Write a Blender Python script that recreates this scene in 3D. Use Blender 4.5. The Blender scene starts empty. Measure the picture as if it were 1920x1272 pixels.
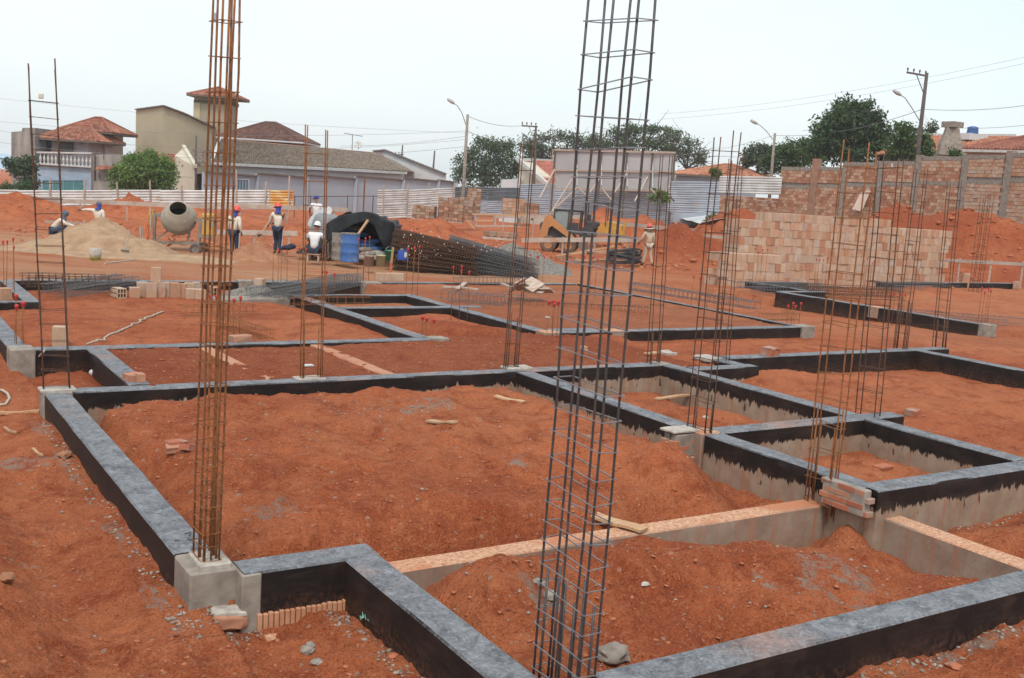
import bpy, bmesh, math, random
import numpy as np
from mathutils import Vector, Matrix, noise as mnoise
random.seed(7); RNG = np.random.RandomState(11)
scene = bpy.context.scene
COL = scene.collection
# ------------------------------------------------------------ camera, sky, sun, exposure
CAM_H, FPX = 2.5, 1970.0
def cam_axes(p, r, y):
    cp, sp, cy, sy, cr, sr = math.cos(p), math.sin(p), math.cos(y), math.sin(y), math.cos(r), math.sin(r)
    f = np.array([-sy*cp, cy*cp, -sp]); rt = np.array([cy, sy, 0.0]); dn = np.cross(f, rt)
    return np.array([cr*rt+sr*dn, -sr*rt+cr*dn, f])
AX = cam_axes(math.radians(8.28), math.radians(-3.75), math.radians(-32.68))
cam = bpy.data.cameras.new('camera'); camo = bpy.data.objects.new('camera', cam); COL.objects.link(camo)
cam.sensor_width = 36.0; cam.lens = FPX/1920*36.0; cam.clip_start = 0.1; cam.clip_end = 9000
m = Matrix.Identity(4)
for i in range(3):
    m[i][0] = AX[0][i]; m[i][1] = -AX[1][i]; m[i][2] = -AX[2][i]
m[2][3] = CAM_H
camo.matrix_world = m
scene.camera = camo
vs = scene.view_settings
vs.view_transform = 'Standard'; vs.look = 'None'; vs.gamma = 1.0; vs.exposure = 0.0; vs.use_curve_mapping = False
SUN_EL, SUN_AZ = 56.0, 215.0      # azimuth measured from +Y towards +X
world = bpy.data.worlds.new('World'); scene.world = world; world.use_nodes = True
wn = world.node_tree; wn.nodes.clear()
wo = wn.nodes.new('ShaderNodeOutputWorld'); bg = wn.nodes.new('ShaderNodeBackground')
sky = wn.nodes.new('ShaderNodeTexSky'); sky.sky_type = 'NISHITA'; sky.sun_disc = False
sky.sun_elevation = math.radians(SUN_EL); sky.sun_rotation = math.radians(SUN_AZ); sky.dust_density = 4.0; sky.air_density = 1.0
sc_ = wn.nodes.new('ShaderNodeVectorMath'); sc_.operation = 'SCALE'; sc_.inputs[3].default_value = 1.0
bgs = wn.nodes.new('ShaderNodeBackground')          # clear-sky share seen through the overcast
bgs.inputs['Strength'].default_value = 0.05
wn.links.new(sky.outputs[0], bgs.inputs['Color'])
tc = wn.nodes.new('ShaderNodeTexCoord')
mp = wn.nodes.new('ShaderNodeMapping'); mp.inputs['Scale'].default_value = (1, 1, 3.0)
nz = wn.nodes.new('ShaderNodeTexNoise'); nz.inputs['Scale'].default_value = 1.6; nz.inputs['Detail'].default_value = 4
wn.links.new(tc.outputs['Generated'], mp.inputs[0]); wn.links.new(mp.outputs[0], nz.inputs['Vector'])
cr = wn.nodes.new('ShaderNodeValToRGB')
cr.color_ramp.elements[0].position = 0.30; cr.color_ramp.elements[0].color = (0.76, 0.86, 0.90, 1)
cr.color_ramp.elements[1].position = 0.62; cr.color_ramp.elements[1].color = (0.88, 0.925, 0.93, 1)
wn.links.new(nz.outputs[0], cr.inputs[0])
bg.inputs['Strength'].default_value = 0.97
wn.links.new(cr.outputs[0], bg.inputs['Color'])
ad = wn.nodes.new('ShaderNodeAddShader')
wn.links.new(bg.outputs[0], ad.inputs[0]); wn.links.new(bgs.outputs[0], ad.inputs[1]); wn.links.new(ad.outputs[0], wo.inputs['Surface'])
sl = bpy.data.lights.new('sun', 'SUN'); sl.energy = 2.0; sl.angle = math.radians(11); sl.color = (1.0, 0.95, 0.87)
so = bpy.data.objects.new('sun', sl); COL.objects.link(so)
_a, _e = math.radians(SUN_AZ), math.radians(SUN_EL)
sd = Vector((math.sin(_a)*math.cos(_e), math.cos(_a)*math.cos(_e), math.sin(_e)))
so.rotation_euler = sd.to_track_quat('Z', 'Y').to_euler(); so.location = (0, 0, 60)

# ------------------------------------------------------------ placing helpers
RIGHT = np.array([math.cos(math.radians(-32.68)), math.sin(math.radians(-32.68)), 0.0]); FWD = np.array([-RIGHT[1], RIGHT[0], 0.0])
def at(px, py, z=0.0):
    d = AX.T @ np.array([(px-960)/FPX, (py-636)/FPX, 1.0]); t = (z-CAM_H)/d[2]
    return Vector((d[0]*t, d[1]*t, z))
def dep(px, py, D):
    """point seen at (px,py) whose horizontal distance along the view is D metres"""
    d = AX.T @ np.array([(px-960)/FPX, (py-636)/FPX, 1.0]); t = D/(d @ FWD)
    return Vector((d[0]*t, d[1]*t, CAM_H+d[2]*t))
def zrow(x, y, py):
    """height over (x,y) that lies on picture row py"""
    a = AX @ np.array([x, y, -CAM_H]); b = AX[:, 2]; k = (py-636)/FPX
    return (k*a[2]-a[1])/(b[1]-k*b[2])
def ppm(D): return FPX/D
def ss(t): t = np.clip(t, 0, 1); return t*t*(3-2*t)

# ------------------------------------------------------------ materials
def nodes_of(name):
    mt = bpy.data.materials.new(name); mt.use_nodes = True; nt = mt.node_tree
    return mt, nt, nt.nodes['Principled BSDF']
def N(nt, t, **k):
    n = nt.nodes.new(t)
    for a, b in k.items():
        if a in n.inputs.keys() if hasattr(n.inputs, 'keys') else False: n.inputs[a].default_value = b
        else: setattr(n, a, b)
    return n
def L(nt, a, b): nt.links.new(a, b)
def vec(nt, kind='obj', scale=None):
    if kind == 'pos': g = nt.nodes.new('ShaderNodeNewGeometry'); o = g.outputs['Position']
    else: g = nt.nodes.new('ShaderNodeTexCoord'); o = g.outputs['Object']
    if scale:
        mpn = nt.nodes.new('ShaderNodeMapping'); mpn.inputs['Scale'].default_value = scale; L(nt, o, mpn.inputs[0]); o = mpn.outputs[0]
    return o
def noisen(nt, v, scale, detail=4, rough=.55, dist=0.0):
    n = nt.nodes.new('ShaderNodeTexNoise'); n.inputs['Scale'].default_value = scale; n.inputs['Detail'].default_value = detail
    n.inputs['Roughness'].default_value = rough; n.inputs['Distortion'].default_value = dist; L(nt, v, n.inputs['Vector']); return n.outputs[0]
def ramp(nt, f, stops):
    r = nt.nodes.new('ShaderNodeValToRGB'); e = r.color_ramp.elements
    while len(e) < len(stops): e.new(0.5)
    for i, (p, c) in enumerate(stops):
        e[i].position = p; e[i].color = (c[0], c[1], c[2], 1) if hasattr(c, '__len__') else (c, c, c, 1)
    L(nt, f, r.inputs[0]); return r.outputs[0]
def mixc(nt, f, a, b, mode='MIX'):
    n = nt.nodes.new('ShaderNodeMix'); n.data_type = 'RGBA'; n.blend_type = mode
    for s, v in ((n.inputs[0], f), (n.inputs[6], a), (n.inputs[7], b)):
        if hasattr(v, 'links') or hasattr(v, 'is_linked'): L(nt, v, s)
        elif hasattr(v, '__len__'): s.default_value = (v[0], v[1], v[2], 1)
        else: s.default_value = v
    return n.outputs[2]
def mathn(nt, op, a, b=0.0, c=0.0, clamp=False):
    n = nt.nodes.new('ShaderNodeMath'); n.operation = op; n.use_clamp = clamp
    for i, v in enumerate((a, b, c)):
        if hasattr(v, 'is_linked'): L(nt, v, n.inputs[i])
        else: n.inputs[i].default_value = v
    return n.outputs[0]
def bumpn(nt, bs, h, strength=.4, dist=.01):
    b = nt.nodes.new('ShaderNodeBump'); b.inputs['Strength'].default_value = strength; b.inputs['Distance'].default_value = dist
    L(nt, h, b.inputs['Height']); L(nt, b.outputs[0], bs.inputs['Normal'])
MATS = {}
def mat(name, c1, c2=None, scale=8.0, rough=.8, metal=0.0, bump=0.0, bdist=.01, spots=None, vary=0.0, kind='obj', stretch=None, spec=None, detail=5, lo=.35, hi=.65):
    """noise between two colours, optional stain colour in patches, optional per-object brightness variation"""
    if name in MATS: return MATS[name]
    mt, nt, bs = nodes_of(name)
    v = vec(nt, kind, stretch)
    c2 = c2 or tuple(x*.75 for x in c1)
    n1 = noisen(nt, v, scale, detail)
    col = mixc(nt, ramp(nt, n1, ((lo, 0.), (hi, 1.))), c1, c2)
    if spots:
        n2 = noisen(nt, v, spots[1], 3, .6)
        col = mixc(nt, ramp(nt, n2, ((spots[2], 0.), (spots[2]+.1, 1.))), col, spots[0])
    if vary:
        oi = nt.nodes.new('ShaderNodeObjectInfo')
        f = mathn(nt, 'MULTIPLY_ADD', oi.outputs['Random'], vary, 1-vary/2)
        mm = nt.nodes.new('ShaderNodeVectorMath'); mm.operation = 'SCALE'; L(nt, col, mm.inputs[0]); L(nt, f, mm.inputs[3]); col = mm.outputs[0]
    L(nt, col, bs.inputs['Base Color'])
    bs.inputs['Roughness'].default_value = rough; bs.inputs['Metallic'].default_value = metal
    if spec is not None: bs.inputs['Specular IOR Level'].default_value = spec
    if bump: bumpn(nt, bs, noisen(nt, v, scale*2.5, 4, .6), bump, bdist)
    MATS[name] = mt; return mt
def attr_mat(name, attr='tint', rough=.85, scale=20., amt=.25, bump=.2, bdist=.004):
    mt, nt, bs = nodes_of(name)
    a = nt.nodes.new('ShaderNodeAttribute'); a.attribute_name = attr
    v = vec(nt, 'obj'); n1 = noisen(nt, v, scale, 5)
    f = mathn(nt, 'MULTIPLY_ADD', n1, amt*2, 1-amt)
    mm = nt.nodes.new('ShaderNodeVectorMath'); mm.operation = 'SCALE'; L(nt, a.outputs['Color'], mm.inputs[0]); L(nt, f, mm.inputs[3])
    L(nt, mm.outputs[0], bs.inputs['Base Color']); bs.inputs['Roughness'].default_value = rough
    if bump: bumpn(nt, bs, n1, bump, bdist)
    MATS[name] = mt; return mt
def ramp_mat(name, cols, rough=.85, scale=18., amt=.2, stain=None):
    """each object picks one of several colours by its own random number"""
    mt, nt, bs = nodes_of(name)
    oi = nt.nodes.new('ShaderNodeObjectInfo'); r = nt.nodes.new('ShaderNodeValToRGB'); r.color_ramp.interpolation = 'CONSTANT'
    e = r.color_ramp.elements
    while len(e) < len(cols): e.new(.5)
    for i, c in enumerate(cols): e[i].position = i/len(cols); e[i].color = (*c, 1)
    L(nt, oi.outputs['Random'], r.inputs[0])
    v = vec(nt, 'pos'); n1 = noisen(nt, v, scale, 4)
    f = mathn(nt, 'MULTIPLY_ADD', n1, amt*2, 1-amt)
    mm = nt.nodes.new('ShaderNodeVectorMath'); mm.operation = 'SCALE'; L(nt, r.outputs[0], mm.inputs[0]); L(nt, f, mm.inputs[3]); col = mm.outputs[0]
    if stain: col = mixc(nt, ramp(nt, noisen(nt, v, 3.0, 4), ((.52, 0.), (.66, .8))), col, stain)
    L(nt, col, bs.inputs['Base Color']); bs.inputs['Roughness'].default_value = rough
    bumpn(nt, bs, n1, .25, .004); MATS[name] = mt; return mt

RED = (0.34, 0.098, 0.040)
def dirt_material():
    mt, nt, bs = nodes_of('red_dirt'); v = vec(nt, 'pos')
    at_ = nt.nodes.new('ShaderNodeAttribute'); at_.attribute_name = 'tint'
    sp = nt.nodes.new('ShaderNodeSeparateColor'); L(nt, at_.outputs['Color'], sp.inputs[0])
    big = noisen(nt, v, .55, 5, .6, .6); mid = noisen(nt, v, 2.6, 6, .65, .4); fine = noisen(nt, v, 16., 6, .7); grit = noisen(nt, v, 60., 4, .7)
    vast = noisen(nt, v, .23, 4, .6, .8); lump = noisen(nt, v, 5.2, 6, .68, .7)
    c = mixc(nt, ramp(nt, big, ((.38, 0.), (.60, 1.))), (0.325, 0.075, 0.029), (0.435, 0.118, 0.046))
    c = mixc(nt, mathn(nt, 'MULTIPLY', ramp(nt, vast, ((.38, 0.), (.58, 1.))), .6), c, (0.52, 0.180, 0.078))
    c = mixc(nt, ramp(nt, mid, ((.48, 0.), (.66, .85))), c, (0.245, 0.048, 0.017))
    c = mixc(nt, ramp(nt, lump, ((.30, .55), (.45, 0.))), c, (0.20, 0.042, 0.016))
    c = mixc(nt, ramp(nt, lump, ((.55, 0.), (.72, .6))), c, (0.54, 0.205, 0.098))
    c = mixc(nt, ramp(nt, fine, ((.53, 0.), (.72, .6))), c, (0.52, 0.20, 0.095))
    c = mixc(nt, ramp(nt, grit, ((.32, .8), (.47, 0.))), c, (0.13, 0.028, 0.012))
    c = mixc(nt, ramp(nt, grit, ((.55, 0.), (.68, .55))), c, (0.54, 0.26, 0.145))
    mps = nt.nodes.new('ShaderNodeMapping'); mps.inputs['Rotation'].default_value = (0, 0, math.radians(32.68)); L(nt, v, mps.inputs[0])
    mps2 = nt.nodes.new('ShaderNodeMapping'); mps2.inputs['Scale'].default_value = (.16, 1.1, 1); L(nt, mps.outputs[0], mps2.inputs[0]); streak = noisen(nt, mps2.outputs[0], 1.5, 5, .6, .4)
    c = mixc(nt, mathn(nt, 'MULTIPLY', sp.outputs[0], ramp(nt, streak, ((.42, .9), (.56, 0.)))), c, (0.33, 0.10, 0.042))
    c = mixc(nt, mathn(nt, 'MULTIPLY', mathn(nt, 'MULTIPLY', sp.outputs[0], .95), ramp(nt, streak, ((.36, .45), (.58, 1.)))), c, mixc(nt, ramp(nt, fine, ((.35, 0.), (.7, 1.))), (0.37, 0.175, 0.088), (0.49, 0.30, 0.18)))
    c = mixc(nt, mathn(nt, 'MULTIPLY', sp.outputs[1], ramp(nt, fine, ((.2, .95), (.75, .45)))), c, (0.20, 0.046, 0.020))
    # cement splashes, broken up by the grain of the soil
    brk = noisen(nt, v, 7.5, 7, .75, 1.2)
    st = noisen(nt, v, 1.35, 6, .62, .9); gm = mathn(nt, 'MULTIPLY', ramp(nt, st, ((.66, 0.), (.69, 1.))), ramp(nt, brk, ((.47, 0.), (.56, .85))))
    c = mixc(nt, gm, c, (0.33, 0.26, 0.20))
    cmk = mathn(nt, 'SUBTRACT', mathn(nt, 'MULTIPLY_ADD', sp.outputs[2], .66, 0.0), mathn(nt, 'MULTIPLY_ADD', brk, -1., .95)); cmk = mathn(nt, 'MULTIPLY', cmk, 9., clamp=True)
    c = mixc(nt, mathn(nt, 'MULTIPLY', cmk, .85), c, mixc(nt, grit, (0.20, 0.13, 0.10), (0.38, 0.31, 0.26)))
    # pale crumbs of mortar and broken brick
    for sc__, th_, ds in ((9., .82, .17), (23., .86, .22)):
        vo = nt.nodes.new('ShaderNodeTexVoronoi'); vo.inputs['Scale'].default_value = sc__; L(nt, v, vo.inputs['Vector'])
        vc = nt.nodes.new('ShaderNodeSeparateColor'); L(nt, vo.outputs['Color'], vc.inputs[0])
        cm = mathn(nt, 'MULTIPLY', mathn(nt, 'LESS_THAN', vo.outputs['Distance'], ds), mathn(nt, 'GREATER_THAN', vc.outputs[0], th_))
        c = mixc(nt, mathn(nt, 'MULTIPLY', cm, .7), c, mixc(nt, vc.outputs[1], (0.50, 0.24, 0.14), (0.33, 0.28, 0.24)))
    L(nt, c, bs.inputs['Base Color']); bs.inputs['Roughness'].default_value = .95; bs.inputs['Specular IOR Level'].default_value = .15
    h = mathn(nt, 'ADD', mathn(nt, 'MULTIPLY', lump, 1.0), mathn(nt, 'ADD', mathn(nt, 'MULTIPLY', fine, .65), mathn(nt, 'MULTIPLY', grit, .34)))
    bumpn(nt, bs, h, 1.0, .075)
    return mt
def beam_material(zlev, name):
    """bitumen brushed on a concrete beam: worn grey with painted sky sheen on top, black on the flanks, ragged drips over bare concrete below zlev"""
    mt, nt, bs = nodes_of(name)
    g = nt.nodes.new('ShaderNodeNewGeometry'); v = g.outputs['Position']
    sx = nt.nodes.new('ShaderNodeSeparateXYZ'); L(nt, v, sx.inputs[0]); sn = nt.nodes.new('ShaderNodeSeparateXYZ'); L(nt, g.outputs['Normal'], sn.inputs[0])
    mpn = nt.nodes.new('ShaderNodeMapping'); mpn.inputs['Scale'].default_value = (9, 9, .8); L(nt, v, mpn.inputs[0])
    drip = noisen(nt, mpn.outputs[0], 1.6, 4, .7); wob = noisen(nt, v, 1.1, 3); amp_ = ramp(nt, noisen(nt, v, 2.3, 3, .6), ((.38, .12), (.62, 1.)))
    edge = mathn(nt, 'ADD', mathn(nt, 'MULTIPLY_ADD', mathn(nt, 'MULTIPLY', mathn(nt, 'SUBTRACT', drip, .5), amp_), .42, zlev), mathn(nt, 'MULTIPLY_ADD', wob, .16, -.08))
    black = mathn(nt, 'MULTIPLY', mathn(nt, 'SUBTRACT', sx.outputs[2], edge), 60., clamp=True)
    # stray brush marks
    mp2 = nt.nodes.new('ShaderNodeMapping'); mp2.inputs['Rotation'].default_value = (.5, .4, 0); mp2.inputs['Scale'].default_value = (14, 14, 3); L(nt, v, mp2.inputs[0])
    br = noisen(nt, mp2.outputs[0], 1.2, 2, .5)
    near_ = mathn(nt, 'GREATER_THAN', sx.outputs[2], zlev-.13)
    black = mathn(nt, 'MAXIMUM', black, mathn(nt, 'MULTIPLY', mathn(nt, 'MULTIPLY', ramp(nt, br, ((.66, 0.), (.69, 1.))), near_), .9))
    fine = noisen(nt, v, 30., 5, .65); mid = noisen(nt, v, 4., 5, .6); 
    conc = mixc(nt, ramp(nt, mid, ((.35, 0.), (.65, 1.))), (0.34, 0.265, 0.20), (0.25, 0.175, 0.125))
    mp3 = nt.nodes.new('ShaderNodeMapping'); mp3.inputs['Scale'].default_value = (6, 6, .3); L(nt, v, mp3.inputs[0])
    conc = mixc(nt, ramp(nt, noisen(nt, mp3.outputs[0], 1.5, 4), ((.52, 0.), (.70, .7))), conc, (0.33, 0.13, 0.065))
    blk = mixc(nt, fine, (0.0075, 0.006, 0.0058), (0.017, 0.0125, 0.0115))
    blk = mixc(nt, mathn(nt, 'MULTIPLY', ramp(nt, mid, ((.45, 0.), (.75, 1.))), .14), blk, (0.20, 0.09, 0.055))
    mpb = nt.nodes.new('ShaderNodeMapping'); mpb.inputs['Scale'].default_value = (2.2, 2.2, 14); L(nt, v, mpb.inputs[0]); brush = noisen(nt, mpb.outputs[0], 1.5, 5, .7, .6)
    blk = mixc(nt, mathn(nt, 'MULTIPLY', ramp(nt, brush, ((.50, 0.), (.70, 1.))), .16), blk, (0.10, 0.085, 0.08))
    splash = mathn(nt, 'MULTIPLY', mathn(nt, 'MULTIPLY_ADD', sx.outputs[2], -2.6, -.35, clamp=True), ramp(nt, fine, ((.44, 0.), (.62, 1.))))
    blk = mixc(nt, mathn(nt, 'MULTIPLY', splash, .8), blk, (0.24, 0.10, 0.055))
    side = mixc(nt, black, conc, blk)
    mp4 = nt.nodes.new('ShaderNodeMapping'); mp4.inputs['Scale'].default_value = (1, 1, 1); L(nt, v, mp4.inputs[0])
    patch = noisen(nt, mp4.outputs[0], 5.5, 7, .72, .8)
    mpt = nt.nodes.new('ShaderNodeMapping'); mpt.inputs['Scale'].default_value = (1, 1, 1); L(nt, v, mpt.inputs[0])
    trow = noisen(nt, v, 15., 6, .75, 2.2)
    top = mixc(nt, ramp(nt, mathn(nt, 'ADD', mathn(nt, 'MULTIPLY', patch, .5), mathn(nt, 'MULTIPLY', trow, .5)), ((.38, 0.), (.62, 1.))), (0.050, 0.053, 0.060), (0.235, 0.245, 0.265))  # worn grey-blue tone that also carries painted sky sheen on upward faces
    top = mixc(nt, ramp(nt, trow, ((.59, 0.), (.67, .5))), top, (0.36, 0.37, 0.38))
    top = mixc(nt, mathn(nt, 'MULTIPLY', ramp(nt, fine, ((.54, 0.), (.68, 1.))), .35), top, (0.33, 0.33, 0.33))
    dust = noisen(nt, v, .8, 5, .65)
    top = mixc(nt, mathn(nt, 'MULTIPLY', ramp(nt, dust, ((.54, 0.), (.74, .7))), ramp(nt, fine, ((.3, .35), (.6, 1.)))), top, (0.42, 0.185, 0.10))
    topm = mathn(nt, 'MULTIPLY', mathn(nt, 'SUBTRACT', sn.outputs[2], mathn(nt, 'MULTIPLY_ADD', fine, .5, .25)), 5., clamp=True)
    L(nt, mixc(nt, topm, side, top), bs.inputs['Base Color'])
    L(nt, mathn(nt, 'MULTIPLY_ADD', mid, .25, .50), bs.inputs['Roughness']); bs.inputs['Specular IOR Level'].default_value = .22
    bumpn(nt, bs, mathn(nt, 'ADD', patch, mathn(nt, 'MULTIPLY', fine, .35)), .35, .01)
    return mt
M_DIRT = dirt_material()
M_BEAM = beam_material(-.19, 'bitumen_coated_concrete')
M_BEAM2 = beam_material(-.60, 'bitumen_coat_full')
def dusty_concrete():
    mt, nt, bs = nodes_of('raw_concrete'); g = nt.nodes.new('ShaderNodeNewGeometry'); v = g.outputs['Position']
    sn = nt.nodes.new('ShaderNodeSeparateXYZ'); L(nt, g.outputs['Normal'], sn.inputs[0])
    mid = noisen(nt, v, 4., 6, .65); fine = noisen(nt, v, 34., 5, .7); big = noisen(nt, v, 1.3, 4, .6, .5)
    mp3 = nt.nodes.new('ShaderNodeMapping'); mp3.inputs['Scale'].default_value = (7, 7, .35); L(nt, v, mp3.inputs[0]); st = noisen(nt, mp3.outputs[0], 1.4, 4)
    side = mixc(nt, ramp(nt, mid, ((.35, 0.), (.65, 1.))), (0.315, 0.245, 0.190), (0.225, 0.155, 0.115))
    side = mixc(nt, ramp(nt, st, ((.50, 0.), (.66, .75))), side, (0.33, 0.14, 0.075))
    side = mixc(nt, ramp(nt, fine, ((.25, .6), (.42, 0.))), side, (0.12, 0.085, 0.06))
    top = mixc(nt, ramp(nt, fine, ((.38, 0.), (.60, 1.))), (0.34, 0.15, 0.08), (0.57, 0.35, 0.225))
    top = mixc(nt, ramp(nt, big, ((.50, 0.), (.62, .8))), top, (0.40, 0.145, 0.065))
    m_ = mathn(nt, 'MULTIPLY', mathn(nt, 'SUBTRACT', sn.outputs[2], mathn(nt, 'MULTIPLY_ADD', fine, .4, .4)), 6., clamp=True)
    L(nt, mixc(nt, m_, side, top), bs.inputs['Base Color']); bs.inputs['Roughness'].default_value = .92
    bumpn(nt, bs, mathn(nt, 'ADD', mid, mathn(nt, 'MULTIPLY', fine, .5)), .45, .012); MATS['raw_concrete'] = mt; return mt
M_CONC = dusty_concrete()
M_CONCG = mat('grey_concrete', (0.30, 0.262, 0.222), (0.185, 0.155, 0.13), 7., .9, bump=.45, bdist=.012, kind='pos')
M_DUSTY = mat('dust_covered_concrete', (0.38, 0.14, 0.07), (0.42, 0.22, 0.135), 3., .95, bump=.5, bdist=.01, kind='pos')
M_PAD = mat('pale_mortar', (0.46, 0.42, 0.37), (0.30, 0.265, 0.23), 14., .9, bump=.5, bdist=.01, kind='pos')
M_RUST = mat('rusty_rebar', (0.15, 0.060, 0.022), (0.28, 0.11, 0.032), 26., .8, .1, bump=.3, bdist=.002, kind='pos', vary=.3)
M_RUSTD = mat('dark_rusty_rebar', (0.065, 0.040, 0.030), (0.13, 0.062, 0.034), 16., .75, .2, kind='pos', vary=.3)
M_STEEL = mat('grey_rebar', (0.060, 0.060, 0.066), (0.10, 0.085, 0.08), 12., .5, .45, bump=.25, bdist=.002, kind='pos', vary=.25)
M_WIRE = mat('bright_wire', (0.22, 0.23, 0.25), (0.30, 0.30, 0.31), 12., .4, .6, kind='pos')
M_REDCAP = mat('red_plastic', (0.50, 0.035, 0.03), (0.36, 0.03, 0.025), 20., .5)
M_WOOD = mat('pale_timber', (0.50, 0.33, 0.19), (0.37, 0.21, 0.11), 5., .8, bump=.25, bdist=.004, stretch=(1, 12, 12), spots=((0.36, 0.14, 0.07), 2., .62), vary=.25)
M_BOARD = mat('weathered_board', (0.46, 0.38, 0.32), (0.33, 0.24, 0.19), 3., .85, stretch=(1, 8, 8), spots=((0.34, 0.15, 0.08), 1.2, .6), vary=.25)
M_BRICK = ramp_mat('hollow_clay_block', [(0.42, 0.235, 0.145), (0.44, 0.275, 0.18), (0.38, 0.185, 0.105), (0.455, 0.31, 0.215), (0.43, 0.25, 0.16), (0.44, 0.285, 0.195), (0.465, 0.325, 0.23), (0.40, 0.28, 0.21)], stain=(0.47, 0.39, 0.33))
M_SOLID = ramp_mat('solid_clay_brick', [(0.38, 0.125, 0.06), (0.42, 0.16, 0.08), (0.32, 0.105, 0.055), (0.38, 0.18, 0.11)], stain=(0.30, 0.24, 0.20))
M_TINT = attr_mat('tinted_masonry')
M_TINTR = attr_mat('tinted_roof_tile', amt=.35, scale=1.5, bump=0)
M_BLKPL = mat('black_plastic_sheet', (0.009, 0.010, 0.012), (0.022, 0.024, 0.028), 3., .6, spec=.25, bump=.4, bdist=.05)
M_WHITEM = mat('white_painted_metal', (0.60, 0.60, 0.59), (0.44, 0.43, 0.42), 1.2, .5, .1, spots=((0.42, 0.28, 0.19), .9, .64))
M_GALV = mat('galvanised_sheet', (0.42, 0.47, 0.53), (0.33, 0.37, 0.42), .9, .45, .3, spots=((0.45, 0.40, 0.36), .7, .66))
M_GALVD = mat('dark_galvanised_sheet', (0.17, 0.19, 0.21), (0.12, 0.13, 0.14), 1.0, .5, .3)
M_YELL = mat('orange_rusty_sheet', (0.60, 0.33, 0.07), (0.50, 0.20, 0.04), 1.4, .6, 0, spots=((0.60, 0.55, 0.40), 2., .55))

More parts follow.
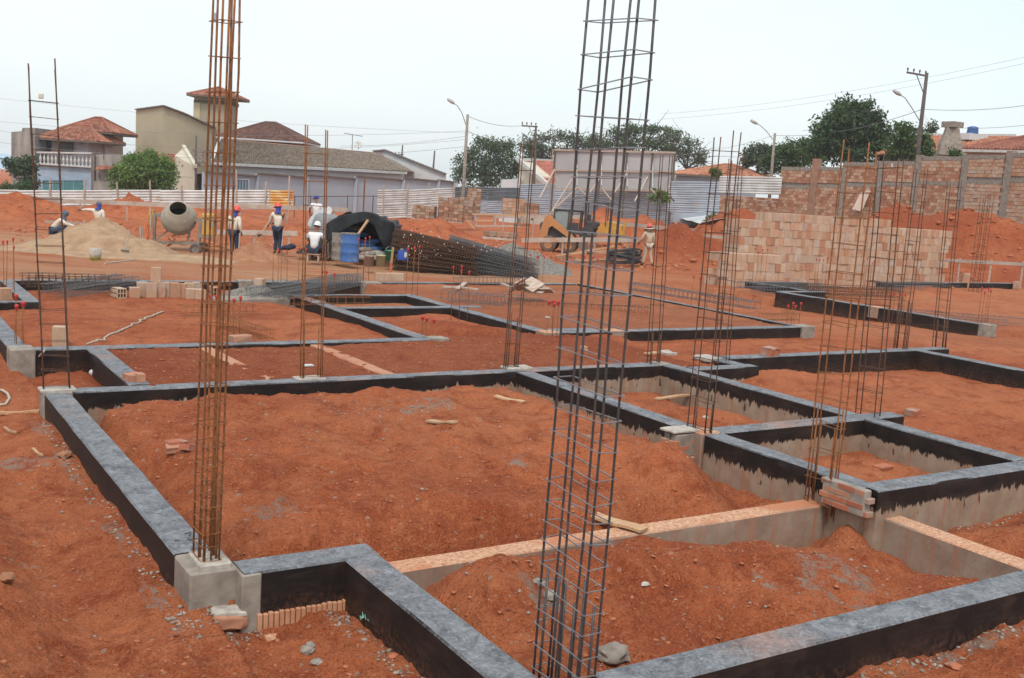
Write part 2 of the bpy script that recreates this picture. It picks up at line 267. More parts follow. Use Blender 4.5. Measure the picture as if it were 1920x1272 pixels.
# ------------------------------------------------------------ mesh builder
class MB:
    def __init__(s): s.v = []; s.f = []; s.mi = []; s.t = []; s.cur = 0; s.tint = None
    def add(s, vs, fs, tint=None):
        o = len(s.v); s.v.extend([tuple(p) for p in vs])
        for f in fs: s.f.append(tuple(i+o for i in f)); s.mi.append(s.cur); s.t.append(tint or s.tint or (1, 1, 1))
        return s
    def box(s, c, size, rz=0.0, tint=None, top=(1, 1), rx=0.0, ry=0.0, jit=0.0):
        hx, hy, hz = size[0]/2, size[1]/2, size[2]/2
        R = Matrix.Rotation(rz, 3, 'Z') @ Matrix.Rotation(ry, 3, 'Y') @ Matrix.Rotation(rx, 3, 'X'); c = Vector(c); vs = []
        for z in (-1, 1):
            for x, y in ((-1, -1), (1, -1), (1, 1), (-1, 1)):
                kx, ky = (top if z > 0 else (1, 1))
                p = Vector((x*hx*kx, y*hy*ky, z*hz))
                if jit: p += Vector([random.uniform(-jit, jit) for _ in range(3)])
                vs.append(c+R@p)
        return s.add(vs, ((3, 2, 1, 0), (4, 5, 6, 7), (0, 1, 5, 4), (1, 2, 6, 5), (2, 3, 7, 6), (3, 0, 4, 7)), tint)
    def cbox(s, c, size, b=.01, rz=0.0, rx=0.0, ry=0.0, tint=None):
        """box with chamfered edges"""
        R = Matrix.Rotation(rz, 3, 'Z') @ Matrix.Rotation(ry, 3, 'Y') @ Matrix.Rotation(rx, 3, 'X'); c = Vector(c)
        h = [q/2 for q in size]; b = min(b, *(q*.45 for q in h)); idx = {}; vs = []
        for sx in (-1, 1):
            for sy in (-1, 1):
                for sz in (-1, 1):
                    for ax in range(3):
                        p = [sx*h[0], sy*h[1], sz*h[2]]
                        for k in range(3):
                            if k != ax: p[k] -= (sx, sy, sz)[k]*b
                        idx[(sx, sy, sz, ax)] = len(vs); vs.append(c+R@Vector(p))
        fs = []
        for ax in range(3):
            o = [k for k in range(3) if k != ax]
            for sg in (-1, 1):
                q = []
                for a, bb in ((-1, -1), (1, -1), (1, 1), (-1, 1)):
                    k = [0, 0, 0]; k[ax] = sg; k[o[0]] = a; k[o[1]] = bb; q.append(idx[(*k, ax)])
                if (sg > 0) == (ax == 1): q.reverse()
                fs.append(q)
        for ax in range(3):
            o = [k for k in range(3) if k != ax]
            for a in (-1, 1):
                for bb in (-1, 1):
                    k0 = [0, 0, 0]; k0[ax] = -1; k0[o[0]] = a; k0[o[1]] = bb; k1 = list(k0); k1[ax] = 1
                    fs.append((idx[(*k0, o[0])], idx[(*k1, o[0])], idx[(*k1, o[1])], idx[(*k0, o[1])]))
        for sx in (-1, 1):
            for sy in (-1, 1):
                for sz in (-1, 1): fs.append(tuple(idx[(sx, sy, sz, a)] for a in range(3)))
        return s.add(vs, fs, tint)
    def tube(s, pts, r, n=6, cap=True, tint=None):
        pts = [Vector(p) for p in pts]; k = len(pts); rs = r if hasattr(r, '__len__') else [r]*k
        vs = []; up = None
        for i, p in enumerate(pts):
            d = (pts[min(i+1, k-1)]-pts[max(i-1, 0)])
            if d.length < 1e-9: d = Vector((0, 0, 1))
            d.normalize()
            if up is None: up = d.orthogonal().normalized()
            else:
                up = up-d*up.dot(d); up = up.normalized() if up.length > 1e-6 else d.orthogonal().normalized()
            w = d.cross(up)
            for j in range(n):
                a = 2*math.pi*j/n; vs.append(p+(up*math.cos(a)+w*math.sin(a))*rs[i])
        fs = [(i*n+j, i*n+(j+1) % n, (i+1)*n+(j+1) % n, (i+1)*n+j) for i in range(k-1) for j in range(n)]
        if cap: fs += [tuple(range(n-1, -1, -1)), tuple(range((k-1)*n, k*n))]
        return s.add(vs, fs, tint)
    def lathe(s, prof, c=(0, 0, 0), n=16, axis=None, tint=None, arc=1.0):
        """prof: (radius, height) pairs"""
        c = Vector(c); R = Matrix.Identity(3) if axis is None else Vector(axis).normalized().to_track_quat('Z', 'Y').to_matrix()
        vs = [c+R@Vector((r*math.cos(2*math.pi*j/n), r*math.sin(2*math.pi*j/n), h)) for r, h in prof for j in range(n)]
        fs = [(i*n+j, i*n+(j+1) % n, (i+1)*n+(j+1) % n, (i+1)*n+j) for i in range(len(prof)-1) for j in range(n)]
        return s.add(vs, fs, tint)
    def ball(s, c, r, n=10, m_=7, tint=None, R=None):
        c = Vector(c); r = r if hasattr(r, '__len__') else (r, r, r); vs = []
        for i in range(m_+1):
            a = math.pi*i/m_
            for j in range(n):
                b = 2*math.pi*j/n; p = Vector((r[0]*math.sin(a)*math.cos(b), r[1]*math.sin(a)*math.sin(b), r[2]*math.cos(a)))
                vs.append(c+(R@p if R else p))
        return s.add(vs, [(i*n+j, (i+1)*n+j, (i+1)*n+(j+1) % n, i*n+(j+1) % n) for i in range(m_) for j in range(n)], tint)
    def poly(s, pts, tint=None): return s.add(pts, (tuple(range(len(pts))),), tint)
    def prism(s, pts, off, tint=None):
        """closed solid: polygon pts swept by vector off"""
        n = len(pts); off = Vector(off); a = [Vector(p) for p in pts]; b = [p+off for p in a]
        return s.add(a+b, [tuple(range(n)), tuple(range(2*n-1, n-1, -1))]+[(i, i+n, (i+1) % n+n, (i+1) % n) for i in range(n)], tint)
    def bar(s, a, b, w, h, tint=None, roll=0.0):
        """rectangular stick from a to b"""
        a, b = Vector(a), Vector(b); d = (b-a).normalized(); up = Vector((0, 0, 1)) if abs(d.z) < .95 else Vector((0, 1, 0))
        sd_ = d.cross(up).normalized(); up = sd_.cross(d)
        if roll: q = Matrix.Rotation(roll, 3, d); sd_ = q@sd_; up = q@up
        vs = [p+sd_*x*w/2+up*y*h/2 for p in (a, b) for x, y in ((-1, -1), (1, -1), (1, 1), (-1, 1))]
        return s.add(vs, ((0, 1, 2, 3), (7, 6, 5, 4), (0, 4, 5, 1), (1, 5, 6, 2), (2, 6, 7, 3), (3, 7, 4, 0)), tint)
    def mesh(s, name, mats, smooth=False, fix=True):
        me = bpy.data.meshes.new(name); me.from_pydata(s.v, [], s.f)
        for q in (mats if isinstance(mats, (list, tuple)) else [mats]): me.materials.append(q)
        if any(s.mi): me.polygons.foreach_set('material_index', s.mi)
        if any(t != (1, 1, 1) for t in s.t):
            a = me.color_attributes.new('tint', 'FLOAT_COLOR', 'CORNER')
            arr = np.ones((len(me.loops), 4), 'f'); cnt = [len(f) for f in s.f]; arr[:, :3] = np.repeat(np.array(s.t, 'f'), cnt, axis=0)
            a.data.foreach_set('color', arr.ravel())
        if fix and len(s.f) < 60000:
            bm = bmesh.new(); bm.from_mesh(me); bmesh.ops.recalc_face_normals(bm, faces=bm.faces); bm.to_mesh(me); bm.free()
        if smooth:
            me.polygons.foreach_set('use_smooth', [True]*len(me.polygons))
        me.update(); return me
    def build(s, name, mats, parent=None, smooth=False, fix=True, kind=None, label=None, loc=None):
        me = s.mesh(name, mats, smooth, fix); return link(name, me, parent, kind, label, loc)
def link(name, me, parent=None, kind=None, label=None, loc=None, rot=None):
    o = bpy.data.objects.new(name, me); COL.objects.link(o)
    if parent is not None: o.parent = parent
    if loc is not None: o.location = loc
    if rot is not None: o.rotation_euler = rot
    if kind: o['kind'] = kind
    if label: o['label'] = label
    return o
def thing(name, label, cat, loc=(0, 0, 0), rz=0.0, group=None, kind=None):
    o = bpy.data.objects.new(name, None); COL.objects.link(o); o.empty_display_size = .2
    o.location = loc; o.rotation_euler = (0, 0, rz); return tag(o, label, cat, group, kind)
def tag(o, label, cat, group=None, kind=None):
    o['label'] = label; o['category'] = cat
    if group: o['group'] = group
    if kind: o['kind'] = kind
    return o
def auto(o, ang=35):
    me = o.data
    me.polygons.foreach_set('use_smooth', [True]*len(me.polygons))
    try: me.set_sharp_from_angle(angle=math.radians(ang))
    except Exception: pass
    return o
def vnoise(x, y, seed=0):
    """smooth value noise on numpy arrays, -1..1"""
    xi = np.floor(x).astype(np.int64); yi = np.floor(y).astype(np.int64); fx = x-xi; fy = y-yi
    fx = fx*fx*(3-2*fx); fy = fy*fy*(3-2*fy)
    def h(a, b):
        n = (a*374761393+b*668265263+seed*2147483647) & 0xffffffff; n = ((n ^ (n >> 13))*1274126177) & 0xffffffff
        return ((n ^ (n >> 16)) & 0xffff)/32767.5-1
    return (h(xi, yi)*(1-fx)+h(xi+1, yi)*fx)*(1-fy)+(h(xi, yi+1)*(1-fx)+h(xi+1, yi+1)*fx)*fy
def fbm(x, y, sc, oct=4, seed=0, gain=.5):
    r = 0; a = 1
    for k in range(oct): r = r+a*vnoise(x*sc+k*17.3, y*sc-k*9.1, seed+k); sc *= 2.03; a *= gain
    return r
# ------------------------------------------------------------ terrain
X0, X1, X2, X3, X4, X5 = 1.88, 2.86, 7.82, 10.40, 16.70, 22.65
def uw(x, y): return x*RIGHT[0]+y*RIGHT[1], x*FWD[0]+y*FWD[1]
def uof(px, D): 
    p = dep(px, 400, D); return p.x*RIGHT[0]+p.y*RIGHT[1]
ROOMS = [  # x0,x1,y0,y1,level,trench,width,noise, undulation
 (X0, X2, 6.40, 11.95, -.12, .38, .50, .045, .12),
 (X1, 8.12, 3.98, 6.50, -.34, .28, .38, .055, .16),
 (X2, X3, 8.24, 11.95, -.30, .24, .38, .022, .06),
 (X2, X3, 6.03, 8.24, -.30, .26, .40, .022, .06),
 (X3, X4, 3.0, 12.2, -.24, .07, .35, .024, .07),
 (8.12, 40., -6., 6.03, -.42, .14, .45, .020, .09),
 (X0, 2.80, 11.95, 14.72, -.28, .06, .25, .010, .03),
 (2.80, X2, 11.95, 14.72, -.035, .02, .12, .016, .02),
 (X2, 11.7, 11.95, 15.1, -.05, .0, .2, .020, .03),
 (X0, X2, 14.72, 22.9, -.12, .10, .5, .012, .04),
 (X2, X3, 15.1, 18.5, -.13, .08, .3, .015, .05),
 (X2, X3, 18.5, 20.5, -.17, .03, .3, .010, .02),
 (X3, X4, 15.1, 23.2, -.035, .0, .4, .012, .012),
 (X5, 60., 14.8, 24.3, -.20, .02, .3, .012, .04)]
HUMPS = []      # x, y, amplitude, sx, sy, angle
def hump(px, D, amp, su, sw):
    p = dep(px, 400, D); HUMPS.append((p.x, p.y, amp, su, sw, math.radians(-32.68)))
def hump_w(x, y, amp, sx, sy): HUMPS.append((x, y, amp, sx, sy, 0.0))
# red spoil heaps around the site
hump(10, 50, .70, 2.6, 2.2); hump(-80, 46, .8, 3, 2.2); hump(62, 47, .30, 1.3, 1.6); hump(22, 57, .9, 1.5, 1.5)
for px, D, a, su in ((180, 57, .35, 1.3), (243, 57, .80, 1.3), (300, 57, .42, 1.5), (362, 57, .62, 1.3), (430, 56, .32, 1.6), (480, 56, .15, 1.6)): hump(px, D, a, su, 1.6)
for px, D, a, su in ((120, 50, .35, 3), (520, 46, .45, 2.2), (470, 45, .35, 1.6), (610, 45, .25, 2.), (800, 56, 1.0, 2.0), (770, 54, .5, 2.5), (640, 47, .5, 2)): hump(px, D, a, su, 1.5)
for px, D, a, su in ((1125, 66, 1.3, 1.6), (1090, 66, .7, 1.6), (1160, 64, 1.0, 2.0), (1215, 62, .9, 1.6)): hump(px, D, a, su, 1.5)
for px, D, a, su in ((1270, 48.5, .95, 2.2), (1320, 50, .75, 1.8), (1340, 58, .9, 1.8), (1395, 56, .9, 1.8)): hump(px, D, a, su, 1.6)
for px, D, a, su in ((1600, 52, .45, 2.2), (1700, 51.5, .75, 2.0), (1660, 51.5, .45, 1.4), (1790, 51.5, .35, 1.1), (1850, 51, .55, 1.7), (1900, 51, .35, 1.4), (1980, 51, .4, 2.2)): hump(px, D, a, su, 1.3)
hump_w(2.62, 4.6, .11, .30, 1.1); hump_w(0.15, 6.6, .33, .62, 2.4); hump_w(-1.4, 9, .25, 1.2, 3.2); hump_w(.3, 4.0, .16, 1.2, .8)
hump_w(6.2, 5.25, .12, 1.1, .5); hump_w(4.6, 5.6, .10, .6, .5); hump_w(4.75, 4.45, -.34, .22, .28); hump_w(7.2, 5.5, -.12, .35, .35); hump_w(3.55, 5.6, .10, .5, .5); hump_w(3.7, 4.5, -.06, .35, .3)
hump_w(7.3, 7.15, -.28, .34, .36); hump_w(6.75, 7.5, .13, .35, .45); hump_w(6.6, 7.8, .06, .5, .8); hump_w(5.8, 6.85, -.13, .8, .22); hump_w(3.6, 6.75, -.16, .7, .28); hump_w(2.4, 8.5, .05, .5, 1.2)
hump_w(5.15, 6.52, .20, .22, .20); hump_w(5.2, 6.15, .13, .3, .35)
hump_w(4.2, 10.8, .06, .9, .7); hump_w(5.2, 11.3, .07, .5, .5); hump_w(2.9, 11.5, .05, .5, .5); hump_w(6.9, 10.5, .05, .6, .9)
hump_w(9.0, 10.3, .08, .6, .9); hump_w(9.1, 7.2, .07, .6, .45); hump_w(12.4, 11.4, .12, .7, .4); hump_w(13.5, 9.2, .05, 1, 1)
hump_w(8.9, 15.9, .17, .55, .6); hump_w(9.6, 15.5, .12, .6, .5); hump_w(8.7, 14.4, .06, .8, .4); hump_w(13.4, 19, .10, 1.8, 1.8); hump_w(10.0, 4.6, .16, .9, .6); hump_w(9.0, 4.9, .08, .5, .4)
hump_w(31, 22.5, .30, 1.6, 1.0)
def terrain(x, y):
    x = np.asarray(x, float); y = np.asarray(y, float); shp = x.shape; x = x.ravel(); y = y.ravel()
    u, w = uw(x, y)
    inside_y = ss((y-24)/9)
    h = -.24-.21*ss((w-21)/11)
    h = h+.06*fbm(x, y, .25, 3, 5)+.016*fbm(x, y, 1.7, 4, 9)
    # right side terrace rising to the brick wall
    r = u/np.maximum(w, 1)
    hgt = .45*ss((r-.06)/.08)+1.05*ss((r-.15)/.10)+.95*ss((r-.26)/.14)
    bank = ss((w-(45.5+.9*vnoise(u*.5, w*.1, 3)))/6.0)
    bank = bank*(1+.18*fbm(u, w, .45, 4, 21))
    h = h+hgt*bank*np.where(w > 0, 1, 0)
    h = h-.7*ss((w-78)/30)*(1-ss((r-.10)/.1))
    # west and south strips beside the near foundation
    west = (x < X0) & (y < 24)
    hw = -.235-.03*ss((9.5-y)/3)+.05*fbm(x, y, .9, 4, 31)+.09*ss((1.0-x)/1.2)-.085*np.exp(-((x-1.15)/.26)**2)
    h = np.where(west, hw+(h+.30)*ss((y-14)/6), h)
    sw = (x >= X0) & (x < X1) & (y < 6.24); h = np.where(sw, -.41+.045*fbm(x, y, 1.3, 4, 33), h)
    so_ = (x >= X1) & (y < 3.98) & (x < 60); h = np.where(so_, -.255+.055*fbm(x, y, .9, 4, 37), h)
    for (a, b, c, d, lev, tr, tw, na, un) in ROOMS:
        m_ = (x >= a) & (x < b) & (y >= c) & (y < d)
        if not m_.any(): continue
        X_, Y_ = x[m_], y[m_]
        ed = np.minimum(np.minimum(X_-a, b-X_), np.minimum(Y_-c, d-Y_))-.13
        tt = tw*(1+.6*vnoise(X_*1.1, Y_*1.1, 41)+.3*vnoise(X_*3, Y_*3, 43)); wob = .75+.5*vnoise(X_*.6, Y_*.6, 47)
        h[m_] = lev+un*fbm(X_, Y_, .55, 3, 51)+na*fbm(X_, Y_, 2.6, 4, 53)-tr*wob*(1-ss(ed/tt))
    rg = {}
    for (hx, hy, a, sx, sy, an) in HUMPS:
        dx = x-hx; dy = y-hy; ca, sa = math.cos(an), math.sin(an); p = dx*ca+dy*sa; q = -dx*sa+dy*ca
        e = (p/sx)**2+(q/sy)**2; m_ = e < 7
        if not m_.any(): continue
        X_, Y_ = x[m_], y[m_]
        h[m_] += a*np.exp(-e[m_])*(1+.30*fbm(X_+3, Y_, (.9 if sx > 1.3 else 2.5), 5, 61, .6))
    # clods
    near = np.exp(-(w/16)**2)
    lump = np.maximum(fbm(x, y, 3.1, 4, 79, .6)-.25, 0)
    h = h+near*(.022*np.abs(fbm(x, y, 6., 3, 71))+.013*fbm(x, y, 15., 2, 73)+.04*lump)
    dark = (x > 2.8) & (x < 11.7) & (y > 11.95) & (y < 15.1)
    h = np.where(dark, h+.020*np.abs(fbm(x, y, 4.2, 3, 77)), h)
    return h.reshape(shp)
def gz(x, y): return float(terrain(np.array([x]), np.array([y]))[0])
def onground(px, py, dz=0.0):
    """point of the terrain that is seen at (px,py)"""
    d = AX.T @ np.array([(px-960)/FPX, (py-636)/FPX, 1.0]); ts = np.geomspace(2.5, 200, 4000)
    P_ = d[None, :]*ts[:, None]; z = P_[:, 2]+CAM_H; hit = np.nonzero(z <= terrain(P_[:, 0], P_[:, 1]))[0]
    i = hit[0] if len(hit) else -1
    return Vector((P_[i, 0], P_[i, 1], float(terrain(P_[i:i+1, 0], P_[i:i+1, 1])[0])+dz))
def build_ground():
    base = math.radians(-32.68)
    a1 = np.arange(-62, 62.01, .17); a2 = np.arange(66, 295, 6.)
    ang = np.radians(np.concatenate([a1, a2])); nA = len(ang)
    rs = [1.2]
    while rs[-1] < 95: rs.append(rs[-1]*1.0062)
    while rs[-1] < 1250: rs.append(rs[-1]*1.05)
    rs = np.array(rs); nR = len(rs)
    A, Rr = np.meshgrid(ang, rs)
    th = A-base     # clockwise from +Y
    x = Rr*np.sin(th); y = Rr*np.cos(th)
    z = terrain(x, y)
    u, w = uw(x, y); rs_ = np.random.RandomState(17); xf, yf, zf = x.ravel(), y.ravel(), z.ravel()
    trails = [((.9, 4.4), (.2, 11.0)), ((1.2, 3.2), (-.5, 7.5)), ((2.6, 8.0), (7.0, 10.6)), ((3.2, 10.8), (7.2, 7.4)), ((2.4, 7.2), (5.8, 9.6)), ((3.4, 4.9), (7.6, 6.0)), ((3.4, 5.7), (6.6, 4.6)), ((5, 3.2), (9, 3.4)), ((11, 6.5), (16, 11.5)), ((11.2, 11.2), (15.8, 7.5)), ((3.0, 13.0), (11.0, 13.8)), ((3, 14.2), (9.5, 12.6)), ((2.3, 5.2), (2.5, 2.8)), ((8.4, 3), (11.5, 5.4))]
    for (p0, p1) in trails:
        p0 = np.array(p0); p1 = np.array(p1); dd = p1-p0; Ln = np.hypot(*dd); dd /= Ln; nrm = np.array([-dd[1], dd[0]]); s0 = 0; k = 0
        while s0 < Ln:
            q = p0+dd*s0+nrm*((.09 if k % 2 else -.09)+rs_.normal(0, .07)); an = math.atan2(dd[1], dd[0])+rs_.normal(0, .3); s0 += .36*rs_.uniform(.8, 1.3); k += 1
            m_ = (np.abs(xf-q[0]) < .4) & (np.abs(yf-q[1]) < .4)
            X_ = xf[m_]-q[0]; Y_ = yf[m_]-q[1]; a_ = X_*math.cos(an)+Y_*math.sin(an); b_ = -X_*math.sin(an)+Y_*math.cos(an); e = (a_/.145)**2+(b_/.055)**2
            zf[m_] += -.022*np.exp(-e**2)+.010*np.exp(-((np.sqrt(e)-1.35)/.3)**2)
    z = zf.reshape(x.shape)
    z = z-np.maximum(0, Rr-130)*.012*(Rr > 130)
    co = np.stack([x, y, z], -1).reshape(-1, 3); co = np.vstack([co, [[0, 0, -.36]]])
    i, j = np.meshgrid(np.arange(nR-1), np.arange(nA), indexing='ij'); j2 = (j+1) % nA
    q = np.stack([i*nA+j, (i+1)*nA+j, (i+1)*nA+j2, i*nA+j2], -1).reshape(-1, 4)[:, ::-1]
    me = bpy.data.meshes.new('ground'); c = len(co)-1
    me.vertices.add(len(co)); me.vertices.foreach_set('co', co.astype('f').ravel())
    jj = np.arange(nA); tri = np.stack([np.full(nA, c), (jj+1) % nA, jj], -1)[:, ::-1]
    nl = q.size+tri.size
    me.loops.add(nl); me.loops.foreach_set('vertex_index', np.concatenate([q.ravel(), tri.ravel()]).astype('i'))
    me.polygons.add(len(q)+len(tri)); ls = np.concatenate([np.arange(len(q))*4, q.size+np.arange(len(tri))*3])
    me.polygons.foreach_set('loop_start', ls.astype('i'))
    me.update(calc_edges=True); me.polygons.foreach_set('use_smooth', [True]*len(me.polygons))
    X, Y = co[:, 0], co[:, 1]; U, W = uw(X, Y)
    # r: pale sandy dust, g: dark freshly dug soil, b: cement wash
    sandy = ss((W-20)/5)*(1-ss((W-37)/5))*(.78+.5*fbm(U, W, .35, 4, 81))*(1-ss((U/np.maximum(W, 1)-.06)/.12)*.72)
    sandy = np.maximum(sandy, .30*ss((W-27)/8)*(1-ss((W-44)/2))*(.7+.5*fbm(U, W, .5, 3, 83)))
    dark = ((X > 2.8) & (X < 11.2) & (Y > 11.95) & (Y < 15.0))*.85
    dark = np.maximum(dark, .95*ss((W-44.5)/2)*ss((U/np.maximum(W, 1)-.10)/.05)*(.72+.4*fbm(U, W, .4, 3, 87)))
    dark = np.maximum(dark, .7*np.exp(-((X-9.2)/.9)**2-((Y-15.6)/.8)**2))
    brown = ((X > X3) & (X < X4) & (Y > 15.1) & (Y < 23.2))
    dark = np.where(brown, .45+.3*vnoise(X, Y, 5), dark); sandy = np.where(brown, .35, sandy)
    cem = np.zeros(len(X))
    for (px, py, s1, s2) in ((180, 520, 1.6, .5), (850, 505, 3.2, .5), (620, 545, 1.6, .6), (820, 766, .5, .3), (510, 948, .28, .12), (985, 1105, .35, .2), (30, 875, .4, .15), (1640, 990, .3, .2), (350, 480, 1.6, .6), (1560, 1090, .5, .3), (980, 860, .25, .1)):
        p = onground(px, py); dx = X-p.x; dy = Y-p.y; uu = dx*RIGHT[0]+dy*RIGHT[1]; ww = dx*FWD[0]+dy*FWD[1]
        cem = np.maximum(cem, 1.15*np.exp(-(uu/s1)**2-(ww/(s2*2))**2))
    for (a, b, yy) in ((X0, X2, 11.78), (X2, X3, 11.78)):
        cem = np.maximum(cem, .9*((X > a) & (X < b))*np.exp(-((Y-yy)/.10)**2))
    cem = np.maximum(cem, .9*(Y < 6.2)*(Y > 1.5)*np.exp(-((X-2.62)/.12)**2)*(X < 2.75)); cem = np.maximum(cem, .8*(X > 3)*np.exp(-((Y-3.76)/.10)**2)*(Y < 3.9))
    cem = np.maximum(cem, .75*(Y < 11.9)*(Y > 6)*np.exp(-((X-1.62)/.10)**2)*(X < 1.76))
    cem = ss((cem*(.62+.75*fbm(X, Y, 3.4, 4, 91))-.22)/.35)*.75
    t = np.stack([np.clip(sandy, 0, 1), np.clip(dark, 0, 1), np.clip(cem, 0, 1), np.ones(len(X))], -1)
    ca = me.color_attributes.new('tint', 'FLOAT_COLOR', 'POINT'); ca.data.foreach_set('color', t.astype('f').ravel())
    me.materials.append(M_DIRT)
    o = link('ground', me, kind='structure')
    return o
build_ground()

# distant hills behind the town
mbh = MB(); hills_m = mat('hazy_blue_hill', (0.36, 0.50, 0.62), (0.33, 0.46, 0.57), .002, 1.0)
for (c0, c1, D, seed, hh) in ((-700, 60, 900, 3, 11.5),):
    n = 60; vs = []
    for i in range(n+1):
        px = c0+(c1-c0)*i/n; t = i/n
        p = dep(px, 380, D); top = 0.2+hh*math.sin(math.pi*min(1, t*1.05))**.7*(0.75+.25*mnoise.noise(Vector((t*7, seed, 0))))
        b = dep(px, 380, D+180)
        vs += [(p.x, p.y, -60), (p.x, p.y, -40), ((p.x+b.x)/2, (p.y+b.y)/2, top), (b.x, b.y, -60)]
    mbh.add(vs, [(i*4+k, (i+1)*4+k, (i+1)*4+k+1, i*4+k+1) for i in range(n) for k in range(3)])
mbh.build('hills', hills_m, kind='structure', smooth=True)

# ------------------------------------------------------------ foundation beams
def beam(parent, a, b, width=.25, top=0.0, bottom=-.72, m=None, name='beam', seg=.16, amp=.005, ext=(0, 0), seed=0, label=None):
    a = Vector((a[0], a[1], 0)); b = Vector((b[0], b[1], 0)); d = (b-a).normalized(); sdv = Vector((d.y, -d.x, 0))
    a = a-d*ext[0]; b = b+d*ext[1]; Ln = (b-a).length; n = max(2, int(Ln/seg)); ch = .012
    prof = [(-.5*width, bottom), (-.5*width, top-.24), (-.5*width, top-.10), (-.5*width, top-ch), (-.5*width+ch, top), (-.17*width, top), (.17*width, top), (.5*width-ch, top), (.5*width, top-ch), (.5*width, top-.10), (.5*width, top-.24), (.5*width, bottom)]
    mb = MB(); vs = []; k = len(prof)
    for i in range(n+1):
        p = a+d*(Ln*i/n)
        for j, (s_, z) in enumerate(prof):
            q = p+sdv*s_; nn = mnoise.noise(Vector((p.x*1.3+seed, p.y*1.3+j*3.7, z)))
            n2 = mnoise.noise(Vector((p.x*7+seed, p.y*7+j*1.7, z*5)))
            q = q+sdv*(amp*(nn+.6*n2)); vs.append((q.x, q.y, z+(amp*(nn*1.4+.5*n2) if z > bottom+.01 else 0)))
    fs = [(i*k+j, (i+1)*k+j, (i+1)*k+j+1, i*k+j+1) for i in range(n) for j in range(k-1)]
    fs += [tuple(range(k)), tuple(range(n*k+k-1, n*k-1, -1))]
    mb.add(vs, fs); o = mb.build(name, m or M_BEAM, parent); auto(o, 28)
    if label: o['label'] = label
    return o
def block_part(parent, c, size, name, m, rz=0, b=.012, seg=0, label=None):
    mb = MB().cbox((0, 0, 0), size, b, rz)
    bm = bmesh.new(); me = mb.mesh(name, m); bm.from_mesh(me); bmesh.ops.subdivide_edges(bm, edges=[e for e in bm.edges if e.calc_length() > .05], cuts=3, use_grid_fill=True)
    for v_ in bm.verts: v_.co += Vector([.006*mnoise.noise(Vector((v_.co.x*9+c[0]*5, v_.co.y*9+k*7, v_.co.z*9+c[1]))) for k in range(3)])
    bm.to_mesh(me); bm.free(); o = link(name, me, parent, loc=c, label=label); auto(o); return o
W2 = .125
fd = thing('near_foundation', 'large black-coated foundation grid filling the front of the site', 'foundation')
for i, (a, b) in enumerate([((X0, 6.62), (X0, 11.83)), ((X0+.16, 11.95), (X2+.125, 11.95)), ((2.06, 6.24), (X1+.125, 6.24)), ((X1, 6.115), (X1, 3.55)),
        ((X1+.40, 3.98), (9.5, 3.98)), ((X2, 11.825), (X2, 8.37)), ((X2+.125, 11.95), (X3+.125, 11.95)), ((X3, 11.825), (X3, 8.37)), ((7.98, 8.245), (11.05, 8.245)),
        ((X2+.05, 8.12), (X2+.05, 6.03)), ((X3+.02, 8.12), (X3+.02, 6.155)), ((7.80, 6.03), (11.5, 6.03)),
        ((10.56, 11.50), (11.84, 11.50)), ((11.60, 12.22), (17.55, 12.22)), ((X4-.02, 12.095), (X4-.02, 5.0)), ((11.66, 11.62), (11.66, 12.09))]):
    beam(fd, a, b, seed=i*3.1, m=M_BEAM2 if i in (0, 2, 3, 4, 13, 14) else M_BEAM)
# bare concrete ground beams
beam(fd, (2.99, 6.52), (7.80, 6.52), .22, -.27, -.85, M_CONC, 'concrete_beam', label='bare dusty concrete ground beam')
beam(fd, (8.05, 6.30), (8.05, 4.11), .24, -.27, -.85, M_CONC, 'concrete_beam', label='bare dusty concrete ground beam beside the brick corner')
block_part(fd, (7.93, 6.38, -.57), (.30, .36, .60), 'pier', M_CONC)
block_part(fd, (1.915, 6.44, -.30), (.31, .38, .585), 'pier', M_CONCG)
block_part(fd, (1.93, 6.42, .004), (.20, .28, .05), 'mortar_pad', M_PAD)
block_part(fd, (1.885, 11.94, -.25), (.30, .26, .52), 'pier', M_CONCG)
block_part(fd, (1.90, 11.97, .012), (.36, .22, .035), 'mortar_pad', M_PAD)
block_part(fd, (X2+.02, 12.05, .01), (.40, .24, .035), 'mortar_pad', M_PAD)
block_part(fd, (4.78, 11.99, .006), (.36, .20, .03), 'mortar_pad', M_PAD)
block_part(fd, (7.86, 8.26, -.30), (.28, .24, .61), 'pier', M_CONC)
block_part(fd, (10.36, 11.97, -.26), (.22, .28, .54), 'pier', M_CONCG)
block_part(fd, (11.60, 12.28, -.02), (.34, .34, .07), 'mortar_pad', M_PAD)
MB().cbox((0, 0, 0), (.125, .22, .42), .008).build('bare_beam_end', M_CONCG, fd, loc=(2.107, 6.218, -.218))
block_part(fd, (2.95, 3.98, -.45), (.62, .5, .60), 'pier', M_CONC)
